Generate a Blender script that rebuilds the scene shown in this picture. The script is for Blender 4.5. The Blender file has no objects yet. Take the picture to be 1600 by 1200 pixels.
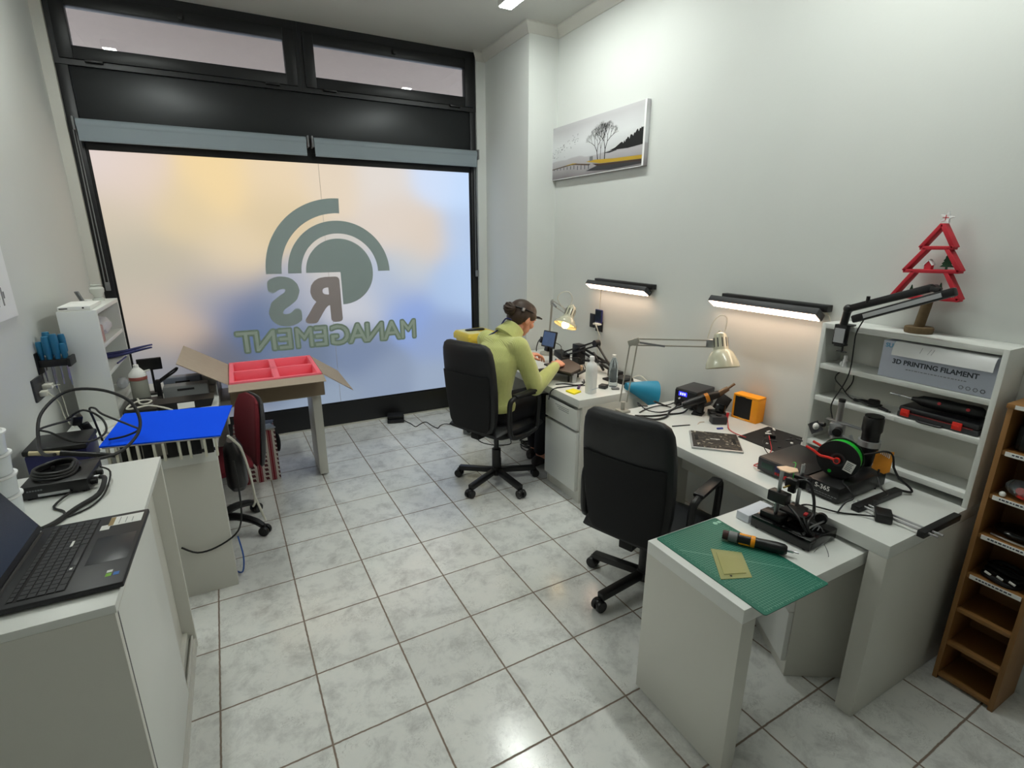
import bpy, bmesh, math, random
from mathutils import Vector, Matrix, Euler
random.seed(7)
SC = bpy.context.scene
COL = SC.collection
PI = math.pi

# ------------------------------------------------------------------ camera
cam_data = bpy.data.cameras.new('camera')
cam = bpy.data.objects.new('camera', cam_data); COL.objects.link(cam)
CAMZ = 1.72315
RIGHT = Vector((0.883575, -0.468288, 0.001437)); DOWN = Vector((-0.128965, -0.246281, -0.96058)); FWD = Vector((0.450182, 0.848559, -0.278001))
cm = Matrix((RIGHT, -DOWN, -FWD)).transposed().to_4x4(); cm.translation = (0, 0, CAMZ)
cam.matrix_world = cm
cam_data.sensor_fit = 'HORIZONTAL'; cam_data.sensor_width = 36.0
cam_data.lens = 36.0 * 803.71 / 1600.0
cam_data.clip_start = 0.02; cam_data.clip_end = 100
SC.camera = cam
# ------------------------------------------------------------------ world, exposure
w = bpy.data.worlds.new('sky'); SC.world = w; w.use_nodes = True
bg = w.node_tree.nodes['Background']; bg.inputs[0].default_value = (0.75, 0.85, 1.0, 1); bg.inputs[1].default_value = 1.8
vs = SC.view_settings
SC.display_settings.display_device = 'sRGB'
vs.view_transform = 'Standard'; vs.look = 'None'; vs.gamma = 1.0; vs.exposure = 0.0; vs.use_curve_mapping = False
L_CEIL = 52.0      # ceiling tube emission
L_BAR = 14.0        # wall bar emission
L_WIN = 1.0       # frosted pane's own emission

# ------------------------------------------------------------------ helpers
def lin(c):
    c = c / 255.0
    return c / 12.92 if c <= 0.04045 else ((c + 0.055) / 1.055) ** 2.4
def rgb(r, g, b): return (lin(r), lin(g), lin(b), 1.0)
MATS = {}
def mat(name, col, rough=0.5, metal=0.0, var=0.06, scale=12.0, bump=0.0, bscale=200.0, emit=None, estr=0.0, alpha=None, trans=0.0, coat=0.0, ior=None):
    m = bpy.data.materials.new(name); m.use_nodes = True
    nt = m.node_tree; b = nt.nodes['Principled BSDF']
    c = rgb(*col)
    tc = nt.nodes.new('ShaderNodeTexCoord')
    if var > 0:
        n = nt.nodes.new('ShaderNodeTexNoise'); n.inputs['Scale'].default_value = scale; n.inputs['Detail'].default_value = 3
        nt.links.new(tc.outputs['Object'], n.inputs['Vector'])
        mx = nt.nodes.new('ShaderNodeMix'); mx.data_type = 'RGBA'
        mx.inputs[6].default_value = tuple(x * (1 - var) for x in c[:3]) + (1,)
        mx.inputs[7].default_value = tuple(min(1, x * (1 + var)) for x in c[:3]) + (1,)
        nt.links.new(n.outputs['Fac'], mx.inputs[0]); nt.links.new(mx.outputs[2], b.inputs['Base Color'])
    else:
        b.inputs['Base Color'].default_value = c
    b.inputs['Roughness'].default_value = rough; b.inputs['Metallic'].default_value = metal
    if coat: b.inputs['Coat Weight'].default_value = coat
    if ior: b.inputs['IOR'].default_value = ior
    if trans: b.inputs['Transmission Weight'].default_value = trans
    if alpha is not None: b.inputs['Alpha'].default_value = alpha
    if emit is not None:
        b.inputs['Emission Color'].default_value = rgb(*emit); b.inputs['Emission Strength'].default_value = estr
    if bump > 0:
        n2 = nt.nodes.new('ShaderNodeTexNoise'); n2.inputs['Scale'].default_value = bscale
        bp = nt.nodes.new('ShaderNodeBump'); bp.inputs['Strength'].default_value = bump; bp.inputs['Distance'].default_value = 0.002
        nt.links.new(tc.outputs['Object'], n2.inputs['Vector']); nt.links.new(n2.outputs['Fac'], bp.inputs['Height']); nt.links.new(bp.outputs['Normal'], b.inputs['Normal'])
    MATS[name] = m
    return m

class MB:
    """collects shapes into one bmesh"""
    def __init__(self): self.bm = bmesh.new()
    def _merge(self, b2, mtx=None):
        if mtx is not None: bmesh.ops.transform(b2, matrix=mtx, verts=b2.verts)
        me = bpy.data.meshes.new('tmp'); b2.to_mesh(me); b2.free(); self.bm.from_mesh(me); bpy.data.meshes.remove(me)
        return self
    def box(self, x0, x1, y0, y1, z0, z1, bev=0.0, mtx=None, seg=2):
        b = bmesh.new()
        bmesh.ops.create_cube(b, size=1)
        bmesh.ops.scale(b, vec=(x1 - x0, y1 - y0, z1 - z0), verts=b.verts)
        bmesh.ops.translate(b, vec=((x0 + x1) / 2, (y0 + y1) / 2, (z0 + z1) / 2), verts=b.verts)
        if bev > 0: bmesh.ops.bevel(b, geom=b.edges[:], offset=bev, segments=seg, affect='EDGES', profile=0.5)
        return self._merge(b, mtx)
    def cbox(self, c, s, rot=(0, 0, 0), bev=0.0):
        m = Matrix.Translation(c) @ Euler(rot).to_matrix().to_4x4()
        return self.box(-s[0] / 2, s[0] / 2, -s[1] / 2, s[1] / 2, -s[2] / 2, s[2] / 2, bev, m)
    def beam(self, p, q, a, b, bev=0.0, up=(0, 0, 1)):
        """rectangular bar from p to q; a = thickness along side, b = along up"""
        p = Vector(p); q = Vector(q); d = (q - p); L = d.length; d.normalize()
        u = Vector(up); s = d.cross(u)
        if s.length < 1e-5: s = d.cross(Vector((1, 0, 0)))
        s.normalize(); u = s.cross(d)
        m = Matrix((d, s, u)).transposed().to_4x4(); m.translation = p
        return self.box(0, L, -a / 2, a / 2, -b / 2, b / 2, bev, m)
    def cyl(self, p, q, r0, r1=None, n=20):
        r1 = r0 if r1 is None else r1
        p = Vector(p); q = Vector(q); d = q - p; L = d.length
        b = bmesh.new()
        bmesh.ops.create_cone(b, cap_ends=True, cap_tris=False, segments=n, radius1=max(r0, 1e-5), radius2=max(r1, 1e-5), depth=L)
        m = Matrix.Translation((p + q) / 2) @ d.to_track_quat('Z', 'Y').to_matrix().to_4x4()
        return self._merge(b, m)
    def sph(self, c, r, n=16, mtx=None):
        r = (r, r, r) if not hasattr(r, '__len__') else r
        b = bmesh.new(); bmesh.ops.create_uvsphere(b, u_segments=n, v_segments=max(6, n // 2), radius=1)
        bmesh.ops.scale(b, vec=r, verts=b.verts)
        m = Matrix.Translation(c)
        if mtx is not None: m = m @ mtx
        return self._merge(b, m)
    def loft(self, rings, cap=True, closed=True):
        b = bmesh.new(); vr = [[b.verts.new(p) for p in r] for r in rings]; n = len(vr[0])
        for i in range(len(vr) - 1):
            for j in range(n if closed else n - 1):
                k = (j + 1) % n
                try: b.faces.new((vr[i][j], vr[i][k], vr[i + 1][k], vr[i + 1][j]))
                except ValueError: pass
        if cap:
            b.faces.new(list(reversed(vr[0]))); b.faces.new(vr[-1])
        bmesh.ops.recalc_face_normals(b, faces=b.faces)
        return self._merge(b)
    def tube(self, pts, r, n=8, sub=4, closed=False):
        P = [Vector(p) for p in pts]
        if sub > 1 and len(P) > 2:
            Q = []
            N = len(P)
            rng = range(N) if closed else range(N - 1)
            for i in rng:
                if closed: a, b, c, d = P[(i - 1) % N], P[i], P[(i + 1) % N], P[(i + 2) % N]
                else: a, b, c, d = P[max(i - 1, 0)], P[i], P[i + 1], P[min(i + 2, N - 1)]
                for k in range(sub):
                    t = k / sub
                    Q.append(0.5 * ((2 * b) + (-a + c) * t + (2 * a - 5 * b + 4 * c - d) * t * t + (-a + 3 * b - 3 * c + d) * t ** 3))
            if not closed: Q.append(P[-1])
            P = Q
        rings = []; up = Vector((0, 0, 1))
        N = len(P)
        for i in range(N):
            if closed: d = P[(i + 1) % N] - P[i - 1]
            else: d = P[min(i + 1, N - 1)] - P[max(i - 1, 0)]
            if d.length < 1e-7: d = Vector((1, 0, 0))
            d.normalize()
            s = d.cross(up)
            if s.length < 0.05: s = d.cross(Vector((1, 0, 0)))
            s.normalize(); u = s.cross(d); up = u if u.length > 0 else up
            rr = r(i / max(1, N - 1)) if callable(r) else r
            rings.append([P[i] + s * (rr * math.cos(2 * PI * k / n)) + u * (rr * math.sin(2 * PI * k / n)) for k in range(n)])
        if closed: rings.append(rings[0]); return self.loft(rings, cap=False)
        return self.loft(rings)
    def lathe(self, prof, o=(0, 0, 0), n=28, mtx=None, cap=True):
        rings = [[Vector((max(r, 1e-4) * math.cos(2 * PI * k / n), max(r, 1e-4) * math.sin(2 * PI * k / n), z)) for k in range(n)] for r, z in prof]
        m = Matrix.Translation(o) @ (mtx if mtx is not None else Matrix.Identity(4))
        return self.loft([[m @ p for p in r] for r in rings], cap=cap)
    def prism(self, pts, t, mtx=None):
        """2D polygon in local XY extruded from z=0 to z=t, then mtx"""
        b = bmesh.new(); v = [b.verts.new((x, y, 0)) for x, y in pts]; f = b.faces.new(v)
        r = bmesh.ops.extrude_face_region(b, geom=[f]); vv = [e for e in r['geom'] if isinstance(e, bmesh.types.BMVert)]
        bmesh.ops.translate(b, vec=(0, 0, t), verts=vv)
        bmesh.ops.recalc_face_normals(b, faces=b.faces)
        return self._merge(b, mtx)

def axes(o, x, y, z):
    m = Matrix((Vector(x), Vector(y), Vector(z))).transposed().to_4x4(); m.translation = o
    return m
def rot_z(a): return Matrix.Rotation(a, 4, 'Z')
def tag(o, label=None, cat=None, group=None, kind=None):
    if label: o['label'] = label
    if cat: o['category'] = cat
    if group: o['group'] = group
    if kind: o['kind'] = kind
    return o
def thing(name, label, cat, loc=(0, 0, 0), rz=0.0, group=None):
    o = bpy.data.objects.new(name, None); COL.objects.link(o)
    o.location = loc; o.rotation_euler = (0, 0, rz); o.empty_display_size = 0.1
    return tag(o, label, cat, group)
def rootmat(p):
    while p.parent is not None: p = p.parent
    return Matrix.Translation(p.location) @ p.rotation_euler.to_matrix().to_4x4()
def obj(name, mb, m, parent=None, world=True, angle=35, label=None, kind=None):
    """link the bmesh as one mesh object; coordinates are world unless world=False"""
    me = bpy.data.meshes.new(name)
    bm = mb.bm if isinstance(mb, MB) else mb
    off = None
    if parent is not None:
        if world: bmesh.ops.transform(bm, matrix=rootmat(parent).inverted(), verts=bm.verts)
    else:
        xs = [v.co for v in bm.verts]
        off = Vector(((min(v.x for v in xs) + max(v.x for v in xs)) / 2, (min(v.y for v in xs) + max(v.y for v in xs)) / 2, min(v.z for v in xs)))
        if kind == 'structure': off = Vector((0, 0, 0))
        bmesh.ops.translate(bm, vec=-off, verts=bm.verts)
    bm.to_mesh(me); bm.free()
    me.shade_smooth(); me.set_sharp_from_angle(angle=math.radians(angle))
    o = bpy.data.objects.new(name, me); COL.objects.link(o)
    if m is not None:
        for k in (m if isinstance(m, (list, tuple)) else [m]): me.materials.append(k)
    if parent is not None: o.parent = parent
    elif off is not None: o.location = off
    if label: o['label'] = label
    if kind: o['kind'] = kind
    return o
def single(name, mb, m, label, cat, group=None, angle=35, kind=None):
    o = obj(name, mb, m, angle=angle); return tag(o, label, cat, group, kind)
def struct(name, mb, m): return obj(name, mb, m, kind='structure')
def text_mesh(s, size, mtx, depth=0.001, bold=0.0, align='CENTER'):
    """flat lettering; bold thickens the strokes by overlaying shifted copies"""
    cu = bpy.data.curves.new('t', 'FONT'); cu.body = s; cu.size = size; cu.extrude = depth / 2; cu.align_x = align; cu.resolution_u = 4
    o = bpy.data.objects.new('t', cu); COL.objects.link(o)
    dg = bpy.context.evaluated_depsgraph_get(); dg.update()
    me = bpy.data.meshes.new_from_object(o.evaluated_get(dg))
    bpy.data.objects.remove(o); bpy.data.curves.remove(cu)
    b = MB(); b.bm.from_mesh(me)
    if bold > 0:
        for k in range(12):
            c = bmesh.new(); c.from_mesh(me); bmesh.ops.translate(c, vec=(bold * math.cos(k * PI / 6), bold * math.sin(k * PI / 6), -depth * .002 * (k + 1)), verts=c.verts)
            b._merge(c)
    bpy.data.meshes.remove(me)
    bmesh.ops.transform(b.bm, matrix=mtx, verts=b.bm.verts)
    return b
def rrect(w, h, r, n=4):
    """rounded rectangle polygon centred on origin"""
    out = []
    for cx, cy, a0 in ((w / 2 - r, h / 2 - r, 0), (-w / 2 + r, h / 2 - r, 90), (-w / 2 + r, -h / 2 + r, 180), (w / 2 - r, -h / 2 + r, 270)):
        for k in range(n + 1):
            a = math.radians(a0 + 90 * k / n); out.append((cx + r * math.cos(a), cy + r * math.sin(a)))
    return out
def remesh(mb, vox, smooth=3):
    """fuse the collected solids into one continuous surface"""
    me = bpy.data.meshes.new('r'); mb.bm.to_mesh(me); mb.bm.free()
    o = bpy.data.objects.new('r', me); COL.objects.link(o)
    md = o.modifiers.new('r', 'REMESH'); md.mode = 'VOXEL'; md.voxel_size = vox
    if smooth:
        sm = o.modifiers.new('s', 'SMOOTH'); sm.factor = 0.5; sm.iterations = smooth
    dg = bpy.context.evaluated_depsgraph_get(); dg.update()
    me2 = bpy.data.meshes.new_from_object(o.evaluated_get(dg))
    bpy.data.objects.remove(o); bpy.data.meshes.remove(me)
    b = MB(); b.bm.from_mesh(me2); bpy.data.meshes.remove(me2)
    return b
def copy_tree(o, parent=None):
    c = o.copy(); COL.objects.link(c)
    if parent is not None: c.parent = parent
    for ch in list(o.children): copy_tree(ch, c)
    return c
# ------------------------------------------------------------------ materials
WALL = mat('wall_paint', (216, 219, 216), 0.9, var=0.02, scale=3, bump=0.15, bscale=90)
CEIL = mat('ceiling_paint', (196, 196, 190), 0.9, var=0.02, scale=2)
TRIMW = mat('white_trim', (208, 207, 200), 0.7, var=0.02)
WHITE = mat('white_melamine', (226, 228, 224), 0.38, var=0.015, scale=4)
WHITE2 = mat('white_foil', (214, 213, 205), 0.4, var=0.02, scale=4)
DARKM = mat('dark_anodised', (38, 39, 41), 0.4, metal=0.35, var=0.05, scale=5)
BLACKP = mat('black_plastic', (16, 16, 18), 0.4, var=0.1)
BLACKM = mat('black_matte', (10, 10, 12), 0.75, var=0.1)
BLACKG = mat('black_gloss', (7, 7, 8), 0.12, var=0.05)
LEATHER = mat('black_leather', (19, 21, 25), 0.5, var=0.12, scale=20, bump=0.3, bscale=350)
LEATHER2 = mat('black_weave', (8, 9, 13), 0.85, var=0.2, scale=300, bump=0.3, bscale=600)
GREYP = mat('grey_plastic', (120, 122, 124), 0.5)
DGREY = mat('dark_grey_plastic', (52, 53, 56), 0.5)
STEEL = mat('steel', (185, 185, 188), 0.28, metal=1.0, var=0.04)
ALU = mat('brushed_aluminium', (190, 192, 194), 0.42, metal=0.7, var=0.05, scale=30)
BEIGEL = mat('lamp_enamel', (192, 190, 168), 0.22, var=0.02, coat=0.4)
LAMPARM = mat('lamp_arm_grey', (168, 166, 156), 0.4, metal=0.2, var=0.03)
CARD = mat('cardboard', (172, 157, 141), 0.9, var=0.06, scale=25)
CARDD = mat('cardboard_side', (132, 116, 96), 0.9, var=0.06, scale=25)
PINK = mat('pink_foam', (255, 118, 136), 0.85, var=0.04)
BLUE = mat('blue_coating', (0, 84, 255), 0.85, var=0.04, scale=3)
TEAL = mat('teal_plastic', (30, 140, 178), 0.5)
YELLOW = mat('yellow_plastic', (236, 206, 70), 0.5, var=0.05)
ORANGE = mat('orange_plastic', (250, 160, 12), 0.42, var=0.04)
ORANGE2 = mat('orange_film', (220, 142, 40), 0.35, var=0.1, scale=40)
RED = mat('red_plastic', (226, 42, 28), 0.4)
GREEN = mat('green_filament', (28, 190, 52), 0.35, var=0.05)
MATG = mat('cutting_mat', (22, 104, 84), 0.6, var=0.06, scale=10)
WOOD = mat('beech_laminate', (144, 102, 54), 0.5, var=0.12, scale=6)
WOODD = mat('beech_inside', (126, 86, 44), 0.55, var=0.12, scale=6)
TREERED = mat('red_wood', (196, 32, 50), 0.6, var=0.1)
BARK = mat('bark', (104, 86, 60), 0.9, var=0.3, scale=60, bump=0.6, bscale=90)
GREEND = mat('dark_green_paint', (24, 72, 44), 0.7)
PAPER = mat('white_paper', (240, 241, 242), 0.85, var=0.01)
LABELW = mat('white_label', (236, 236, 232), 0.6, var=0.02)
CREAM = mat('cream_plastic', (222, 220, 204), 0.5)
REDF = mat('red_fabric', (104, 18, 32), 0.9, var=0.15, scale=120, bump=0.4, bscale=500)
NAVY = mat('navy_plastic', (40, 44, 104), 0.45, var=0.08)
BLUEH = mat('blue_handle', (34, 112, 150), 0.45, var=0.1)
COPPER = mat('copper_tape', (222, 190, 158), 0.4, metal=0.3)
CABLEW = mat('white_cable', (214, 212, 200), 0.5)
CABLEB = mat('black_cable', (18, 18, 19), 0.5)
CABLEG = mat('grey_cable', (120, 120, 122), 0.5)
CABLER = mat('red_cable', (190, 32, 40), 0.5)
BLINDM = mat('blind_fabric', (138, 149, 156), 0.7, var=0.03, scale=8)
SKIN = mat('skin', (226, 160, 132), 0.5, var=0.04, scale=30)
HAIR = mat('brown_hair', (58, 40, 28), 0.5, var=0.35, scale=90, bump=0.5, bscale=200)
PANTS = mat('black_trousers', (16, 17, 24), 0.9, var=0.15, scale=200)
SHOE = mat('dark_shoe', (54, 50, 50), 0.8)
PURPLE = mat('purple_plastic', (70, 44, 96), 0.5)
POSTIT = mat('yellow_paper', (252, 232, 40), 0.8)
FROSTP = mat('frosted_bottle', (236, 238, 238), 0.5, var=0.01)
PETM = mat('clear_pet', (210, 222, 228), 0.12, var=0.0, trans=0.85, ior=1.2)
LOGO = mat('grey_green_film', (152, 168, 168), 0.75, var=0.02)
LOGO2 = mat('light_grey_green_film', (178, 194, 184), 0.75, var=0.02)
LOGO3 = mat('green_film_outline', (140, 160, 144), 0.75, var=0.02)
RGREY = mat('warm_grey_film', (160, 152, 152), 0.75, var=0.02)
INK = mat('dark_ink', (60, 66, 78), 0.7, var=0.0)
INKL = mat('grey_ink', (140, 144, 156), 0.7, var=0.0)
INKB = mat('blue_ink', (110, 170, 205), 0.7, var=0.0)
BOXB = mat('pale_blue_card', (196, 202, 218), 0.75, var=0.02)
SCREENB = mat('dark_screen', (14, 18, 30), 0.12, var=0.1)
TABSCR = mat('tablet_screen', (60, 76, 104), 0.2, var=0.35, scale=14, emit=(70, 92, 130), estr=0.25)
LCDB = mat('blue_display', (40, 40, 250), 0.3, emit=(60, 60, 255), estr=1.2)
LCDG = mat('green_display', (40, 70, 60), 0.3)
MATS['blue_coating'].node_tree.nodes['Principled BSDF'].inputs['Specular IOR Level'].default_value = 0.15

def emitter(name, col, strength):
    m = bpy.data.materials.new(name); m.use_nodes = True; nt = m.node_tree
    b = nt.nodes['Principled BSDF']; b.inputs['Base Color'].default_value = (0.8, 0.8, 0.8, 1)
    b.inputs['Emission Color'].default_value = rgb(*col); b.inputs['Emission Strength'].default_value = strength
    return m
E_CEIL = emitter('ceiling_led', (250, 255, 248), L_CEIL)
E_BAR = emitter('warm_led', (255, 218, 188), L_BAR)
E_BULB = emitter('warm_bulb', (255, 214, 140), 14.0)

def sweater_mat():
    m = mat('lime_knit', (204, 208, 132), 0.95, var=0.08, scale=40)
    nt = m.node_tree; b = nt.nodes['Principled BSDF']
    tc = nt.nodes.new('ShaderNodeTexCoord'); wv = nt.nodes.new('ShaderNodeTexWave')
    wv.bands_direction = 'X'; wv.inputs['Scale'].default_value = 38; wv.inputs['Distortion'].default_value = 1.5
    bp = nt.nodes.new('ShaderNodeBump'); bp.inputs['Strength'].default_value = 0.35; bp.inputs['Distance'].default_value = 0.004
    nt.links.new(tc.outputs['Object'], wv.inputs['Vector']); nt.links.new(wv.outputs['Fac'], bp.inputs['Height']); nt.links.new(bp.outputs['Normal'], b.inputs['Normal'])
    b.inputs['Sheen Weight'].default_value = 0.3
    return m
KNIT = sweater_mat()

def floor_mat():
    m = bpy.data.materials.new('ceramic_tiles'); m.use_nodes = True; nt = m.node_tree; N = nt.nodes; L = nt.links
    b = N['Principled BSDF']
    tc = N.new('ShaderNodeTexCoord')
    mp = N.new('ShaderNodeMapping'); mp.vector_type = 'TEXTURE'
    mp.inputs['Location'].default_value = (-0.25018, 1.51023, 0); mp.inputs['Rotation'].default_value = (0, 0, 0.02072); mp.inputs['Scale'].default_value = (0.345, 0.345, 0.345)
    L.new(tc.outputs['Object'], mp.inputs['Vector'])
    # wobble of worn tile edges
    nz = N.new('ShaderNodeTexNoise'); nz.inputs['Scale'].default_value = 14; nz.inputs['Detail'].default_value = 4; L.new(mp.outputs[0], nz.inputs['Vector'])
    sb = N.new('ShaderNodeVectorMath'); sb.operation = 'SUBTRACT'; L.new(nz.outputs['Color'], sb.inputs[0]); sb.inputs[1].default_value = (0.5, 0.5, 0.5)
    sc_ = N.new('ShaderNodeVectorMath'); sc_.operation = 'SCALE'; sc_.inputs['Scale'].default_value = 0.012; L.new(sb.outputs[0], sc_.inputs[0])
    ad = N.new('ShaderNodeVectorMath'); ad.operation = 'ADD'; L.new(mp.outputs[0], ad.inputs[0]); L.new(sc_.outputs[0], ad.inputs[1])
    sx = N.new('ShaderNodeSeparateXYZ'); L.new(ad.outputs[0], sx.inputs[0])
    def edge(sock):
        f = N.new('ShaderNodeMath'); f.operation = 'FRACT'; L.new(sock, f.inputs[0])
        s = N.new('ShaderNodeMath'); s.operation = 'SUBTRACT'; L.new(f.outputs[0], s.inputs[0]); s.inputs[1].default_value = 0.5
        a = N.new('ShaderNodeMath'); a.operation = 'ABSOLUTE'; L.new(s.outputs[0], a.inputs[0])
        return a.outputs[0]
    mxm = N.new('ShaderNodeMath'); mxm.operation = 'MAXIMUM'; L.new(edge(sx.outputs[0]), mxm.inputs[0]); L.new(edge(sx.outputs[1]), mxm.inputs[1])
    mr = N.new('ShaderNodeMapRange'); mr.interpolation_type = 'SMOOTHSTEP'; L.new(mxm.outputs[0], mr.inputs[0]); mr.inputs[1].default_value = 0.486; mr.inputs[2].default_value = 0.494
    # veined tile body
    n1 = N.new('ShaderNodeTexNoise'); n1.inputs['Scale'].default_value = 2.6; n1.inputs['Detail'].default_value = 9; n1.inputs['Roughness'].default_value = 0.74; n1.inputs['Distortion'].default_value = 0.3
    L.new(mp.outputs[0], n1.inputs['Vector'])
    cr = N.new('ShaderNodeValToRGB'); L.new(n1.outputs['Fac'], cr.inputs[0])
    cr.color_ramp.elements[0].position = 0.30; cr.color_ramp.elements[0].color = rgb(196, 196, 194)
    cr.color_ramp.elements[1].position = 0.52; cr.color_ramp.elements[1].color = rgb(236, 237, 234)
    e = cr.color_ramp.elements.new(0.75); e.color = rgb(243, 242, 238)
    # thin crackle veins
    n2 = N.new('ShaderNodeTexNoise'); n2.inputs['Scale'].default_value = 9; n2.inputs['Detail'].default_value = 6; n2.inputs['Distortion'].default_value = 2.0; L.new(mp.outputs[0], n2.inputs['Vector'])
    v1 = N.new('ShaderNodeMath'); v1.operation = 'SUBTRACT'; v1.inputs[1].default_value = 0.5; L.new(n2.outputs['Fac'], v1.inputs[0])
    v2 = N.new('ShaderNodeMath'); v2.operation = 'ABSOLUTE'; L.new(v1.outputs[0], v2.inputs[0])
    v3 = N.new('ShaderNodeMapRange'); L.new(v2.outputs[0], v3.inputs[0]); v3.inputs[1].default_value = 0.0; v3.inputs[2].default_value = 0.025; v3.inputs[3].default_value = 0.38; v3.inputs[4].default_value = 0.0
    n3 = N.new('ShaderNodeTexNoise'); n3.inputs['Scale'].default_value = 3.1; L.new(mp.outputs[0], n3.inputs['Vector'])
    v4 = N.new('ShaderNodeMapRange'); L.new(n3.outputs['Fac'], v4.inputs[0]); v4.inputs[1].default_value = 0.5; v4.inputs[2].default_value = 0.62
    v5 = N.new('ShaderNodeMath'); v5.operation = 'MULTIPLY'; L.new(v3.outputs[0], v5.inputs[0]); L.new(v4.outputs[0], v5.inputs[1])
    m1 = N.new('ShaderNodeMix'); m1.data_type = 'RGBA'; L.new(v5.outputs[0], m1.inputs[0]); L.new(cr.outputs[0], m1.inputs[6]); m1.inputs[7].default_value = rgb(140, 138, 134)
    # per tile tone
    fl = N.new('ShaderNodeVectorMath'); fl.operation = 'FLOOR'; L.new(mp.outputs[0], fl.inputs[0])
    wn = N.new('ShaderNodeTexWhiteNoise'); wn.noise_dimensions = '2D'; L.new(fl.outputs[0], wn.inputs['Vector'])
    tv = N.new('ShaderNodeMapRange'); L.new(wn.outputs['Value'], tv.inputs[0]); tv.inputs[3].default_value = 0.94; tv.inputs[4].default_value = 1.03
    m2 = N.new('ShaderNodeMix'); m2.data_type = 'RGBA'; m2.blend_type = 'MULTIPLY'; m2.inputs[0].default_value = 1.0; L.new(m1.outputs[2], m2.inputs[6]); L.new(tv.outputs[0], m2.inputs[7])
    m3 = N.new('ShaderNodeMix'); m3.data_type = 'RGBA'; L.new(mr.outputs[0], m3.inputs[0]); L.new(m2.outputs[2], m3.inputs[6]); m3.inputs[7].default_value = rgb(132, 116, 102)
    L.new(m3.outputs[2], b.inputs['Base Color'])
    rr = N.new('ShaderNodeMapRange'); L.new(mr.outputs[0], rr.inputs[0]); rr.inputs[3].default_value = 0.17; rr.inputs[4].default_value = 0.85
    L.new(rr.outputs[0], b.inputs['Roughness']); b.inputs['Specular IOR Level'].default_value = 0.85
    bp = N.new('ShaderNodeBump'); bp.inputs['Strength'].default_value = 0.5; bp.inputs['Distance'].default_value = 0.004; bp.invert = True
    L.new(mr.outputs[0], bp.inputs['Height']); L.new(bp.outputs[0], b.inputs['Normal'])
    return m
FLOOR = floor_mat()

def pane_mat():
    """frosted film on the shop window, daylight painted into its own emission: soft patches of colour (X, Z in metres)"""
    m = bpy.data.materials.new('frosted_emissive_glass'); m.use_nodes = True; nt = m.node_tree; N = nt.nodes; L = nt.links
    b = N['Principled BSDF']
    tc = N.new('ShaderNodeTexCoord'); sx = N.new('ShaderNodeSeparateXYZ'); L.new(tc.outputs['Object'], sx.inputs[0])
    cb = N.new('ShaderNodeCombineXYZ'); L.new(sx.outputs[0], cb.inputs[0]); L.new(sx.outputs[2], cb.inputs[1])
    acc = None; wacc = None
    for (x, z, s, c, k) in PATCHES:
        d = N.new('ShaderNodeVectorMath'); d.operation = 'DISTANCE'; L.new(cb.outputs[0], d.inputs[0]); d.inputs[1].default_value = (x, z, 0)
        p = N.new('ShaderNodeMath'); p.operation = 'POWER'; L.new(d.outputs['Value'], p.inputs[0]); p.inputs[1].default_value = 2.0
        q = N.new('ShaderNodeMath'); q.operation = 'MULTIPLY'; L.new(p.outputs[0], q.inputs[0]); q.inputs[1].default_value = -1.0 / (2 * s * s)
        e = N.new('ShaderNodeMath'); e.operation = 'EXPONENT'; L.new(q.outputs[0], e.inputs[0])
        wt = N.new('ShaderNodeMath'); wt.operation = 'MULTIPLY_ADD'; L.new(e.outputs[0], wt.inputs[0]); wt.inputs[1].default_value = k; wt.inputs[2].default_value = 1e-5
        v = N.new('ShaderNodeVectorMath'); v.operation = 'SCALE'; v.inputs[0].default_value = rgb(*c)[:3]; L.new(wt.outputs[0], v.inputs['Scale'])
        if acc is None: acc, wacc = v.outputs[0], wt.outputs[0]
        else:
            a = N.new('ShaderNodeVectorMath'); a.operation = 'ADD'; L.new(acc, a.inputs[0]); L.new(v.outputs[0], a.inputs[1]); acc = a.outputs[0]
            a2 = N.new('ShaderNodeMath'); a2.operation = 'ADD'; L.new(wacc, a2.inputs[0]); L.new(wt.outputs[0], a2.inputs[1]); wacc = a2.outputs[0]
    iv = N.new('ShaderNodeMath'); iv.operation = 'DIVIDE'; iv.inputs[0].default_value = 1.0; L.new(wacc, iv.inputs[1])
    fin = N.new('ShaderNodeVectorMath'); fin.operation = 'SCALE'; L.new(acc, fin.inputs[0]); L.new(iv.outputs[0], fin.inputs['Scale'])
    b.inputs['Base Color'].default_value = (0.03, 0.03, 0.03, 1); b.inputs['Roughness'].default_value = 0.6
    L.new(fin.outputs[0], b.inputs['Emission Color']); b.inputs['Emission Strength'].default_value = L_WIN
    return m
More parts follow.
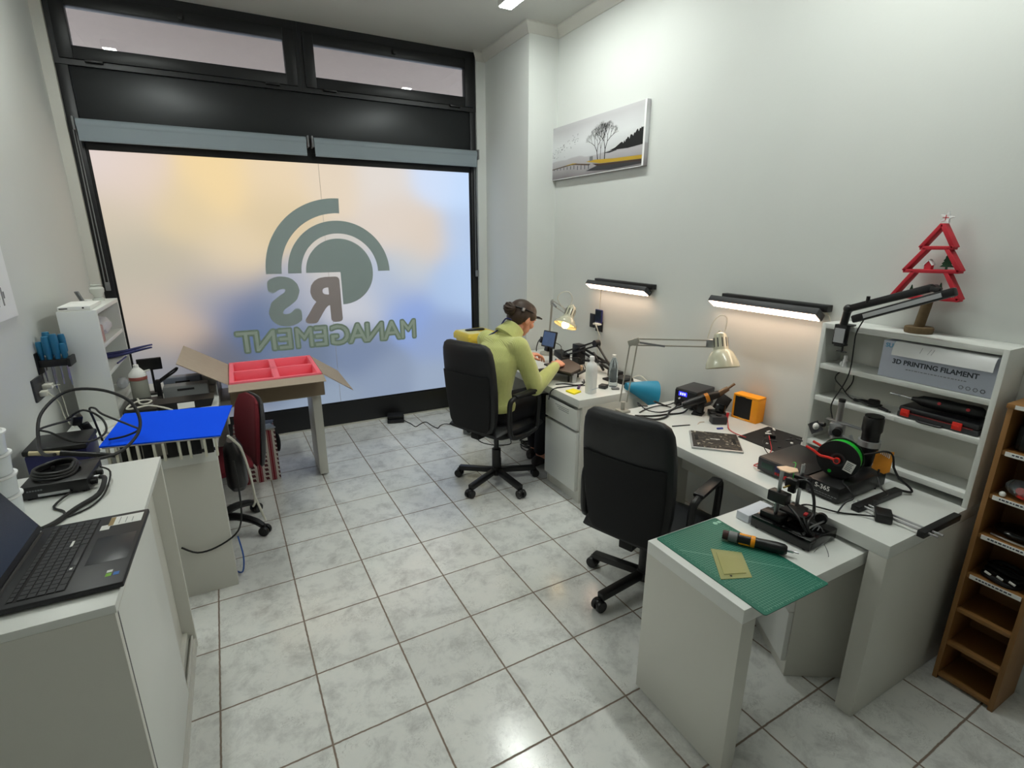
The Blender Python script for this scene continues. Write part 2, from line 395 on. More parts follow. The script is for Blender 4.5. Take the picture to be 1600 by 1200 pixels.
# blurred street light painted into the pane's emission: (x, z, spread, colour, weight)
PATCHES = [(-0.75, 2.22, .145, (222,208,205), 1), (-0.58, 2.13, .145, (225,205,190), 1), (-0.02, 2.11, .145, (240,212,160), 1), (0.39, 2.15, .145, (232,210,176), 1), (0.79, 2.22, .145, (225,208,186), 1), (1.27, 2.25, .145, (222,214,207), 1), (1.74, 2.26, .145, (205,220,245), 1), (2.04, 2.20, .145, (194,218,250), 1), (-0.70, 1.86, .145, (206,193,172), 1), (-0.27, 1.87, .145, (220,200,162), 1), (0.04, 1.58, .145, (224,204,170), 1), (0.36, 1.86, .145, (216,196,160), 1), (1.39, 1.82, .145, (219,206,194), 1), (1.62, 1.68, .145, (216,201,186), 1), (2.01, 1.71, .145, (180,201,232), 1), (-0.66, 1.55, .145, (186,179,162), 1), (-0.35, 1.45, .145, (190,180,160), 1), (-0.07, 1.41, .145, (214,199,174), 1), (-0.60, 1.19, .145, (193,181,166), 1), (-0.46, 1.02, .145, (207,182,160), 1), (-0.23, 1.24, .145, (160,158,165), 1), (-0.03, 1.22, .145, (92,112,158), 1), (0.09, 1.04, .145, (84,104,140), 1), (-0.64, 0.79, .145, (150,149,151), 1), (-0.28, 0.75, .145, (98,102,116), 1), (0.45, 1.26, .145, (170,174,188), 1), (0.77, 1.44, .145, (200,196,190), 1), (0.96, 1.15, .145, (196,198,206), 1), (1.20, 1.25, .145, (168,182,206), 1), (1.43, 1.05, .145, (134,160,216), 1), (1.83, 1.26, .145, (166,190,225), 1), (2.02, 1.34, .145, (176,201,236), 1), (1.75, 0.76, .145, (140,160,200), 1), (0.93, 0.68, .145, (114,130,160), 1), (1.14, 0.37, .145, (136,151,176), 1), (1.73, 0.30, .145, (150,166,190), 1), (0.66, 0.22, .145, (141,156,176), 1), (-0.63, 0.58, .145, (125,130,140), 1), (0.27, 1.14, .145, (110,125,150), 1), (1.45, 1.39, .145, (192,199,206), 1), (0.43, 0.67, .145, (104,118,142), 1)]
PANE = pane_mat()
def glass_mat():
    m = bpy.data.materials.new('clear_glass'); m.use_nodes = True; nt = m.node_tree; N = nt.nodes; L = nt.links
    for n in list(N):
        if n.type != 'OUTPUT_MATERIAL': N.remove(n)
    out = [n for n in N if n.type == 'OUTPUT_MATERIAL'][0]
    t = N.new('ShaderNodeBsdfTransparent'); t.inputs[0].default_value = (0.92, 0.92, 0.92, 1); g = N.new('ShaderNodeBsdfGlossy'); g.inputs['Roughness'].default_value = 0.01
    fr = N.new('ShaderNodeFresnel'); fr.inputs[0].default_value = 1.9
    mx = N.new('ShaderNodeMixShader'); L.new(fr.outputs[0], mx.inputs[0]); L.new(t.outputs[0], mx.inputs[1]); L.new(g.outputs[0], mx.inputs[2]); L.new(mx.outputs[0], out.inputs[0])
    return m
GLASS = glass_mat()

# ------------------------------------------------------------------ the room
XL, XR, YW, YB, ZC = -0.92, 2.505, 4.80, -2.2, 3.28
struct('floor', MB().box(XL - .1, XR + .1, YB - .1, YW + .12, -0.1, 0), FLOOR)
struct('ceiling', MB().box(XL - .1, XR + .1, YB - .1, YW + .12, ZC, ZC + .1), CEIL)
struct('wall_left', MB().box(XL - .1, XL, YB - .1, YW + .12, 0, ZC), WALL)
struct('wall_right', MB().box(XR, XR + .1, YB - .1, YW + .12, 0, ZC), WALL)
struct('wall_back', MB().box(XL, XR, YB - .1, YB, 0, ZC), mat('back_wall_paint', (190, 188, 180), 0.9))
struct('wall_pillar_right', MB().box(2.235, XR, 3.94, YW + .12, 0, ZC), WALL)
struct('wall_front_left', MB().box(XL, -0.858, 4.73, YW + .12, 0, ZC), TRIMW)
struct('wall_front_right', MB().box(2.145, 2.235, 4.74, YW + .12, 0, ZC), WALL)
# crown moulding along the right wall, round the pillar
cr = MB()
prof = [(0, 0), (0, -.07), (.012, -.07), (.02, -.055), (.045, -.02), (.055, -.012), (.055, 0)]
def moulding(path):
    rings = []
    for (x, y, nx, ny) in path:
        rings.append([Vector((x + nx * a, y + ny * a, ZC + b)) for a, b in prof])
    cr.loft(rings)
moulding([(XR, YB, -1, 0), (XR, 3.94, -1, -1)]); moulding([(XR, 3.94, -1, -1), (2.235, 3.94, -1, -1)]); moulding([(2.235, 3.94, -1, -1), (2.235, 4.74, -1, -1)]); moulding([(2.235, 4.74, -1, -1), (2.15, 4.74, -1, -1)])
struct('trim_1', cr, TRIMW)
cl = MB()
cl.loft([[Vector((XL + a, y, ZC + b)) for a, b in prof] for y in (YB, 4.72)])
struct('trim_2', cl, TRIMW)
struct('trim_3', MB().box(-0.858, 2.145, 4.76, 4.83, 0, 0.012), mat('threshold_stone', (190, 188, 180), 0.6))

# window wall: big frosted pane, dark frame, fascia panel and two hopper sashes
Y0 = 4.765
wn = bpy.data.objects.new('window_1', None); COL.objects.link(wn); wn['kind'] = 'structure'
f = MB()
f.box(-0.858, -0.79, Y0, YW + .1, 0, 2.80, .003).box(2.09, 2.15, Y0, YW + .1, 0, 2.80, .003)
f.box(-0.79, 2.09, Y0 + .002, YW + .1, 0.012, 0.215, .003).box(-0.79, 2.09, Y0 + .012, YW + .1, 2.285, 2.36, .003)
obj('window_frame', f, DARKM, wn)
b = MB(); b.box(-0.79, -0.775, Y0 + .015, YW, 0.215, 2.285).box(2.073, 2.09, Y0 + .015, YW, 0.215, 2.285).box(-.775, 2.073, Y0 + .015, YW, 0.215, 0.228)
obj('glazing_bead', b, BLACKP, wn)
obj('frosted_pane', MB().box(-0.775, 2.073, 4.785, 4.797, 0.228, 2.285), PANE, wn)
obj('film_seam', MB().box(0.728, 0.7305, 4.7835, 4.785, 0.228, 2.285), mat('film_seam', (176, 170, 162), 0.6), wn, label='thin vertical joint of two strips of frosted film')
obj('fascia_panel', MB().box(-0.79, 2.09, Y0 + .015, YW + .1, 2.36, 2.80, .002), mat('dark_fascia', (46, 48, 50), 0.36, metal=0.5, var=0.04, scale=3), wn)
# logo on the film (mirrored: it reads from the street)
LY = 4.7815
def flat(pts, t=0.0022, y=LY): return MB().prism([(x, z) for x, z in pts], t, axes((0, y, 0), (1, 0, 0), (0, 0, 1), (0, 1, 0)))
def sector(cx, cz, r0, r1, a0, a1, n=40):
    o = [(cx + r1 * math.cos(math.radians(a0 + (a1 - a0) * k / n)), cz + r1 * math.sin(math.radians(a0 + (a1 - a0) * k / n))) for k in range(n + 1)]
    i = [(cx + r0 * math.cos(math.radians(a1 + (a0 - a1) * k / n)), cz + r0 * math.sin(math.radians(a1 + (a0 - a1) * k / n))) for k in range(n + 1)] if r0 > 0 else [(cx, cz)]
    return o + i
OUTL = mat('logo_outline', (118, 130, 126), 0.75, var=0.02)
def outlined(name, mk, m, parent, g=0.008):
    obj(name, mk(0.0), m, parent); 
obj('logo_arc', flat(sector(.845, 1.41, .49, .61, 88, 180)), LOGO, wn)
obj('logo_arc', flat(sector(.835, 1.41, .325, .43, 0, 180)), LOGO, wn)
obj('logo_disc', flat(sector(.83, 1.41, 0, .283, -90, 180)), LOGO, wn)
MIR = lambda x, z, sx=1.0, sz=1.0, y=LY: axes((x, y, z), (-sx, 0, 0), (0, 0, sz), (0, -1, 0))
obj('logo_letter', text_mesh('R', .50, MIR(.675, 1.0, 1.02, 1.02), .002, .024), RGREY, wn, label='mirrored warm grey letter R of the window logo')
obj('logo_letter', text_mesh('S', .52, MIR(.35, 1.0, 1.0, 1.0), .002, .03), LOGO, wn, label='mirrored grey letter S of the window logo')
chars = 'MANAGEMENT'; xs = [1.41, 1.25, 1.09, .935, .775, .62, .475, .325, .165, .02]
for ch, x in zip(chars, xs):
    sx = 0.86 if ch in 'M' else 1.0
    lo = obj('logo_lettering', text_mesh(ch, .245, MIR(x, .775, sx), .002, .016), LOGO3, wn)
    obj('letter_core', text_mesh(ch, .245, MIR(x, .775, sx, 1.0, LY - .0015), .002, .001), LOGO2, lo)

def hopper(name, x0, x1):
    r = bpy.data.objects.new(name, None); COL.objects.link(r); r['kind'] = 'structure'
    s = MB()
    z0, z1 = 2.80, 3.28
    s.box(x0 + .03, x1 - .03, Y0 - .005, Y0 + .06, z0, z0 + .035).box(x0 + .03, x1 - .03, Y0 - .005, Y0 + .06, z1 - .06, z1)
    s.box(x0, x0 + .03, Y0 - .006, Y0 + .06, z0, z1).box(x1 - .03, x1, Y0 - .006, Y0 + .06, z0, z1)
    obj('outer_frame', s, DARKM, r)
    s = MB(); a = .03; t = .078
    s.box(x0 + a + t, x1 - a - t, Y0 - .02, Y0 + .05, z0 + .035, z0 + .035 + t, .003).box(x0 + a + t, x1 - a - t, Y0 - .02, Y0 + .05, z1 - .06 - t, z1 - .06, .003)
    s.box(x0 + a, x0 + a + t, Y0 - .021, Y0 + .05, z0 + .035, z1 - .06, .003).box(x1 - a - t, x1 - a, Y0 - .021, Y0 + .05, z0 + .035, z1 - .06, .003)
    obj('sash', s, DARKM, r)
    obj('pane', MB().box(x0 + a + t, x1 - a - t, Y0 + .02, Y0 + .026, z0 + .035 + t, z1 - .06 - t), GLASS, r)
    for fx in (.14, .86):
        xx = x0 + (x1 - x0) * fx
        obj('hinge', MB().box(xx - .05, xx + .05, Y0 - .03, Y0 - .004, z0 + .022, z0 + .036, .002), BLACKP, r)
    xx = (x0 + x1) / 2
    obj('latch', MB().cyl((xx, Y0 - .035, z1 - .10), (xx, Y0 - .018, z1 - .10), .018).box(xx - .012, xx + .012, Y0 - .05, Y0 - .03, z1 - .125, z1 - .09, .003), BLACKP, r)
hopper('window_2', -0.855, 0.6615); hopper('window_3', 0.6625, 2.148)
# outside: underside of the canopy over the pavement, seen through the hopper windows
struct('canopy_soffit', MB().box(-3.5, 5.5, 4.93, 10.5, 3.45, 3.53), mat('soffit_plaster', (206, 188, 176), 0.9))
struct('pavement', MB().box(-3.5, 5.5, 4.93, 14, -.15, -.05), mat('pavement_stone', (176, 172, 168), 0.9))

# roller blinds, rolled up
def blind(x0, x1, label, cx):
    t = thing('roller_blind', label, 'blind', ((x0 + x1) / 2, 4.74, 2.33), 0, 'roller blinds over the shop window')
    obj('roller', MB().cyl((x0 + .012, 4.725, 2.437), (x1 - .012, 4.725, 2.437), .036, n=24), BLINDM, t)
    obj('fabric', MB().box(x0 + .015, x1 - .015, 4.692, 4.696, 2.345, 2.437), BLINDM, t)
    obj('bottom_bar', MB().box(x0 + .015, x1 - .015, 4.688, 4.70, 2.328, 2.346, .003), BLINDM, t)
    for x in (x0, x1): obj('bracket', MB().box(x - .005, x + .007, 4.685, 4.777, 2.395, 2.478, .002), GREYP, t)
    c = MB(); zb = 1.38
    for dx in (-.011, .011): c.cyl((cx + dx, 4.725, zb), (cx + dx * .6, 4.735, 2.40), .0035, n=6)
    c.box(cx - .014, cx + .014, 4.715, 4.737, zb - .05, zb + .01, .003)
    obj('bead_chain', c, GREYP, t)
blind(-0.815, 0.655, 'longer grey roller blind on left half of shop window', -.822)
blind(0.688, 2.135, 'grey roller blind on right half of shop window, beside pillar', 2.118)

# ceiling tubes
def ceiling_light(x, y0, y1, label):
    t = thing('ceiling_light', label, 'ceiling light', (x, (y0 + y1) / 2, 3.28), 0, 'linear ceiling lights')
    obj('housing', MB().box(x - .055, x + .055, y0, y1, 3.222, 3.28, .004), TRIMW, t)
    obj('diffuser', MB().box(x - .046, x + .046, y0 + .008, y1 - .008, 3.216, 3.223, .003), E_CEIL, t)
ceiling_light(1.88, 2.45, 3.66, 'white LED ceiling batten near pillar, its end showing at top edge')
ceiling_light(-0.68, 2.45, 3.66, 'white LED ceiling batten on left side, mirrored in left hopper window')
ceiling_light(1.88, 0.45, 1.66, 'white LED ceiling batten above long desk, out of view')
# ------------------------------------------------------------------ furniture
D, Q, CZ, E2, Q2 = 0.728, 0.662, 0.889, 0.742, 0.668   # heights: right desks, right pull-out, left cabinet, left desk, left pull-out

# long desk on the right, nearest the camera
t = thing('desk', 'long white desk along right wall, carrying white bookcase and soldering station', 'desk', (1.82, .73, 0))
obj('desktop', MB().box(1.815, 2.465, .73, 2.24, D - .05, D, .0015), WHITE, t)
obj('end_panel', MB().box(1.815, 2.465, .73, .79, 0, D - .05, .0015), WHITE2, t)
obj('end_panel', MB().box(1.815, 2.465, 2.18, 2.24, 0, D - .05, .0015), WHITE2, t)
obj('back_panel', MB().box(2.40, 2.42, .79, 2.18, .28, D - .05), WHITE2, t)
# its pull-out leaf
t = thing('pull_out_table', 'low white pull-out table leaf under green cutting mat, in front of long desk', 'desk', (1.22, 1.0, 0))
obj('tabletop', MB().box(1.20, 2.38, .80, 1.21, Q - .05, Q, .0015), WHITE, t)
obj('end_panel', MB().box(1.20, 1.262, .80, 1.21, 0.012, Q - .05, .0015), WHITE2, t)
for y in (.84, 1.15): obj('castor', MB().cyl((1.23, y, .012), (1.23, y + .02, .012), .012, n=12), BLACKP, t)
# rotated drawer pedestal below
t = thing('drawer_pedestal', 'white drawer pedestal standing askew beneath pull-out table', 'drawer unit', (1.95, 1.10, 0), 0)
dx = Vector((.122, .202, 0)).normalized(); dy = Vector((dx.y, -dx.x, 0)); o0 = Vector((1.751, .98, 0))
pm = axes(o0, dx, dy, (0, 0, 1))      # local x along its front, local y into the cabinet
obj('body', MB().box(0, .38, .02, .33, 0.0, .585, .002, pm), WHITE2, t)
for k, (za, zb) in enumerate(((.07, .30), (.305, .44), (.445, .58))):
    obj('drawer_front', MB().box(.003, .377, 0, .019, za, zb, .002, pm), WHITE, t)

# desk by the window with drawers (person works at it)
t = thing('desk', 'white workbench with drawer unit where the person sits, near window', 'desk', (1.82, 2.51, 0))
obj('desktop', MB().box(1.808, 2.465, 2.51, 3.92, D - .05, D, .0015), WHITE, t)
obj('end_panel', MB().box(1.835, 2.465, 2.51, 2.56, 0, D - .05, .0015), WHITE2, t)
obj('end_panel', MB().box(1.815, 2.465, 3.86, 3.92, 0, D - .05, .0015), WHITE2, t)
obj('partition', MB().box(1.835, 2.465, 2.89, 2.91, 0, D - .05, .0015), WHITE2, t)
obj('plinth', MB().box(1.84, 1.86, 2.56, 2.89, 0, .075), WHITE2, t)
obj('back_panel', MB().box(2.44, 2.455, 2.56, 3.86, .1, D - .05), WHITE2, t)
dr = obj('drawer', MB().box(1.812, 2.40, 2.565, 2.885, .515, .655, .002).box(1.808, 1.834, 2.53, 2.905, .515, .655, .002), WHITE, t)
for k in range(3): obj('vent_slot', MB().box(1.8065, 1.808, 2.62, 2.78 - .02 * k, .630 - .012 * k, .633 - .012 * k), GREYP, dr)
obj('door', MB().box(1.808, 1.834, 2.53, 2.905, .085, .497, .002), WHITE, t)

def shelf_case(name, label, x0, x1, y0, y1, z0, z1, zs, front, bottom, cat='bookcase'):
    """open case; front = -1 opens towards -x, +1 towards +x"""
    t = thing(name, label, cat, ((x0 + x1) / 2, (y0 + y1) / 2, z0))
    obj('side_panel', MB().box(x0, x1, y0, y0 + .018, z0, z1, .001), WHITE, t)
    obj('side_panel', MB().box(x0, x1, y1 - .018, y1, z0, z1, .001), WHITE, t)
    obj('top_board', MB().box(x0, x1, y0 + .018, y1 - .018, z1 - .022, z1, .001), WHITE, t)
    for z in zs: obj('shelf', MB().box(x0 + (.004 if front < 0 else .01), x1 - (.01 if front < 0 else .004), y0 + .018, y1 - .018, z - .022, z, .001), WHITE, t)
    xb = (x1 - .01, x1 - .004) if front < 0 else (x0 + .004, x0 + .01)
    obj('back_board', MB().box(xb[0], xb[1], y0 + .018, y1 - .018, bottom, z1 - .022), WHITE2, t)
    return t
shelf_case('bookcase', 'white open bookcase standing on near end of long desk', 2.338, 2.503, .730, 1.392, D, 1.343, (1.157, 1.004, .783), -1, .76)
shelf_case('bookcase', 'white open bookcase in left corner beside frosted window', -0.828, -0.662, 3.40, 4.01, E2, 1.343, (1.157, 1.004, .80), 1, .77)

# narrow wooden rack at right edge
t = thing('media_rack', 'tall narrow wooden storage rack with labelled shelves at right edge', 'shelf', (2.40, .59, 0))
x0, x1, y0, y1 = 2.306, 2.495, .492, .687
obj('side_panel', MB().box(x0, x1, y1 - .016, y1, 0, 1.152, .001), WOOD, t)
obj('side_panel', MB().box(x0, x1, y0, y0 + .016, 0, 1.152, .001), WOOD, t)
obj('top_board', MB().box(x0 - .004, x1, y0 - .003, y1 + .003, 1.152, 1.168, .001), WOOD, t)
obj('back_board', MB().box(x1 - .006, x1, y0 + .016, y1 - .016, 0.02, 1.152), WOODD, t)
for k, z in enumerate((.999, .829, .668, .497, .339, .183, .03)):
    s = obj('shelf', MB().box(x0 + .004, x1 - .006, y0 + .016, y1 - .016, z - .016, z, .001), WOOD, t)
    if k < 4: obj('label_strip', MB().box(x0 + .0015, x0 + .004, y0 + .02, y1 - .026, z - .017, z - .001), LABELW, s, label='white printed label strip on shelf edge')
random.seed(3)
for z in (1.1596, .991, .821, .660, .489):
    lt = MB(); y = y1 - .045
    while y > y0 + .045:
        wd = random.uniform(.004, .010); xx = x0 - .0046 if z > 1.1 else x0 + .001
        lt.box(xx, xx + .0006, y - wd, y, z - .0025, z + .0025); y -= wd + .003
    obj('label_lettering', lt, INK, t)
obj('label_strip', MB().box(x0 - .0045, x0 - .003, y0 + .01, y1 - .02, 1.153, 1.167), LABELW, t, label='white printed label strip on top edge')

# low cabinet with sliding doors, left foreground
t = thing('cabinet', 'white sideboard with sliding doors in left foreground, laptop on it', 'cabinet', (-.62, 1.8, 0))
x0, x1, y0, y1 = -.912, -.346, 1.332, 2.286
obj('top_board', MB().box(x0, x1, y0, y1, CZ - .022, CZ, .0015), WHITE, t)
obj('side_panel', MB().box(x0, x1 - .004, y0, y0 + .02, 0.0, CZ - .022, .001), WHITE2, t)
obj('side_panel', MB().box(x0, x1 - .002, y1 - .02, y1, 0.0, CZ - .022, .001), WHITE2, t)
obj('bottom_board', MB().box(x0, x1 - .03, y0 + .02, y1 - .02, 0.06, 0.08, .001), WHITE2, t)
obj('back_board', MB().box(x0, x0 + .008, y0 + .02, y1 - .02, 0.06, CZ - .022), WHITE2, t)
tr = MB()
for xa in (x1 - .012, x1 - .030, x1 - .050): tr.box(xa - .006, xa, y0 + .02, y1 - .02, 0, .06)
tr.box(x1 - .06, x1 - .004, y0 + .02, y1 - .02, 0, .04)
obj('door_track', tr, TRIMW, t)
obj('door_track', MB().box(x1 - .06, x1 - .004, y0 + .02, y1 - .02, CZ - .034, CZ - .022), TRIMW, t)
obj('sliding_door', MB().box(x1 - .022, x1 - .008, y0 + .045, 1.93, .062, CZ - .035, .0015), WHITE, t)
obj('sliding_door', MB().box(x1 - .060, x1 - .048, 1.80, y1 - .021, .062, CZ - .035, .0015), WHITE2, t)
obj('edge_strip', MB().box(x1 - .010, x1 - .005, y0 + .0225, y0 + .032, .04, CZ - .035), BLACKP, t)

# left desk (same model), with its own pull-out leaf
t = thing('desk', 'white desk behind sideboard on left, under blue-topped board', 'desk', (-.2, 2.65, 0))
obj('desktop', MB().box(-.87, -.182, 2.645, 4.15, E2 - .05, E2, .0015), WHITE, t)
obj('end_panel', MB().box(-.87, -.182, 2.645, 2.705, 0, E2 - .05, .0015), WHITE2, t)
obj('end_panel', MB().box(-.87, -.182, 4.09, 4.15, 0, E2 - .05, .0015), WHITE2, t)
obj('back_panel', MB().box(-.84, -.82, 2.705, 4.09, .28, E2 - .05), WHITE2, t)
t = thing('pull_out_table', 'white pull-out table leaf holding cardboard box with pink inserts', 'desk', (.4, 3.95, 0))
obj('tabletop', MB().box(-.60, .437, 3.74, 4.085, Q2 - .05, Q2, .0015), WHITE2, t)
obj('end_panel', MB().box(.378, .437, 3.74, 4.085, 0.015, Q2 - .05, .0015), WHITE2, t)
for y in (3.77, 4.03): obj('castor', MB().cyl((.41, y, .012), (.41, y + .02, .012), .012, n=12), BLACKP, t)

# ------------------------------------------------------------------ office chairs
def ring_rr(cx, cz_axis, w, d, n=28, e=4.0):
    return [(w * math.copysign(abs(math.cos(2 * PI * k / n)) ** (2 / e), math.cos(2 * PI * k / n)), d * math.copysign(abs(math.sin(2 * PI * k / n)) ** (2 / e), math.sin(2 * PI * k / n))) for k in range(n)]
def slab(rows):
    """rows: (centre x, z, half width, half thickness, curve)"""
    rings = []
    for cx, z, hw, ht, cv in rows:
        rings.append([Vector((cx + b + cv * (a / .24) ** 2, a, z)) for a, b in ring_rr(0, 0, hw, ht)])
    return MB().loft(rings)
def office_chair(label, loc, rz, h, base_rot, tilt, armh=.215):
    t = thing('office_chair', label, 'chair', loc, rz, 'black leather office chairs')
    for k in range(5):
        a = base_rot + k * 2 * PI / 5 - rz
        c, s = math.cos(a), math.sin(a)
        lg = obj('base_arm', MB().beam((.02 * c, .02 * s, .095), (.29 * c, .29 * s, .072), .042, .036, .006), BLACKP, t, world=False)
        cx, cy = .295 * c, .295 * s
        cs = MB()
        for sd in (-.017, .017):
            m = Matrix.Translation((cx - sd * s, cy + sd * c, .029)) @ Matrix.Rotation(a, 4, 'Z') @ Matrix.Rotation(PI / 2, 4, 'X')
            cs.lathe([(.008, -.011), (.026, -.011), (.029, -.006), (.029, .006), (.026, .011), (.008, .011)], n=20, mtx=m)
        cs.cyl((cx, cy, .03), (cx, cy, .066), .012, n=12).sph((cx, cy, .042), (.022, .022, .022), 12)
        obj('castor', cs, BLACKP, lg, world=False)
    g = MB().cyl((0, 0, .06), (0, 0, .26), .032, n=20).cyl((0, 0, .26), (0, 0, h - .09), .018, n=16).cyl((0, 0, .07), (0, 0, .12), .045, .036, n=20)
    obj('gas_column', g, BLACKP, t, world=False)
    m = MB().box(-.14, .12, -.09, .09, h - .10, h - .075, .006).box(-.22, -.06, -.035, .035, h - .10, h - .06, .006)
    obj('tilt_mechanism', m, BLACKM, t, world=False)
    lv = MB().tube([(0, -.08, h - .09), (.02, -.16, h - .10), (.03, -.22, h - .105)], .006)
    obj('lever', lv, BLACKP, t, world=False)
    rows = []
    for k in range(11):
        u = k / 10; x = -.24 + .50 * u; wv = .245 * (1 - .10 * abs(2 * u - 1) ** 4); 
        rows.append((x, wv, .045 * (1 - .75 * abs(2 * u - 1) ** 6), -.02 * max(0, u - .75) * 4))
    rings = [[Vector((x, a, h - .035 + b + dz)) for a, b in ring_rr(0, 0, wv, th)] for x, wv, th, dz in rows]
    obj('seat', MB().loft(rings), LEATHER, t, world=False)
    # backrest
    prof = [(0.0, .150, .012), (.02, .178, .024), (.07, .198, .032), (.17, .214, .036), (.30, .222, .036), (.42, .220, .037), (.50, .213, .040), (.55, .205, .040), (.585, .190, .034), (.603, .165, .022), (.61, .135, .008)]
    zb = h - .03
    def bx(v): return -.235 - tilt * v
    rows = [(bx(v) , zb + v, hw, ht, .028) for v, hw, ht in prof]
    obj('backrest', slab(rows), LEATHER, t, world=False)
    rows = [(bx(v) - .037, zb + v, hw - .012, .006, .028) for v, hw in ((.02, .165), (.05, .186), (.15, .203), (.28, .213), (.40, .214), (.405, .213))]
    obj('back_panel', slab(rows), LEATHER2, t, world=False)
    obj('back_bracket', MB().beam((-.16, 0, h - .08), (-.27, 0, h + .06), .07, .014, .004), BLACKP, t, world=False)
    for sd in (-1, 1):
        y = .268 * sd
        pts = [(-.16, y, h - .02), (-.17, y, h + .10), (-.165, y, h + armh - .03), (-.13, y, h + armh), (.0, y, h + armh + .008), (.11, y, h + armh - .005), (.135, y, h + armh - .04), (.13, y, h + .08), (.115, y, h - .03), (.08, y, h - .055), (0, y, h - .06), (-.11, y, h - .055)]
        pts = [Vector(p) for p in pts]
        ar = MB().tube([tuple(p) for p in pts], .017, n=10, sub=4, closed=True)
        ar.box(-.05, .05, min(y, y - sd * .12), max(y, y - sd * .12), h - .088, h - .076)
        am = obj('armrest', ar, BLACKP, t, world=False)
        obj('arm_pad', MB().box(-.12, .10, y - .025, y + .025, h + armh + .004, h + armh + .026, .010), BLACKP, am, world=False)
    return t
office_chair('black leather office chair the person in green sweater sits on', (1.495, 3.055, 0), math.radians(22), .50, math.radians(62), .10)
office_chair('empty black leather office chair at long desk, nearest the camera', (1.63, 1.65, 0), math.radians(20), .435, math.radians(40), .10)

# red task chair seen edge-on behind the left desk
t = thing('task_chair', 'red fabric task chair with black back shell, tucked under left desk', 'chair', (-.27, 3.22, -.0), math.radians(197))
for k in range(5):
    a = math.radians(-30 + 72 * k) - t.rotation_euler.z; c, s = math.cos(a), math.sin(a)
    lg = obj('base_arm', MB().tube([(.02 * c, .02 * s, .11), (.12 * c, .12 * s, .115), (.22 * c, .22 * s, .09), (.265 * c, .265 * s, .06)], lambda u: .026 - .008 * u, n=10), BLACKP, t, world=False)
    cs = MB()
    for sd in (-.017, .017):
        m = Matrix.Translation((.275 * c - sd * s, .275 * s + sd * c, .03)) @ Matrix.Rotation(a, 4, 'Z') @ Matrix.Rotation(PI / 2, 4, 'X')
        cs.lathe([(.008, -.011), (.027, -.011), (.030, -.006), (.030, .006), (.027, .011), (.008, .011)], n=20, mtx=m)
    cs.cyl((.27 * c, .27 * s, .03), (.27 * c, .27 * s, .07), .012, n=12)
    obj('castor', cs, BLACKP, lg, world=False)
obj('gas_column', MB().cyl((0, 0, .07), (0, 0, .24), .03).cyl((0, 0, .24), (0, 0, .41), .016), BLACKP, t, world=False)
rings = [[Vector((x, a, .45 + b)) for a, b in ring_rr(0, 0, wv, th, e=3)] for x, wv, th in ((-.20, .12, .01), (-.18, .19, .028), (-.05, .215, .035), (.10, .215, .035), (.20, .20, .03), (.23, .14, .01))]
obj('seat', MB().loft(rings), REDF, t, world=False)
pr = [(0, .10, .006), (.03, .15, .016), (.12, .195, .022), (.24, .205, .022), (.34, .19, .020), (.41, .15, .014), (.43, .09, .005)]
obj('backrest', slab([(-.235 - .10 * v, .395 + v * .965, hw * .94, ht, .05) for v, hw, ht in pr]), REDF, t, world=False)
obj('back_shell', slab([(-.262 - .10 * v, .388 + v * .975, hw * .94 + .010, ht * .9, .05) for v, hw, ht in pr]), DGREY, t, world=False)
obj('back_stem', MB().tube([(-.02, 0, .41), (-.2, 0, .40), (-.29, 0, .43), (-.30, 0, .55)], .018, n=8), BLACKP, t, world=False)
# ------------------------------------------------------------------ wall lights, picture, sockets on the right wall
def wall_bar(ya, yb, label, cord):
    """black wall bar with a tilted light head; light looks down and out"""
    t = thing('wall_light', label, 'wall light', (2.48, (ya + yb) / 2, 1.33), 0, 'black LED bars on the right wall')
    obj('mounting_rail', MB().box(2.462, XR, ya - .02, yb - .055, 1.372, 1.405, .003), BLACKP, t)
    m = axes((2.472, ya, 1.338), (0, 1, 0), Vector((-.82, 0, .57)).normalized(), Vector((.57, 0, .82)).normalized())
    L = yb - ya
    obj('light_head', MB().box(0, L, -.005, .062, -.012, .024, .004, m), DGREY, t)
    obj('diffuser', MB().box(.008, L - .008, .002, .057, -.0165, -.0115, .001, m), E_BAR, t)
    for yy in (.06, L - .06): obj('hinge', MB().cyl(m @ Vector((yy - .03, -.004, .005)), m @ Vector((yy + .03, -.004, .005)), .012, n=12), BLACKP, t)
    obj('cord', MB().tube(cord, .003, n=6), CABLEW, t)
wall_bar(1.475, 2.125, 'black wall bar with glowing warm LED strip above orange box', [(2.49, 1.50, 1.375), (2.497, 1.47, 1.36), (2.50, 1.45, 1.31), (2.502, 1.447, 1.20), (2.502, 1.445, .8)])
wall_bar(2.665, 3.335, 'black wall bar with glowing warm LED strip behind the person', [(2.497, 3.24, 1.375), (2.500, 3.245, 1.30), (2.5, 3.25, 1.1), (2.501, 3.25, .80)])

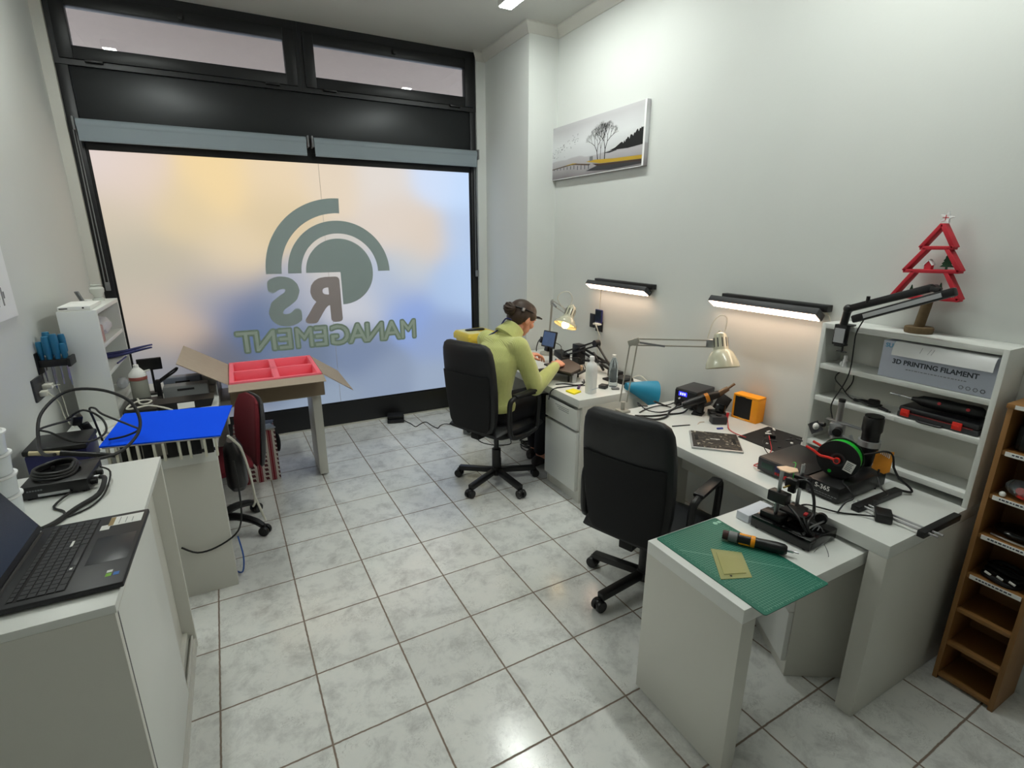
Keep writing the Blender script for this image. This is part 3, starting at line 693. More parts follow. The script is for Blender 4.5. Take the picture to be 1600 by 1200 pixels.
# panoramic canvas print
t = thing('picture', 'panoramic canvas photo of bare trees and yellow jetty on right wall', 'picture', (2.49, 3.45, 2.36))
y0, y1, z0, z1 = 2.822, 4.085, 2.163, 2.562
def canvas_mat():
    m = bpy.data.materials.new('lake_photo'); m.use_nodes = True; nt = m.node_tree; N = nt.nodes; L = nt.links; b = N['Principled BSDF']; b.inputs['Roughness'].default_value = .55
    tc = N.new('ShaderNodeTexCoord'); s = N.new('ShaderNodeSeparateXYZ'); L.new(tc.outputs['Object'], s.inputs[0])
    mr = N.new('ShaderNodeMapRange'); mr.inputs[1].default_value = z0 - 2.36; mr.inputs[2].default_value = z1 - 2.36; L.new(s.outputs[2], mr.inputs[0])
    nz = N.new('ShaderNodeTexNoise'); nz.inputs['Scale'].default_value = 3.0; L.new(tc.outputs['Object'], nz.inputs['Vector'])
    ad = N.new('ShaderNodeMath'); ad.operation = 'MULTIPLY_ADD'; L.new(nz.outputs['Fac'], ad.inputs[0]); ad.inputs[1].default_value = .16; L.new(mr.outputs[0], ad.inputs[2])
    cr = N.new('ShaderNodeValToRGB'); L.new(ad.outputs[0], cr.inputs[0]); cr.color_ramp.elements[0].position = .06; cr.color_ramp.elements[0].color = rgb(132, 126, 128)
    cr.color_ramp.elements[1].position = 1.05; cr.color_ramp.elements[1].color = rgb(186, 185, 188)
    for p, c in ((.22, (172, 168, 172)), (.42, (190, 188, 192)), (.44, (212, 214, 217)), (.70, (220, 222, 224))): e = cr.color_ramp.elements.new(p); e.color = rgb(*c)
    L.new(cr.outputs[0], b.inputs['Base Color']); return m
obj('canvas', MB().box(2.472, XR - .001, y0, y1, z0, z1, .002), [canvas_mat()], t)
obj('white_border', MB().box(2.4712, 2.472, y0 + .001, y0 + .018, z0, z1).box(2.4712, 2.472, y0, y1, z0, z0 + .004), PAPER, t)
def pic(y, z): return Vector((2.4710, y1 - y, z0 + z))        # y = metres from the left edge, z = metres up
random.seed(11)
tw = MB()
def branch(p, ang, ln, r, depth):
    q = (p[0] + ln * math.sin(ang), p[1] + ln * math.cos(ang))
    A = pic(*p); B = pic(*q); d = Vector((q[0] - p[0], q[1] - p[1])).normalized(); nn = Vector((0, -d.y, -d.x))
    vs_ = [tw.bm.verts.new(v) for v in (A + nn * r, A - nn * r, B - nn * r * .75, B + nn * r * .75)]
    tw.bm.faces.new(vs_)
    if depth <= 0: return
    for k in range(2 if depth > 3 else 3):
        sg = 1 if k == 0 else (-1 if k == 1 else random.choice((-.2, .2)))
        branch(q, ang * .8 + sg * random.uniform(.25, .62), ln * random.uniform(.66, .86), r * .66, depth - 1)
branch((.845, .085), .03, .070, .0056, 6); branch((.765, .090), -.22, .062, .0046, 6); branch((.795, .088), .02, .075, .003, 4)
obj('tree_image', tw, BLACKM, t)
bd = MB()
for k in range(64):
    u = random.random(); y = .04 + .46 * u + random.gauss(0, .015); z = .165 + .11 * u + random.gauss(0, .022); s = random.uniform(.006, .010)
    for sg in (-1, 1):
        vs_ = [bd.bm.verts.new(pic(*q)) for q in ((y, z), (y + sg * s, z + s * .7), (y + sg * s * .3, z - s * .25))]
        bd.bm.faces.new(vs_)
obj('bird_image', bd, INK, t)
def poly(pts, m, name, dx=0.0):
    b = MB(); vs_ = [b.bm.verts.new(pic(*q) + Vector((-.0001 - dx, 0, 0))) for q in pts]; b.bm.faces.new(vs_); obj(name, b, m, t)
bush = [(.90, .140), (.96, .150)]
for k in range(26):
    u = k / 25; bush.append((1.02 + .225 * u, .165 + .075 * u + random.uniform(-.010, .014)))
bush += [(1.245, .135), (1.1, .130)]
poly(bush, BLACKM, 'bush_image')
poly([(.83, .130), (.98, .142), (.98, .132), (.9, .124)], DGREY, 'shore_image')
poly([(.62, .030), (.80, .062), (1.245, .046), (1.245, .018), (.9, .012)], DGREY, 'bank_image')
YJ = mat('jetty_yellow', (186, 152, 42), .6)
poly([(.13, .086), (.44, .102), (.50, .096), (.68, .074), (.66, .066), (.48, .088), (.42, .092), (.14, .080)], mat('jetty_plank', (92, 74, 58), .7), 'jetty_image', .0001)
poly([(.33, .096), (.44, .1035), (.50, .098), (.46, .096)], YJ, 'jetty_image', .0002)
poly([(.62, .096), (.70, .100), (.95, .082), (1.245, .070), (1.245, .046), (.80, .066)], YJ, 'jetty_image', .0002)
poly([(.70, .074), (.80, .064), (1.245, .044), (1.245, .034), (.76, .052)], mat('jetty_dark', (70, 52, 40), .7), 'jetty_image', .0003)
for k in range(11):
    y = .17 + .048 * k; zt_ = .086 if y < .5 else .078
    poly([(y, zt_), (y + .008, zt_), (y + .008, zt_ - .012 - .0024 * k), (y, zt_ - .012 - .0024 * k)], INK, 'jetty_post_image', .0003)
poly([(.665, .096), (.705, .096), (.705, .126), (.665, .126)], GREYP, 'bollard_image', .0004)

# sockets and chargers by the far wall bar
t = thing('wall_socket', 'dark double wall socket below far wall bar, with black charger', 'socket', (2.5, 3.26, 1.06))
obj('plate', MB().box(2.495, XR, 3.30, 3.365, 1.01, 1.12, .003), BLACKP, t)
obj('plate', MB().box(2.495, XR, 3.20, 3.285, .99, 1.07, .003), BLACKP, t)
t = thing('phone', 'dark phone propped upright on the wall socket charger', 'phone', (2.49, 3.24, 1.07))
obj('case', MB().box(2.482, 2.494, 3.195, 3.28, 1.06, 1.165, .004), NAVY, t)
obj('screen', MB().box(2.4812, 2.482, 3.20, 3.275, 1.07, 1.16), SCREENB, t)
single('charger', MB().box(2.45, 2.495, 3.20, 3.265, 1.045, 1.06, .006).tube([(2.45, 3.215, 1.052), (2.44, 3.20, 1.045), (2.445, 3.185, 1.01), (2.48, 3.185, .93), (2.49, 3.19, .80)], .0035, n=6), CABLEW, 'white charger plug with drooping cord under the phone on right wall', 'charger')

# ------------------------------------------------------------------ architect lamps
def architect_lamp(label, base, elbow, head, tip, rim_r, lit, loop):
    """sprung-arm lamp; head = socket top, tip = rim centre"""
    t = thing('desk_lamp', label, 'lamp', base, 0, 'cream architect lamps')
    base, elbow, head, tip = map(Vector, (base, elbow, head, tip))
    obj('clamp', (MB().cyl(base, base + Vector((0, 0, .016)), .075, .072, 32) if lit else MB().box(base.x - .03, base.x + .03, base.y - .035, base.y + .02, base.z, base.z + .012, .002).box(base.x - .03, base.x + .03, base.y + .020, base.y + .033, base.z - .07, base.z + .012, .002)).cyl(base, base + Vector((0, 0, .06)), .012, n=12), LAMPARM, t)
    b0 = base + Vector((0, 0, .06))
    d = (elbow - b0).normalized(); s = d.cross(Vector((0, 0, 1)))
    fw = (tip - elbow); fw.z = 0; fw.normalize()
    for k, o in enumerate((-.02, .02)): obj('lower_arm', MB().beam(b0 + fw * o, elbow + fw * o + Vector((0, 0, -.01)), .007, .007), LAMPARM, t)
    jn = head - Vector(fw) * .0
    top = Vector((0, 0, 1))
    for o in (-.018, .018): obj('upper_arm', MB().beam(elbow + top * o, head - fw * .05 + top * o, .007, .007), LAMPARM, t)
    obj('spring', MB().beam(elbow - top * .0 + fw * .02, elbow + fw * .17 - top * .014, .010, .010), GREYP, t)
    obj('elbow_joint', MB().beam(elbow - fw * .03 - top * .012, elbow + fw * .03 + top * .012, .016, .034, .003).cyl(elbow - s * .012, elbow + s * .012, .014, n=12), LAMPARM, t)
    obj('head_joint', MB().beam(head - fw * .075, head - fw * .035, .014, .045, .003).cyl(head - fw * .04, head, .006, n=10), STEEL, t)
    ax = (tip - head).normalized(); ln = (tip - head).length
    q = ax.to_track_quat('Z', 'Y').to_matrix().to_4x4(); m = Matrix.Translation(head) @ q
    sc = ln
    neck = [(.0, -.065), (.018, -.064), (.030, -.055), (.036, -.03), (.038, .02), (.040, .030)]
    obj('socket_cap', MB().lathe(neck, mtx=m, n=28).box(-.004, .004, -.008, .008, -.075, -.06, .002, m), BEIGEL, t)
    sl = MB()
    for k in range(10):
        a = 2 * PI * k / 10
        mm = m @ Matrix.Rotation(a, 4, 'Z') @ Matrix.Translation((.0375, 0, -.005))
        sl.box(-.001, .001, -.0025, .0025, -.03, .02, mtx=mm)
    obj('vent_slots', sl, DGREY, t)
    out = [(.040, .030), (.046, .034), (.060, .048), (rim_r * .80, .072), (rim_r * .95, ln * .80), (rim_r, ln)]
    inn = [(rim_r - .002, ln), (rim_r * .95 - .002, ln * .80), (rim_r * .80 - .002, .075), (.058, .052), (.044, .040), (.0, .038)]
    obj('shade', MB().lathe(out + inn, mtx=m, n=36), BEIGEL, t)
    if lit:
        obj('bulb', MB().sph(m @ Vector((0, 0, .085)), .028, 16).cyl(m @ Vector((0, 0, .04)), m @ Vector((0, 0, .075)), .014), E_BULB, t)
    else:
        obj('bulb', MB().sph(m @ Vector((0, 0, .082)), .028, 16).cyl(m @ Vector((0, 0, .04)), m @ Vector((0, 0, .075)), .014), FROSTP, t)
    obj('cord', MB().tube([Vector(p) for p in loop], .0035, n=6, sub=6), CABLEW, t)
    return t
# near lamp: elbow over the gap between the two desks
architect_lamp('cream architect desk lamp between the two right desks, switched off, long horizontal arm', (1.915, 2.222, D), (1.945, 2.20, 1.145), (2.29, 1.895, 1.155), (2.278, 1.856, 1.033), .088, False,
    [(2.235, 1.94, 1.185), (2.25, 1.93, 1.27), (2.28, 1.91, 1.312), (2.31, 1.89, 1.295), (2.305, 1.89, 1.225)])
architect_lamp('lit cream architect desk lamp glowing warm above the work area by person', (2.33, 3.72, D), (2.25, 3.55, 1.20), (2.10, 3.075, 1.178), (2.056, 3.062, 1.100), .086, True,
    [(2.10, 3.07, 1.24), (2.11, 3.06, 1.29), (2.09, 3.08, 1.335), (2.05, 3.11, 1.33), (2.03, 3.13, 1.29), (2.06, 3.12, 1.23), (2.10, 3.11, 1.19)])

# ------------------------------------------------------------------ things on the long desk
# soldering station with blue display
t = thing('soldering_station', 'black soldering station with blue display and knobs on long desk', 'soldering station', (2.38, 2.10, D))
fx, fy = Vector((.20, -.98, 0)).normalized(), Vector((.98, .20, 0)).normalized()        # along front, depth
m = axes((2.266, 2.171, D), fx, fy, (0, 0, 1))
obj('body', MB().box(0, .150, .004, .20, .006, .115, .010, m), DGREY, t)
obj('front_panel', MB().box(.004, .146, 0, .006, .008, .105, .002, m), BLACKP, t)
obj('display', MB().box(.03, .085, -.001, .001, .072, .098, mtx=m), LCDB, t)
dg = MB()
for k in range(3): dg.box(.040 + .014 * k, .048 + .014 * k, -.0016, -.0009, .078, .092, mtx=m)
obj('digits', dg, emitter('display_digits', (200, 210, 255), 1.5), t)
for k, (a, c, r) in enumerate(((.025, .045, .008), (.025, .02, .006), (.055, .028, .011), (.095, .045, .007), (.115, .045, .007), (.11, .02, .009), (.135, .02, .006), (.04, .055, .005), (.13, .07, .005))):
    obj('knob', MB().cyl(m @ Vector((a, 0, c)), m @ Vector((a, -.010, c)), r, n=14), LABELW if k in (3, 4, 7) else BLACKM, t)
obj('foot', MB().box(.01, .14, .01, .19, 0, .007, mtx=m), BLACKM, t)
# hot air handpiece in a holder leaning on it
t = thing('hot_air_gun', 'dark hot-air handpiece with metal nozzle resting against soldering station', 'hot air gun', (2.30, 1.99, D))
a, b2 = Vector((2.20, 2.035, .775)), Vector((2.37, 1.935, .85))
d = (b2 - a)
obj('handle', MB().tube([a, a + d * .3, a + d * .7, b2], lambda u: .020 + .006 * math.sin(u * PI), n=14), BLACKP, t)
obj('collar', MB().cyl(a + d * .62, a + d * .72, .0275, n=16), ORANGE2, t)
obj('nozzle', MB().cyl(b2, b2 + d * .25 + Vector((0, 0, .015)), .018, .014, n=16).cyl(b2 + d * .25 + Vector((0, 0, .015)), b2 + d * .42 + Vector((0, 0, .03)), .007, n=12), mat('heated_steel', (120, 98, 78), .45, metal=.7), t)
obj('cable', MB().tube([a, a + Vector((-.06, .03, -.03)), (2.06, 2.02, D + .006), (1.97, 2.02, D + .006), (1.93, 2.10, D + .006)], .006, n=8), BLACKP, t)
obj('holder', MB().cbox((2.285, 1.978, .765), (.05, .03, .06), (0, .3, .5), .004), BLACKM, t)
obj('holder_foot', MB().cbox((2.275, 1.985, D + .005), (.07, .06, .010), (0, 0, .5), .002), BLACKM, t)
t = thing('tool_holder', 'black folded tool stand lying between soldering station and orange box', 'holder', (2.38, 1.90, D))
obj('base', MB().cbox((2.355, 1.920, D + .012), (.09, .08, .024), (0, 0, -.6), .004), BLACKP, t)
obj('back_plate', MB().cbox((2.42, 1.945, D + .055), (.012, .13, .10), (0, .45, -.45), .003), BLACKM, t)
obj('clip', MB().cbox((2.365, 1.905, D + .045), (.05, .05, .045), (0, .3, .4), .006), BLACKG, t)
# multimeter / power plug with red lead
t = thing('multimeter', 'small black multimeter with red lead beside the orange box', 'meter', (2.25, 1.82, D))
obj('body', MB().cbox((2.255, 1.825, D + .022), (.085, .055, .044), (0, 0, -.5), .008), DGREY, t)
obj('dial', MB().cyl((2.255, 1.825, D + .044), (2.255, 1.825, D + .049), .016, n=16), BLACKP, t)
obj('probe_clip', MB().cbox((2.292, 1.800, D + .034), (.012, .012, .055), (0, .2, 0), .003), CABLER, t)
obj('lead', MB().tube([(2.292, 1.80, D + .05), (2.27, 1.77, D + .008), (2.22, 1.72, D + .005), (2.20, 1.66, D + .005), (2.20, 1.60, D + .006)], .0025, n=6), CABLER, t)
# orange box with black front
t = thing('parts_box', 'orange box with dark open front standing by wall on long desk', 'box', (2.45, 1.79, D))
ob = Vector((.10, -.995, 0)).normalized(); od = Vector((.995, .10, 0)).normalized()
m = axes((2.406, 1.864, D), ob, od, (0, 0, 1))
obj('shell', MB().box(0, .150, 0, .075, 0, .010, .002, m).box(0, .150, 0, .075, .130, .143, .003, m).box(0, .010, 0, .075, .01, .13, .002, m).box(.112, .150, 0, .075, .01, .13, .002, m).box(.01, .112, .068, .075, .01, .13, mtx=m), ORANGE, t)
obj('dark_panel', MB().box(.010, .112, .006, .012, .010, .130, mtx=m), BLACKM, t)
obj('finger_notch', MB().box(.04, .075, -.001, .006, .126, .134, mtx=m), BLACKM, t)
obj('slot', MB().box(.045, .085, -.0012, .006, .003, .010, mtx=m), mat('pale_orange', (255, 190, 90), .5), t)
# silver panel full of components
def speckle_mat():
    m = bpy.data.materials.new('component_board'); m.use_nodes = True; nt = m.node_tree; N = nt.nodes; L = nt.links; b = N['Principled BSDF']
    tc = N.new('ShaderNodeTexCoord'); v = N.new('ShaderNodeTexVoronoi'); v.inputs['Scale'].default_value = 90; L.new(tc.outputs['Object'], v.inputs['Vector'])
    cr = N.new('ShaderNodeValToRGB'); L.new(v.outputs['Color'], cr.inputs[0]); cr.color_ramp.interpolation = 'CONSTANT'
    cr.color_ramp.elements[0].color = rgb(38, 36, 34); cr.color_ramp.elements[1].position = .62; cr.color_ramp.elements[1].color = rgb(84, 76, 66)
    for p, c in ((.74, (30, 28, 28)), (.80, (168, 160, 146)), (.86, (60, 56, 50)), (.94, (210, 204, 190))): e = cr.color_ramp.elements.new(p); e.color = rgb(*c)
    L.new(cr.outputs[0], b.inputs['Base Color']); b.inputs['Roughness'].default_value = .5
    bp = N.new('ShaderNodeBump'); bp.inputs['Strength'].default_value = .4; L.new(v.outputs['Distance'], bp.inputs['Height']); L.new(bp.outputs[0], b.inputs['Normal'])
    return m
t = thing('opened_laptop', 'open silver laptop base with exposed speckled inner board on long desk', 'laptop part', (2.0, 1.65, D))
c00, c10, c11, c01 = Vector((2.0, 1.828, D)), Vector((2.165, 1.659, D)), Vector((2.02, 1.479, D)), Vector((1.855, 1.634, D))
ex = (c11 - c01).normalized(); ey = (c00 - c01); ey -= ex * ey.dot(ex); ey.normalize()
m = axes(c01, ex, ey, (0, 0, 1)); W_, H_ = .235, .232
obj('shell', MB().box(0, W_, 0, H_, 0, .010, .003, m), ALU, t)
obj('inner_board', MB().box(.008, W_ - .006, .012, H_ - .008, .010, .0125, mtx=m), speckle_mat(), t)
for q in ((.03, .13), (.205, .12)): obj('speaker_slot', MB().box(q[0] - .008, q[0] + .008, q[1] - .035, q[1] + .035, .0125, .0135, .0004, m), BLACKM, t)
obj('name_plate', MB().box(.095, .14, .125, .131, .0125, .0132, mtx=m), LABELW, t)
# black mat with spare parts
t = thing('work_mat', 'black work mat with loose metal bits by wall, beside bookcase', 'mat', (2.3, 1.53, D))
obj('sheet', MB().prism([(2.180, 1.632), (2.446, 1.655), (2.458, 1.467), (2.336, 1.40), (2.180, 1.408)][::-1], .004, Matrix.Translation((0, 0, D))), BLACKM, t)
random.seed(5)
for k in range(13):
    x, y = random.uniform(2.21, 2.43), random.uniform(1.44, 1.63); a = random.uniform(0, 3)
    obj('metal_bit', MB().cbox((x, y, D + .006), (random.uniform(.01, .03), random.uniform(.006, .012), .005), (0, 0, a), .001), LABELW if k % 3 == 0 else DGREY, t)
obj('connector', MB().cbox((2.335, 1.545, D + .012), (.05, .012, .016), (0, 0, .6), .002).cbox((2.315, 1.535, D + .012), (.016, .03, .02), (0, 0, .6), .002), BLACKP, t)
single('red_lead', MB().tube([(2.31, 1.55, D + .012), (2.27, 1.52, D + .02), (2.24, 1.49, D + .008), (2.18, 1.44, D + .004), (2.10, 1.40, D + .004), (2.02, 1.37, D + .004), (1.95, 1.36, D + .006), (1.925, 1.32, D + .02)], .0022, n=6), CABLER, 'thin red test lead running from black mat to bench power supply', 'cable')
single('black_lead', MB().tube([(2.26, 1.50, D + .012), (2.20, 1.50, D + .03), (2.14, 1.46, D + .03), (2.12, 1.41, D + .005), (2.16, 1.385, D + .004), (2.20, 1.38, D + .006)], .0022, n=6), CABLEB, 'thin black test lead looping at edge of black work mat', 'cable')
single('blue_clip', MB().cbox((2.19, 1.755, D + .004), (.035, .011, .008), (0, 0, -.3), .002), mat('blue_clip', (58, 70, 170), .5), 'small blue plastic clip beside multimeter on long desk', 'clip')
single('tweezers', MB().beam((1.99, 1.90, D + .003), (2.09, 1.87, D + .003), .006, .004), BLACKP, 'thin black tweezers lying on long desk near the empty chair', 'tweezers')
single('copper_wire', MB().tube([(2.14, 1.86, D + .002), (2.17, 1.875, D + .003), (2.20, 1.87, D + .002)], .0015, n=5), COPPER, 'short scrap of copper wire near speckled laptop board', 'wire')
# cables lying on the far half of the long desk
random.seed(21)
for k, (pts, lab) in enumerate((
    ([(2.26, 2.16, D + .02), (2.20, 2.17, D + .01), (2.14, 2.20, D + .03), (2.11, 2.16, D + .05), (2.15, 2.10, D + .03), (2.20, 2.13, D + .01), (2.17, 2.19, D + .006), (2.06, 2.18, D + .005), (1.98, 2.15, D + .005)], 'tangled thin black cable looping in front of soldering station'),
    ([(2.27, 2.12, D + .03), (2.18, 2.10, D + .006), (2.08, 2.10, D + .006), (2.02, 2.14, D + .02), (2.0, 2.19, D + .05), (2.03, 2.21, D + .02), (2.10, 2.215, D + .006)], 'black cable arching up at far end of long desk'),
    ([(2.285, 2.06, D + .02), (2.20, 2.03, D + .006), (2.10, 2.05, D + .006), (2.0, 2.07, D + .006), (1.92, 2.12, D + .006)], 'thick black cable lying flat from soldering station to desk edge'))):
    single('cable', MB().tube(pts, .0035 if k < 2 else .005, n=6), CABLEB, lab, 'cable', 'cables on the long desk')

# bench power supplies
t = thing('power_supply', 'black bench power supply with small display under green filament spool', 'power supply', (2.06, 1.22, D))
m = axes((1.922, 1.325, D), Vector((.02, -1, 0)).normalized(), Vector((1, .02, 0)).normalized(), (0, 0, 1))
obj('case', MB().box(0, .215, .006, .285, .008, .070, .003, m), BLACKP, t)
obj('front_panel', MB().box(.002, .213, 0, .007, .010, .068, .002, m), DGREY, t)
obj('display', MB().box(.020, .075, -.001, .001, .026, .052, mtx=m), LCDG, t)
for i in range(3):
    for j in range(3): obj('button', MB().box(.085 + .012 * i, .094 + .012 * i, -.003, 0, .018 + .015 * j, .029 + .015 * j, .001, m), NAVY if j > 0 else CABLER, t)
for q in (.135, .155, .175, .195): obj('terminal', MB().cyl(m @ Vector((q, 0, .025)), m @ Vector((q, -.014, .025)), .006, n=12), CABLER if q in (.135, .175) else BLACKP, t)
for q in (.02, .195): obj('foot', MB().box(q - .01, q + .01, .02, .26, 0, .009, mtx=m), BLACKM, t)
t = thing('power_supply', 'black power box with white lettering on side, carrying filament spool', 'power supply', (2.10, 1.03, D))
m = axes((1.931, .976, D), Vector((1, .02, 0)).normalized(), Vector((-.02, 1, 0)).normalized(), (0, 0, 1))
obj('case', MB().box(0, .335, 0, .130, .006, .068, .003, m), BLACKP, t)
for q in (.02, .31): obj('foot', MB().box(q - .012, q + .012, .01, .12, 0, .007, mtx=m), BLACKM, t)
fm = axes(m @ Vector((-.0006, .066, .042)), m.to_3x3() @ Vector((0, -1, 0)), (0, 0, 1), m.to_3x3() @ Vector((-1, 0, 0)))
obj('lettering', text_mesh('S-365', .026, fm, .0006, .0004), LABELW, t)
fm2 = axes(m @ Vector((-.0006, .060, .020)), m.to_3x3() @ Vector((0, -1, 0)), (0, 0, 1), m.to_3x3() @ Vector((-1, 0, 0)))
ll = MB()
for k in range(9): ll.box(-.052 + .012 * k, -.043 + .012 * k, .004, .007, 0, .0006, mtx=fm2).box(-.052 + .010 * k, -.044 + .010 * k, -.004, -.002, 0, .0006, mtx=fm2)
obj('small_print', ll, GREYP, t)

# filament spool on its holder
t = thing('filament_spool', 'black spool of bright green printer filament with white sticker', 'spool', (2.035, 1.052, D + .0685))
c = Vector((2.035, 1.052, D + .0685 + .078)); ax = Vector((-.97, -.24, 0)).normalized()
q = Matrix.Translation(c) @ ax.to_track_quat('Z', 'Y').to_matrix().to_4x4()
for z in (-.026, .022): obj('flange', MB().lathe([(.026, z), (.0765, z), (.0775, z + .002), (.0765, z + .004), (.026, z + .004)], mtx=q, n=48), BLACKP, t)
obj('filament', MB().lathe([(.04, -.0219), (.0705, -.0219), (.0725, -.01), (.072, .01), (.0705, .0219), (.04, .0219)], mtx=q, n=48), GREEN, t)
obj('hub', MB().lathe([(.010, -.027), (.027, -.027), (.027, .028), (.020, .028), (.020, .020), (.010, .020)], mtx=q, n=24), DGREY, t)
side = q.to_3x3() @ Vector((0, 0, 1)); hor = Vector((-side.y, side.x, 0)).normalized()
if hor.dot(RIGHT) < 0: hor = -hor
sm = axes(c + hor * .042 - Vector((0, 0, .018)) + side * .0265, hor, (0, 0, 1), side)
obj('sticker', MB().box(-.017, .017, -.022, .022, 0, .0006, mtx=sm @ Matrix.Rotation(-.25, 4, 'Z')), LABELW, t)
stk = MB()
for k in range(5): stk.box(-.012, .010 - .003 * (k % 2), -.015 + .007 * k, -.012 + .007 * k, .0006, .001, mtx=sm @ Matrix.Rotation(-.25, 4, 'Z'))
obj('sticker_print', stk, GREYP, t)
obj('window_hole', MB().cyl(c - hor * .022 - Vector((0, 0, .055)) + side * .0262, c - hor * .022 - Vector((0, 0, .055)) + side * .0268, .007, n=14), GREEN, t)
t = thing('spool_holder', 'red printed bracket arms holding the green filament spool', 'holder', tuple(c))
for sd, k0 in ((.040, 0), (-.036, 1)):
    p0 = c + side * sd
    pts = [p0 + hor * .004, p0 - hor * .03 + Vector((0, 0, .004)), p0 - hor * .06 - Vector((0, 0, -.003)), p0 - hor * .085 + Vector((0, 0, .016)), p0 - hor * .115 + Vector((0, 0, .026))]
    obj('arm', MB().tube(pts, .0055, n=8, sub=3).cyl(p0 - side * .006, p0 + side * .006, .012, n=16), RED, t)
obj('axle', MB().cyl(c - side * .040, c + side * .046, .0085, n=16), DGREY, t)
obj('stand', MB().beam(c - hor * .03 - side * .04 + Vector((0, 0, -.0775)), c - hor * .0 - side * .040, .006, .02).beam(c + hor * .03 - side * .04 + Vector((0, 0, -.0775)), c - side * .040, .006, .02), BLACKM, t)

# stereo microscope behind the spool
t = thing('microscope', 'boom-stand digital microscope with black camera tube in front of bookcase', 'microscope', (2.22, 1.23, D))
px_, py_ = 2.262, 1.205
obj('pole', MB().cyl((px_, py_, D + .012), (px_, py_, 1.03), .0125, n=20), STEEL, t)
obj('pole_cap', MB().cyl((px_, py_, 1.03), (px_, py_, 1.042), .0135, n=20), BLACKP, t)
obj('base_plate', MB().cbox((2.24, 1.235, D + .006), (.10, .12, .012), (0, 0, .1), .004), DGREY, t)
obj('clamp_block', MB().cbox((px_, py_, .905), (.05, .055, .06), (0, 0, .3), .006).cyl((px_, py_, .86), (px_, py_, .875), .022, n=20), STEEL, t)
obj('clamp_knob', MB().cyl((px_ - .025, py_ - .02, .905), (px_ - .05, py_ - .028, .905), .018, n=16), BLACKP, t)
obj('boom', MB().beam((px_ + .005, py_ + .05, .938), (2.245, 1.085, .942), .020, .008, .002), STEEL, t)
obj('boom_rod', MB().cyl((px_, py_ + .055, .905), (px_, py_ + .10, .900), .010, n=12), BLACKP, t)
obj('counter_knob', MB().cyl((2.245, 1.275, .868), (2.245, 1.305, .905), .026, .022, n=18), DGREY, t)
obj('knob_cap', MB().sph((2.228, 1.278, .898), (.013, .013, .016), 14), LABELW, t)
cx_, cy_ = 2.235, 1.055
tube = obj('camera_tube', MB().lathe([(.0, .800), (.020, .800), (.024, .808), (.030, .835), (.036, .85), (.036, .90), (.032, .915), (.032, .945), (.037, .955), (.037, 1.005), (.034, 1.012), (.0, 1.012)], (cx_, cy_, 0), 32), BLACKP, t)
obj('ring_clamp', MB().cyl((cx_, cy_, .888), (cx_, cy_, .912), .041, n=32), ALU, t)
obj('lens_rim', MB().lathe([(.028, 1.012), (.034, 1.012), (.034, 1.018), (.028, 1.018)], (cx_, cy_, 0), 28), BLACKG, t)
obj('focus_arm', MB().beam((px_ - .005, py_ - .02, .875), (2.25, 1.11, .862), .012, .03, .003).beam((2.25, 1.14, .90), (2.245, 1.105, .85), .006, .012), ALU, t)
# orange ribbon board hanging on a cable beside the microscope
t = thing('ribbon_board', 'orange film circuit card held up on black cable by microscope', 'circuit card', (2.2, .99, .80))
m = axes((2.20, 1.012, .80), Vector((.25, -.96, 0)).normalized(), Vector((.12, .03, 1)).normalized(), (-.96, -.25, 0))
obj('card', MB().prism([(0, .012), (.045, 0), (.062, .014), (.062, .098), (.004, .085)], .0015, m), ORANGE2, t)
fl = MB()
for k in range(6): fl.box(.018 + .006 * k, .021 + .006 * k, .078 - .002 * k, .092, .0015, .0022, mtx=m)
obj('contact_strip', fl, LABELW, t)
obj('holding_cable', MB().tube([(2.17, 1.075, .845), (2.19, 1.02, .872), (2.21, .985, .892), (2.225, .960, .885), (2.222, .945, .84)], .004, n=8), CABLEB, t)
obj('support_stem', MB().cyl((2.203, .985, D), (2.203, .985, .815), .004, n=8), BLACKP, t)
single('cable', MB().tube([(2.22, .945, .84), (2.25, .93, .79), (2.28, .90, .755), (2.275, .89, D + .012), (2.23, .92, D + .02), (2.215, .94, D + .012)], .0045, n=8), CABLEB, 'thick black cable curling down beside orange card onto desk', 'cable')

# loose linear-rail frame at the desk edge
t = thing('rail_slide', 'pair of steel rods joined by two black bars, overhanging near end of desk', 'linear rail', (2.08, .82, D))
obj('rod', MB().cyl((1.978, .945, D + .018), (1.985, .672, D + .018), .004, n=10), STEEL, t)
obj('rod', MB().cyl((2.004, .945, D + .018), (2.011, .668, D + .018), .004, n=10), STEEL, t)
obj('bar', MB().box(1.945, 2.245, .905, .935, D, D + .024, .003), BLACKP, t)
obj('bar', MB().box(1.960, 2.215, .700, .724, D + .001, D + .026, .003), BLACKP, t)
t = thing('power_adapter', 'small black mains adapter block lying near end of long desk', 'adapter', (1.985, .83, D))
obj('block', MB().cbox((1.975, .838, D + .017), (.068, .052, .034), (0, 0, .55), .005), BLACKP, t)
obj('cord', MB().tube([(1.948, .848, D + .015), (1.92, .90, D + .004), (1.875, .935, D + .006), (1.84, .985, D + .01), (1.822, 1.03, D + .006), (1.808, 1.045, D - .01), (1.80, 1.03, D - .05), (1.80, .98, Q + .008), (1.86, .95, Q + .006)], .003, n=6), CABLEB, t)
single('cable', MB().tube([(1.87, .94, D + .004), (1.92, .945, D + .03), (1.95, .935, D + .045), (1.96, .96, D + .07), (1.99, 1.0, D + .072), (2.03, 1.02, D + .071)], .003, n=6), CABLEB, 'thin black lead climbing from desk over lettered power box', 'cable')
single('cable', MB().tube([(1.995, .875, D + .02), (2.02, .90, D + .034), (2.06, .90, D + .028), (2.09, .885, D + .05), (2.13, .93, D + .045), (2.16, .965, D + .071)], .003, n=6), CABLEB, 'black lead looping over rail bar behind adapter', 'cable')
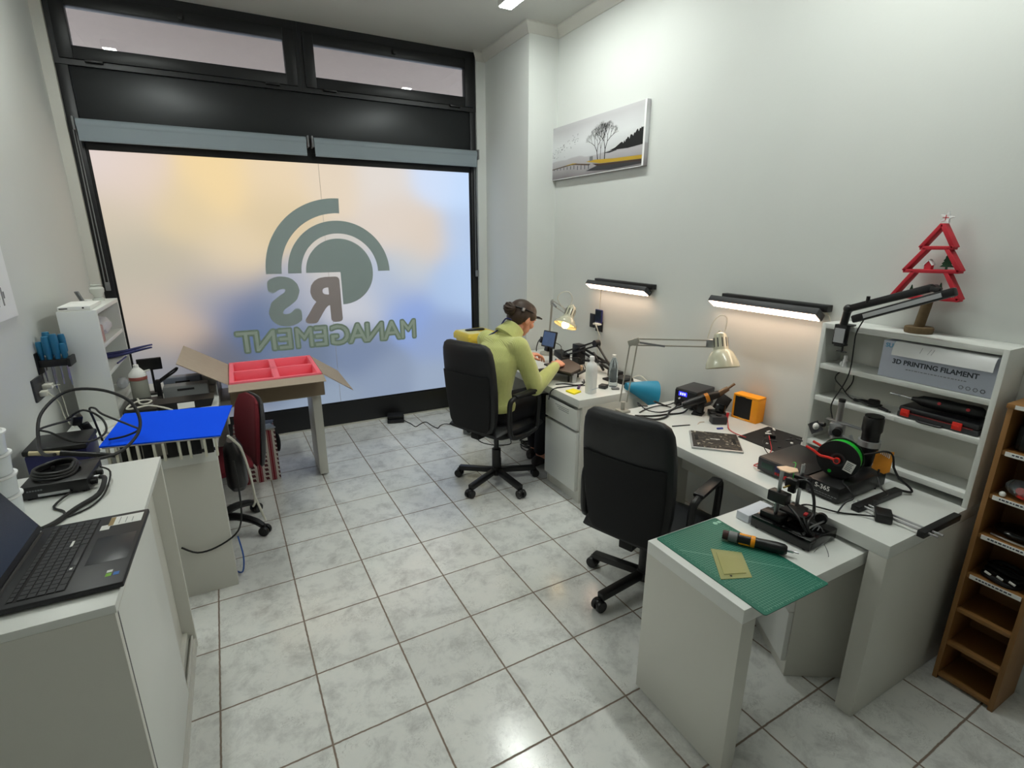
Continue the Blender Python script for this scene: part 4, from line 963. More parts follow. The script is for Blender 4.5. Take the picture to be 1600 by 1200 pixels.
single('paper_strip', MB().box(2.27, 2.33, .99, 1.16, D, D + .002), PAPER, 'small white paper slip on desk under bottom shelf of bookcase', 'paper')
# ------------------------------------------------------------------ pull-out table: cutting mat, small printer, screwdriver
def grid_mat():
    m = bpy.data.materials.new('green_grid'); m.use_nodes = True; nt = m.node_tree; N = nt.nodes; L = nt.links; b = N['Principled BSDF']; b.inputs['Roughness'].default_value = .55
    tc = N.new('ShaderNodeTexCoord'); s = N.new('ShaderNodeSeparateXYZ'); L.new(tc.outputs['Object'], s.inputs[0])
    def lines(sock, pitch, wd):
        a = N.new('ShaderNodeMath'); a.operation = 'DIVIDE'; L.new(sock, a.inputs[0]); a.inputs[1].default_value = pitch
        f = N.new('ShaderNodeMath'); f.operation = 'FRACT'; L.new(a.outputs[0], f.inputs[0])
        c = N.new('ShaderNodeMath'); c.operation = 'SUBTRACT'; L.new(f.outputs[0], c.inputs[0]); c.inputs[1].default_value = .5
        d = N.new('ShaderNodeMath'); d.operation = 'ABSOLUTE'; L.new(c.outputs[0], d.inputs[0])
        g = N.new('ShaderNodeMath'); g.operation = 'GREATER_THAN'; L.new(d.outputs[0], g.inputs[0]); g.inputs[1].default_value = .5 - wd
        return g.outputs[0]
    def bound(sock, h):
        a = N.new('ShaderNodeMath'); a.operation = 'ABSOLUTE'; L.new(sock, a.inputs[0])
        g = N.new('ShaderNodeMath'); g.operation = 'LESS_THAN'; L.new(a.outputs[0], g.inputs[0]); g.inputs[1].default_value = h
        return g.outputs[0]
    mx = N.new('ShaderNodeMath'); mx.operation = 'MAXIMUM'; L.new(lines(s.outputs[0], .01, .05), mx.inputs[0]); L.new(lines(s.outputs[1], .01, .05), mx.inputs[1])
    dg = N.new('ShaderNodeMath'); dg.operation = 'ADD'; L.new(s.outputs[0], dg.inputs[0]); L.new(s.outputs[1], dg.inputs[1])
    dl = N.new('ShaderNodeMath'); dl.operation = 'ABSOLUTE'; L.new(dg.outputs[0], dl.inputs[0])
    dt = N.new('ShaderNodeMath'); dt.operation = 'LESS_THAN'; L.new(dl.outputs[0], dt.inputs[0]); dt.inputs[1].default_value = .0009
    m1 = N.new('ShaderNodeMath'); m1.operation = 'MULTIPLY'; L.new(mx.outputs[0], m1.inputs[0]); m1.inputs[1].default_value = .42
    m2 = N.new('ShaderNodeMath'); m2.operation = 'MAXIMUM'; L.new(m1.outputs[0], m2.inputs[0]); L.new(dt.outputs[0], m2.inputs[1])
    b1 = N.new('ShaderNodeMath'); b1.operation = 'MULTIPLY'; L.new(bound(s.outputs[0], .1305), b1.inputs[0]); L.new(bound(s.outputs[1], .2105), b1.inputs[1])
    m3 = N.new('ShaderNodeMath'); m3.operation = 'MULTIPLY'; L.new(m2.outputs[0], m3.inputs[0]); L.new(b1.outputs[0], m3.inputs[1])
    mm = N.new('ShaderNodeMix'); mm.data_type = 'RGBA'; L.new(m3.outputs[0], mm.inputs[0]); mm.inputs[6].default_value = rgb(18, 106, 86); mm.inputs[7].default_value = rgb(150, 200, 180)
    L.new(mm.outputs[2], b.inputs['Base Color']); return m
t = thing('cutting_mat', 'green gridded cutting mat overhanging pull-out table corner', 'mat', (1.386, .980, Q))
obj('sheet', MB().prism([(x, y) for x, y in rrect(.305, .448, .008)], .003, Matrix.Translation((1.386, .980, Q))), grid_mat(), t)
tk = MB()
z = Q + .003
for x in range(-13, 14): tk.box(1.386 + .01 * x - .0004, 1.386 + .01 * x + .0004, .980 - .2165 + 0, .980 - .2165 + (.006 if x % 5 else .0), z, z + .0002) if x % 5 else None
for sd in (-1, 1):
    for k in range(0, 22): tk.box(1.386 + sd * .137 - .002, 1.386 + sd * .137 + .002, .980 - .21 + .02 * k - .0004, .980 - .21 + .02 * k + .0004, z, z + .0002)
tk.cyl((1.505, 1.175, z), (1.505, 1.175, z + .0003), .009, n=20).box(1.517, 1.532, 1.168, 1.182, z, z + .0002)
obj('scale_marks', tk, mat('mat_print', (150, 200, 180), .6), t)
pf = [(1.354, 1.063), (1.431, .997), (1.347, .889), (1.25, .929)]
def inset(pts, f):
    cx_ = sum(p[0] for p in pts) / 4; cy_ = sum(p[1] for p in pts) / 4
    return [(cx_ + (x - cx_) * f, cy_ + (y - cy_) * f) for x, y in pts]
amber = mat('amber_clear_plastic', (196, 196, 128), .3, var=.03, alpha=.42)
t = thing('plastic_plate', 'translucent yellowish plastic plate lying on green cutting mat', 'plate', (1.345, .97, Q + .0035))
obj('plate', MB().prism(pf[::-1], .0025, Matrix.Translation((0, 0, Q + .0035))), amber, t)
obj('raised_panel', MB().prism(inset(pf, .72)[::-1], .002, Matrix.Translation((0, 0, Q + .0062))), amber, t)
obj('screw_hole', MB().cyl((1.292, .925, Q + .006), (1.292, .925, Q + .0066), .004, n=12), BLACKM, t)
t = thing('electric_screwdriver', 'black and orange cordless screwdriver lying across green mat', 'screwdriver', (1.50, 1.0, Q))
a, b2 = Vector((1.440, 1.088, Q + .024)), Vector((1.565, .905, Q + .022)); d = (b2 - a); L_ = d.length
q = Matrix.Translation(a) @ d.to_track_quat('Z', 'Y').to_matrix().to_4x4()
obj('chuck', MB().lathe([(.0, 0), (.015, 0), (.0165, .004), (.0165, .018), (.014, .020), (0, .020)], mtx=q), mat('dark_red_ring', (60, 24, 22), .5), t)
obj('collar', MB().lathe([(.014, .019), (.018, .022), (.0185, .048), (.017, .050)], mtx=q, cap=True), GREYP, t)
obj('body', MB().lathe([(.015, .049), (.0195, .052), (.0195, .10), (.0175, .115), (.0185, .135), (.0205, .175), (.019, .20), (.013, .208), (.0, .209)], mtx=q), BLACKP, t)
for an in (.4, 2.6): obj('grip_inlay', MB().box(.012, .0202, -.006, .006, .055, .092, .002, q @ Matrix.Rotation(an + 1.2, 4, 'Z')), ORANGE, t)
obj('orange_band', MB().lathe([(.0198, .093), (.0206, .096), (.0206, .104), (.0198, .107)], mtx=q, cap=True), ORANGE, t)
obj('bit', MB().cyl(b2 - d * .05, b2 + d * .10, .0032, n=8).cyl(b2 - d * .06, b2 + d * .03, .0055, n=10), STEEL, t)

# small resin-black printer with twin columns
t = thing('mini_printer', 'small black 3D printer on glossy black base, copper plate on top', '3D printer', (1.78, 1.03, Q))
c0 = Vector((1.642, .892, Q)); ex = Vector((1, .03, 0)).normalized(); ey = Vector((-.13, .99, 0)).normalized()
m = axes(c0, ex * .60, ey, (0, 0, 1))
obj('base', MB().box(0, .275, 0, .215, 0.004, .046, .002, m), BLACKG, t)
for q4 in ((.02, .02), (.255, .02), (.02, .195), (.255, .195)): obj('foot', MB().cyl(m @ Vector((q4[0], q4[1], 0)), m @ Vector((q4[0], q4[1], .006)), .009, n=12), BLACKM, t)
for (u, v) in ((.075, .155), (.245, .140)):
    for du in (-.011, .011): obj('rod', MB().cyl(m @ Vector((u + du, v, .046)), m @ Vector((u + du, v, .250)), .0035, n=10), STEEL, t)
    obj('lead_screw', MB().cyl(m @ Vector((u, v, .046)), m @ Vector((u, v, .246)), .004, n=10), STEEL, t)
obj('motor', MB().box(.045, .105, .118, .185, .118, .160, .004, m), BLACKP, t)
obj('motor', MB().box(.215, .270, .110, .165, .160, .205, .004, m), BLACKP, t)
obj('top_plate', MB().prism([(.040, .118), (.10, .108), (.135, .125), (.115, .158), (.06, .172), (.036, .15)], .004, m @ Matrix.Translation((0, 0, .250))), mat('pale_copper', (236, 206, 176), .4, metal=.2), t)
obj('lower_block', MB().box(.035, .115, .12, .20, .046, .070, .004, m), BLACKP, t); obj('lower_block', MB().box(.215, .275, .105, .165, .046, .080, .004, m), BLACKP, t)
obj('print_bed', MB().box(.09, .20, .06, .15, .082, .090, .002, m), BLACKM, t)
obj('bed_carriage', MB().box(.12, .17, .075, .135, .06, .082, .003, m), BLACKP, t)
for v in (.055, .150): obj('bed_rod', MB().cyl(m @ Vector((.06, v - .02, .066)), m @ Vector((.255, v - .02, .066)), .0035, n=8), STEEL, t)
obj('cross_rod', MB().cyl(m @ Vector((.10, .15, .172)), m @ Vector((.235, .14, .178)), .0032, n=8), mat('brass', (178, 150, 70), .35, metal=.8), t)
obj('carriage', MB().box(.15, .19, .125, .165, .165, .20, .004, m).box(.158, .182, .13, .155, .145, .168, .003, m), BLACKP, t)
obj('wire_lug', MB().cbox(m @ Vector((.135, .07, .094)), (.022, .012, .008), (0, 0, .3), .002), CABLER, t)
obj('end_motor', MB().cyl(m @ Vector((.225, .045, .07)), m @ Vector((.252, .05, .07)), .020, n=18), BLACKP, t)
lw = [[(.19, .14, .19), (.20, .10, .20), (.19, .07, .15), (.15, .05, .10), (.08, .04, .09), (.05, .03, .07), (.06, .02, .05)],
      [(.08, .12, .12), (.05, .07, .10), (.035, .04, .075), (.05, .025, .052), (.09, .02, .05)],
      [(.09, .06, .09), (.06, .045, .085), (.045, .02, .06), (.07, .012, .05)]]
for k, pts in enumerate(lw): obj('wiring_loom', MB().tube([m @ Vector(p) for p in pts], .0055 - .001 * k, n=8), BLACKP, t)
for k, pts in enumerate(([(.07, .03, .055), (.11, .05, .075), (.16, .05, .062), (.17, .03, .055), (.14, .025, .05)], [(.10, .03, .055), (.12, .02, .075), (.15, .015, .06), (.155, .012, .05)])):
    obj('white_wire', MB().tube([m @ Vector(p) for p in pts], .0022, n=6), GREYP, t)
obj('filament_end', MB().tube([m @ Vector(p) for p in ((.17, .145, .20), (.185, .15, .235), (.22, .16, .25), (.25, .18, .24))], .0014, n=6), GREEN, t)
single('wire', MB().tube([m @ Vector((.03, -.008, -.0)) + Vector((0, 0, .002)), m @ Vector((.06, -.02, .03)), m @ Vector((.085, -.02, .028)), m @ Vector((.09, -.035, .0025)), m @ Vector((.05, -.05, .0025))], .0012, n=5), GREYP, 'thin grey wire dangling in front of small printer base', 'wire')
wm = axes((1.616, 1.116, Q), Vector((.995, .05, 0)), Vector((-.05, .995, 0)), (0, 0, 1))
single('paper_packet', MB().box(0, .15, 0, .055, .0, .034, .004, wm), mat('pale_carton', (218, 222, 232), .6), 'pale white carton behind small printer on pull-out table', 'box')

# ------------------------------------------------------------------ bookcase contents
# LED clamp lamp on its top board
t = thing('clamp_lamp', 'black folding LED clamp lamp on top left edge of bookcase', 'lamp', (2.335, 1.29, 1.343))
obj('clamp', MB().box(2.305, 2.331, 1.265, 1.318, 1.262, 1.350, .002).box(2.305, 2.375, 1.265, 1.318, 1.3435, 1.350, .002).box(2.305, 2.355, 1.275, 1.308, 1.255, 1.263, .002), BLACKP, t)
obj('clamp_plate', MB().box(2.3040, 2.305, 1.270, 1.313, 1.272, 1.335), ALU, t, label='silver clamp faceplate')
obj('clamp_screw', MB().cyl((2.345, 1.29, 1.225), (2.345, 1.29, 1.318), .004, n=10).cyl((2.345, 1.27, 1.228), (2.345, 1.315, 1.228), .003, n=8).cyl((2.345, 1.29, 1.312), (2.345, 1.29, 1.318), .012, n=14), BLACKP, t)
obj('post', MB().cyl((2.32, 1.29, 1.348), (2.32, 1.283, 1.415), .0155, n=18), BLACKP, t)
obj('elbow', MB().sph((2.32, 1.281, 1.420), (.021, .020, .020), 16), BLACKP, t)
obj('arm', MB().beam((2.32, 1.279, 1.421), (2.31, .985, 1.537), .024, .030, .005), BLACKP, t)
obj('arm_knob', MB().cyl((2.31, 1.205, 1.455), (2.31, 1.205, 1.482), .007, n=12), BLACKP, t)
obj('hinge', MB().cyl((2.30, .985, 1.535), (2.33, .985, 1.535), .013, n=14).beam((2.305, .99, 1.533), (2.30, .955, 1.528), .02, .02, .004), BLACKP, t)
lb = obj('light_bar', MB().beam((2.298, 1.243, 1.382), (2.292, .905, 1.531), .030, .032, .006), BLACKP, t)
dv = Vector((-.006, -.338, .149)).normalized()
obj('light_panel', MB().beam(Vector((2.298, 1.243, 1.382)) + dv * .05 + Vector((-.0155, 0, 0)), Vector((2.298, 1.243, 1.382)) + dv * .33 + Vector((-.0155, 0, 0)), .003, .017), ALU, lb, label='unlit grey diffuser strip')
obj('cable', MB().tube([(2.300, 1.20, 1.388), (2.29, 1.215, 1.33), (2.30, 1.22, 1.27), (2.31, 1.222, 1.17), (2.31, 1.235, 1.10), (2.30, 1.262, 1.02), (2.29, 1.262, .98), (2.275, 1.235, .93), (2.27, 1.222, .91)], .0028, n=6), CABLEB, t)
# wooden christmas tree
t = thing('wooden_christmas_tree', 'red wooden Christmas tree ornament on log slice, on top of bookcase', 'ornament', (2.44, 1.06, 1.343))
m = axes((2.425, 0, 0), (0, 1, 0), (0, 0, 1), (1, 0, 0))    # local (Y, z)
obj('log_slice', MB().lathe([(0, 1.3435), (.047, 1.3435), (.049, 1.35), (.049, 1.365), (.047, 1.368), (0, 1.368)], (2.438, 1.058, 0), 28), BARK, t)
obj('trunk', MB().cyl((2.438, 1.060, 1.366), (2.438, 1.047, 1.478), .0185, .018, n=18), BARK, t)
def bar2(p, q, wd=.014): return MB().beam((2.438, p[0], p[1]), (2.438, q[0], q[1]), .042, wd, .0015)
A = (1.050, 1.768)
tiers = [((1.108, 1.677), (.998, 1.679)), ((1.150, 1.586), (.962, 1.592)), ((1.175, 1.482), (.943, 1.487))]
tops = [((1.050, 1.766), (1.050, 1.766)), ((1.088, 1.675), (1.018, 1.676)), ((1.112, 1.586), (1.004, 1.588))]
for (l, r), (tl, tr2) in zip(tiers, tops):
    obj('side_slat', bar2(tl, l), TREERED, t); obj('side_slat', bar2(tr2, r), TREERED, t); obj('shelf_slat', bar2(l, r), TREERED, t)
st = []
for k in range(10):
    a_ = PI / 2 + k * PI / 5 + .2; rr = .024 if k % 2 == 0 else .010
    st.append((1.046 + rr * math.cos(a_), 1.790 + rr * math.sin(a_)))
obj('star', MB().prism(st, .012, axes((2.432, 0, 0), (0, 1, 0), (0, 0, 1), (1, 0, 0))), PAPER, t)
obj('star_mark', MB().beam((2.4315, 1.038, 1.790), (2.4315, 1.058, 1.790), .001, .0025).beam((2.4315, 1.048, 1.780), (2.4315, 1.048, 1.80), .001, .0025, up=(0, 1, 0)), TREERED, t)
hs = obj('little_house', MB().prism([(1.083, 1.593), (1.083, 1.615), (1.071, 1.630), (1.059, 1.615), (1.059, 1.593)], .02, axes((2.428, 0, 0), (0, 1, 0), (0, 0, 1), (1, 0, 0))), TREERED, t)
obj('house_roof', MB().beam((2.438, 1.086, 1.612), (2.438, 1.070, 1.634), .024, .004).beam((2.438, 1.056, 1.612), (2.438, 1.072, 1.634), .024, .004), PAPER, hs)
def fir(y, z, h):
    p = []
    n = 5
    for k in range(n): p += [(y + h * .30 * (1 - k / n), z + h * (.12 + .8 * k / n)), (y + h * .17 * (1 - k / n), z + h * (.12 + .8 * (k + .8) / n))]
    p += [(y, z + h)]
    p += [(2 * y - a_, b_) for a_, b_ in reversed(p[:-1])]
    p += [(y - .003, z + h * .12), (y - .003, z), (y + .003, z), (y + .003, z + h * .12)]
    return MB().prism(p, .006, axes((2.435, 0, 0), (0, 1, 0), (0, 0, 1), (1, 0, 0)))
for y, z, h in ((1.012, 1.598, .075), (1.115, 1.490, .042), (1.017, 1.492, .055)): obj('little_fir', fir(y, z, h), GREEND, t)
obj('little_fence', MB().box(2.436, 2.440, .96, 1.015, 1.500, 1.503), PAPER, t)
for k in range(6): obj('fence_post', MB().box(2.436, 2.440, .962 + .010 * k, .966 + .010 * k, 1.492, 1.508), PAPER, t)

# filament carton with lettering, paper sheet draped over it
t = thing('filament_carton', 'long pale carton printed 3D PRINTING FILAMENT on bookcase shelf', 'box', (2.42, .94, 1.157))
X0 = 2.352
obj('carton', MB().box(X0, 2.49, .752, 1.134, 1.158, 1.308, .002), BOXB, t)
fm = lambda y, z: axes((X0 - .0004, y, z), (0, -1, 0), (0, 0, 1), (-1, 0, 0))
obj('lettering', text_mesh('3D PRINTING FILAMENT', .0265, fm(.944, 1.220), .0006, .0008), INK, t)
obj('logo_lettering', text_mesh('SUNLU', .024, fm(1.124, 1.282), .0006, .0008, 'LEFT'), INKB, t)
sp = MB(); random.seed(9); yy = 1.035
while yy > .83:
    wd = random.uniform(.004, .012); sp.box(X0 - .0006, X0, yy - wd, yy, 1.201, 1.2045); yy -= wd + .0035
obj('small_print', sp, INKL, t)
ic = MB()
for k in range(4):
    y = .845 - .022 * k
    rg = [(y + .007 * math.cos(2 * PI * j / 6), 1.178 + .007 * math.sin(2 * PI * j / 6)) for j in range(6)]
    obj('care_symbol', MB().tube([(X0 - .0008, a_, b_) for a_, b_ in rg], .0012, n=4, sub=1, closed=True), INK if k == 3 else INKL, t)
pt = thing('paper_sheet', 'white paper sheet curling down over front of filament carton', 'paper', (2.38, .91, 1.30))
rings = []
prof2 = [(2.45, 1.3095), (2.39, 1.3105), (2.362, 1.311), (2.346, 1.3105), (2.336, 1.302), (2.330, 1.288), (2.327, 1.272), (2.326, 1.258)]
def sheet(y0, y1, th=.0012):
    a_ = [Vector((x, y0, z)) for x, z in prof2] + [Vector((x + th * .7, y0, z - th)) for x, z in reversed(prof2)]
    b_ = [v + Vector((0, y1 - y0, 0)) for v in a_]
    return MB().loft([a_, b_])
obj('sheet', sheet(.757, 1.086), PAPER, pt)
for k, (y, dy) in enumerate(((.985, .004), (.955, .008), (.945, .006))): obj('pencil_mark', MB().beam((2.3345, y, 1.302), (2.328, y + dy, 1.281), .0012, .0005), INKL, pt)
# white figurine
single('figurine', MB().lathe([(0, 1.1572), (.011, 1.1572), (.010, 1.165), (.007, 1.175), (.010, 1.185), (.007, 1.192), (.0085, 1.20), (.006, 1.208), (.0, 1.210)], (2.375, 1.285, 0), 18).sph((2.368, 1.295, 1.168), (.008, .007, .012), 10), PAPER, 'tiny white figurine on upper shelf at left of bookcase', 'figurine')
# coiled cable with plug on second shelf
t = thing('coiled_cable', 'coiled black cable with adapter on second bookcase shelf', 'cable', (2.40, 1.17, 1.004))
cp = []
for k in range(40):
    a_ = k * .9; r_ = 1 + .15 * math.sin(k * 1.7)
    cp.append((2.40 + .028 * r_ * math.sin(a_), 1.175 + .052 * r_ * math.cos(a_), 1.009 + .012 * (k % 7) / 6 + .003 * math.sin(k)))
obj('coil', MB().tube(cp, .0028, n=6, sub=3), CABLEB, t)
obj('adapter', MB().cbox((2.395, 1.145, 1.022), (.035, .045, .030), (0, 0, .4), .008), BLACKP, t)
obj('plug', MB().cyl((2.385, 1.115, 1.012), (2.37, 1.075, 1.010), .008, .006, n=12).cyl((2.37, 1.075, 1.010), (2.365, 1.062, 1.010), .0035, n=10), BLACKP, t)
obj('trailing_lead', MB().tube([(2.40, 1.22, 1.01), (2.37, 1.24, 1.03), (2.345, 1.262, 1.07), (2.35, 1.30, 1.10), (2.39, 1.305, 1.125), (2.42, 1.27, 1.13), (2.40, 1.25, 1.09), (2.355, 1.25, 1.05)], .0026, n=6), CABLEB, t)
single('shelf_label', MB().box(2.3405, 2.342, 1.032, 1.063, .986, 1.0), LABELW, 'small white sticker on front edge of second shelf', 'label')
# tool case with red latches and a rotary tool on it
t = thing('tool_case', 'dark grey tool case with two red latches on second bookcase shelf', 'case', (2.41, .90, 1.004))
obj('lower_shell', MB().box(2.356, 2.486, .762, 1.035, 1.0045, 1.028, .006), DGREY, t)
obj('lid', MB().box(2.358, 2.486, .764, 1.033, 1.0285, 1.052, .008), mat('smoked_lid', (40, 40, 44), .3), t)
obj('seam', MB().box(2.3545, 2.358, .78, 1.02, 1.0265, 1.0295), mat('dark_red_seam', (130, 40, 40), .5), t)
for y in (1.005, .828): obj('latch', MB().box(2.350, 2.358, y - .016, y + .016, 1.012, 1.042, .003).box(2.348, 2.351, y - .009, y + .009, 1.022, 1.030, .001), RED, t)
obj('handle', MB().tube([(2.356, .955, 1.012), (2.345, .95, 1.008), (2.345, .88, 1.008), (2.356, .875, 1.012)], .004, n=8), BLACKP, t)
t = thing('rotary_tool', 'black rotary tool with steel bit lying on the dark tool case', 'power tool', (2.42, .88, 1.052))
a, b2 = Vector((2.40, 1.005, 1.080)), Vector((2.425, .775, 1.078)); q = Matrix.Translation(a) @ (b2 - a).to_track_quat('Z', 'Y').to_matrix().to_4x4()
obj('body', MB().lathe([(.0, -.005), (.008, -.005), (.012, .012), (.021, .03), (.024, .07), (.025, .11), (.023, .15), (.025, .19), (.024, .215), (.016, .226), (.0, .228)], mtx=q), BLACKP, t)
for z in (.095, .185): obj('button', MB().cyl(q @ Vector((0, 0, z)) + Vector((-.020, 0, .008)), q @ Vector((0, 0, z)) + Vector((-.0265, 0, .010)), .006, n=12), CABLER, t)
obj('bit', MB().cyl(a + Vector((0, .003, 0)), a + Vector((-.006, .085, .004)), .0036, n=8).cyl(a + Vector((-.004, .045, .0025)), a + Vector((-.0045, .055, .003)), .0055, n=10), STEEL, t)

# ------------------------------------------------------------------ wooden rack contents
single('gadget', MB().box(2.35, 2.47, .525, .655, 1.0, 1.09, .006).box(2.335, 2.35, .54, .64, 1.005, 1.06, .004), BLACKP, 'black gadget on top compartment of wooden rack', 'gadget')
t = thing('steel_cup', 'small steel jar beside black gadget in top compartment of rack', 'jar', (2.325, .525, .999))
obj('body', MB().lathe([(0, 1.0), (.014, 1.0), (.015, 1.005), (.015, 1.05), (.012, 1.054), (0, 1.054)], (2.328, .53, 0), 20), STEEL, t)
obj('band', MB().lathe([(.0152, 1.02), (.0158, 1.022), (.0158, 1.028), (.0152, 1.03)], (2.328, .53, 0), 20), LABELW, t)
single('wire_hoop', MB().tube([(2.335, .60, 1.004), (2.322, .58, 1.012), (2.320, .56, 1.02), (2.33, .545, 1.004)], .003, n=6), CABLEG, 'grey wire hoop lying in top compartment of wooden rack', 'wire')
t = thing('bagged_part', 'clear plastic bag holding red part in second compartment of rack', 'bag', (2.37, .58, .829))
obj('red_part', MB().cbox((2.345, .585, .850), (.035, .050, .034), (.2, .3, .4), .008).cyl((2.34, .60, .862), (2.325, .60, .868), .012, n=14), RED, t)
random.seed(4)
bg_ = MB().sph((2.37, .585, .862), (.055, .065, .033), 18)
for v in bg_.bm.verts: v.co += Vector((random.uniform(-.005, .005), random.uniform(-.005, .005), random.uniform(-.003, .004)))
obj('plastic_bag', bg_, PETM, t)
single('small_ball', MB().sph((2.318, .640, .840), (.010, .010, .010), 12), LABELW, 'small white ball beside bagged red part in rack', 'ball')
t = thing('black_part', 'glossy black curved part in third compartment of wooden rack', 'part', (2.38, .58, .668))
obj('shell', MB().sph((2.385, .585, .692), (.055, .07, .0235), 20), BLACKG, t)
obj('rim', MB().tube([(2.335 , .645, .674), (2.325, .61, .676), (2.322, .57, .676), (2.33, .53, .674)], .004, n=8), STEEL, t)
random.seed(8)
t = thing('camera_strap', 'heap of black straps with white marks in fourth compartment of rack', 'strap', (2.38, .59, .497))
for k in range(3): obj('strap_loop', MB().tube([(2.36 + .02 * k + .035 * math.cos(a_), .585 + .055 * math.sin(a_), .507 + .012 * k + .004 * math.sin(3 * a_)) for a_ in [j * 2 * PI / 9 for j in range(9)]], .009, n=8, closed=True), BLACKM, t)
for y in (.62, .585, .55): obj('white_mark', MB().cbox((2.327, y, .522), (.004, .02, .008), (.3, 0, 0), .001), LABELW, t)
# ------------------------------------------------------------------ workbench by the window: rework rig, bottles, tablet
t = thing('rework_station', 'board rework rig with brown preheater plate and metal bracket on workbench', 'soldering rig', (2.03, 3.02, D))
pc = [Vector(p) for p in ((1.900, 3.030, 0), (1.965, 3.15, 0), (2.19, 3.20, 0), (2.14, 2.93, 0), (1.965, 2.835, 0))]
obj('plate', MB().prism([(p.x, p.y) for p in pc], .010, Matrix.Translation((0, 0, D + .074))), mat('brown_board', (92, 80, 74), .55, var=.1, scale=30), t)
obj('frame', MB().prism([(p.x + .008, p.y + .006) for p in pc], .016, Matrix.Translation((0, 0, D + .057))), BLACKP, t)
obj('bracket', MB().box(1.992, 2.028, 2.856, 2.860, D + .002, D + .066, .001).box(1.992, 2.028, 2.856, 2.89, D, D + .003), ALU, t, label='bright metal bracket')
obj('bracket', MB().beam((2.04, 2.86, D + .06), (2.16, 2.91, D + .070), .012, .016, .002), DGREY, t)
obj('heat_sink', MB().box(1.850, 1.930, 3.045, 3.135, D, D + .056, .003), BLACKP, t)
for k in range(5): obj('fin', MB().box(1.838, 1.851, 3.050 + .018 * k, 3.055 + .018 * k, D + .002, D + .054), ALU, t)
for x, y in ((1.99, 2.90), (2.12, 2.97), (2.15, 3.15), (1.98, 3.10)): obj('leg', MB().cyl((x, y, D), (x, y, D + .058), .007, n=10), BLACKP, t)
for x, y in ((2.115, 2.925), (2.10, 2.90)): obj('brass_nut', MB().cyl((x, y, D + .060), (x, y, D + .100), .009, n=10), COPPER, t)
# inspection tablet on its post
t = thing('tablet', 'small dark tablet display on black stand behind the preheater plate', 'tablet', (2.12, 3.32, D))
cn = [Vector((2.15, 3.445, .986)), Vector((2.15, 3.215, 1.000)), Vector((2.12, 3.27, .885)), Vector((2.12, 3.50, .862))]   # TL TR BR BL
ex = (cn[1] - cn[0]); wd = ex.length; ex.normalize(); ey = (cn[0] - cn[3]); hh = ey.length; ey = (ey - ex * ey.dot(ex)).normalized(); nz = ex.cross(ey)
m = axes(cn[3], ex, ey, nz)
obj('case', MB().box(0, wd * .84, 0, hh * .95, -.012, 0, .005, m), BLACKP, t)
obj('screen', MB().box(.012, wd * .84 - .012, .012, hh * .95 - .010, 0, .0008, mtx=m), TABSCR, t)
obj('bracket', MB().cbox(m @ Vector((wd * .4, -.01, -.012)), (.04, .05, .04), (0, .2, 0), .006), BLACKP, t)
obj('post', MB().cyl((2.13, 3.36, D), (2.135, 3.37, .875), .014, n=14).box(2.09, 2.17, 3.32, 3.40, D, D + .012, .003), BLACKP, t)
obj('side_clip', MB().cbox(m @ Vector((-.012, .05, -.004)), (.02, .03, .05), (0, .3, 0), .004).tube([m @ Vector((-.02, .06, 0)), m @ Vector((-.05, .03, 0)), m @ Vector((-.06, -.02, 0)), m @ Vector((-.05, -.05, 0))], .004, n=6), BLACKP, t)
obj('cable', MB().tube([m @ Vector((wd * .84, .05, -.006)), m @ Vector((wd * .84 + .05, .03, -.03)), m @ Vector((wd * .84 + .10, -.05, -.03)), (2.24, 3.12, D + .10), (2.25, 3.05, D + .02)], .003, n=6), CABLEB, t)
# folded black arm lamp
t = thing('folding_arm', 'black folded spring-arm stand lying back behind white bottle on workbench', 'arm', (2.30, 2.95, D))
J = Vector((2.30, 3.005, .955)); A0 = Vector((2.29, 2.79, .80)); B0 = Vector((2.28, 3.40, .80)); up = Vector((0, 0, 1))
for o in (-.016, .016):
    obj('arm', MB().beam(A0 + Vector((0, o * .8, o)), J + Vector((0, o * .8, o * .3)), .010, .012, .002), BLACKP, t)
    obj('arm', MB().beam(J + up * o, B0 + up * o, .010, .012, .002), BLACKP, t)
for P_, r_ in ((J, .026), (A0, .022)): obj('joint', MB().cyl(P_ - Vector((.02, 0, 0)), P_ + Vector((.02, 0, 0)), r_, n=18), BLACKP, t)
obj('base_block', MB().cyl((2.29, 2.79, D), (2.29, 2.79, D + .07), .028, n=18).box(2.24, 2.34, 2.74, 2.84, D, D + .014, .004), BLACKP, t)
obj('spring', MB().beam(J + Vector((0, .04, .0)), J + Vector((0, .20, -.07)), .008, .008), STEEL, t)
obj('head', MB().cbox((2.28, 3.43, .785), (.08, .13, .05), (.2, 0, 0), .008), BLACKP, t)
t = thing('scissor_frame', 'second black scissor frame folded low behind preheater plate', 'arm', (2.36, 3.10, D))
for k, (p, q) in enumerate((((2.36, 2.84, D + .03), (2.36, 3.30, D + .115)), ((2.38, 2.86, D + .06), (2.38, 3.32, D + .14)), ((2.34, 2.90, D + .10), (2.36, 3.26, D + .04)), ((2.36, 2.98, D + .02), (2.36, 3.12, D + .13)))):
    obj('bar', MB().beam(p, q, .014, .016, .002), BLACKP, t)
obj('base', MB().box(2.33, 2.40, 2.80, 2.90, D, D + .05, .006), BLACKP, t); obj('end_block', MB().box(2.33, 2.40, 3.27, 3.36, D, D + .16, .006), BLACKP, t)
for y in (3.0, 3.08, 3.16): obj('silver_screw', MB().cyl((2.33, y, D + .075), (2.345, y, D + .075), .008, n=10), STEEL, t)
t = thing('pot', 'round black pot base with cable behind the clear water bottle', 'pot', (2.33, 2.70, D))
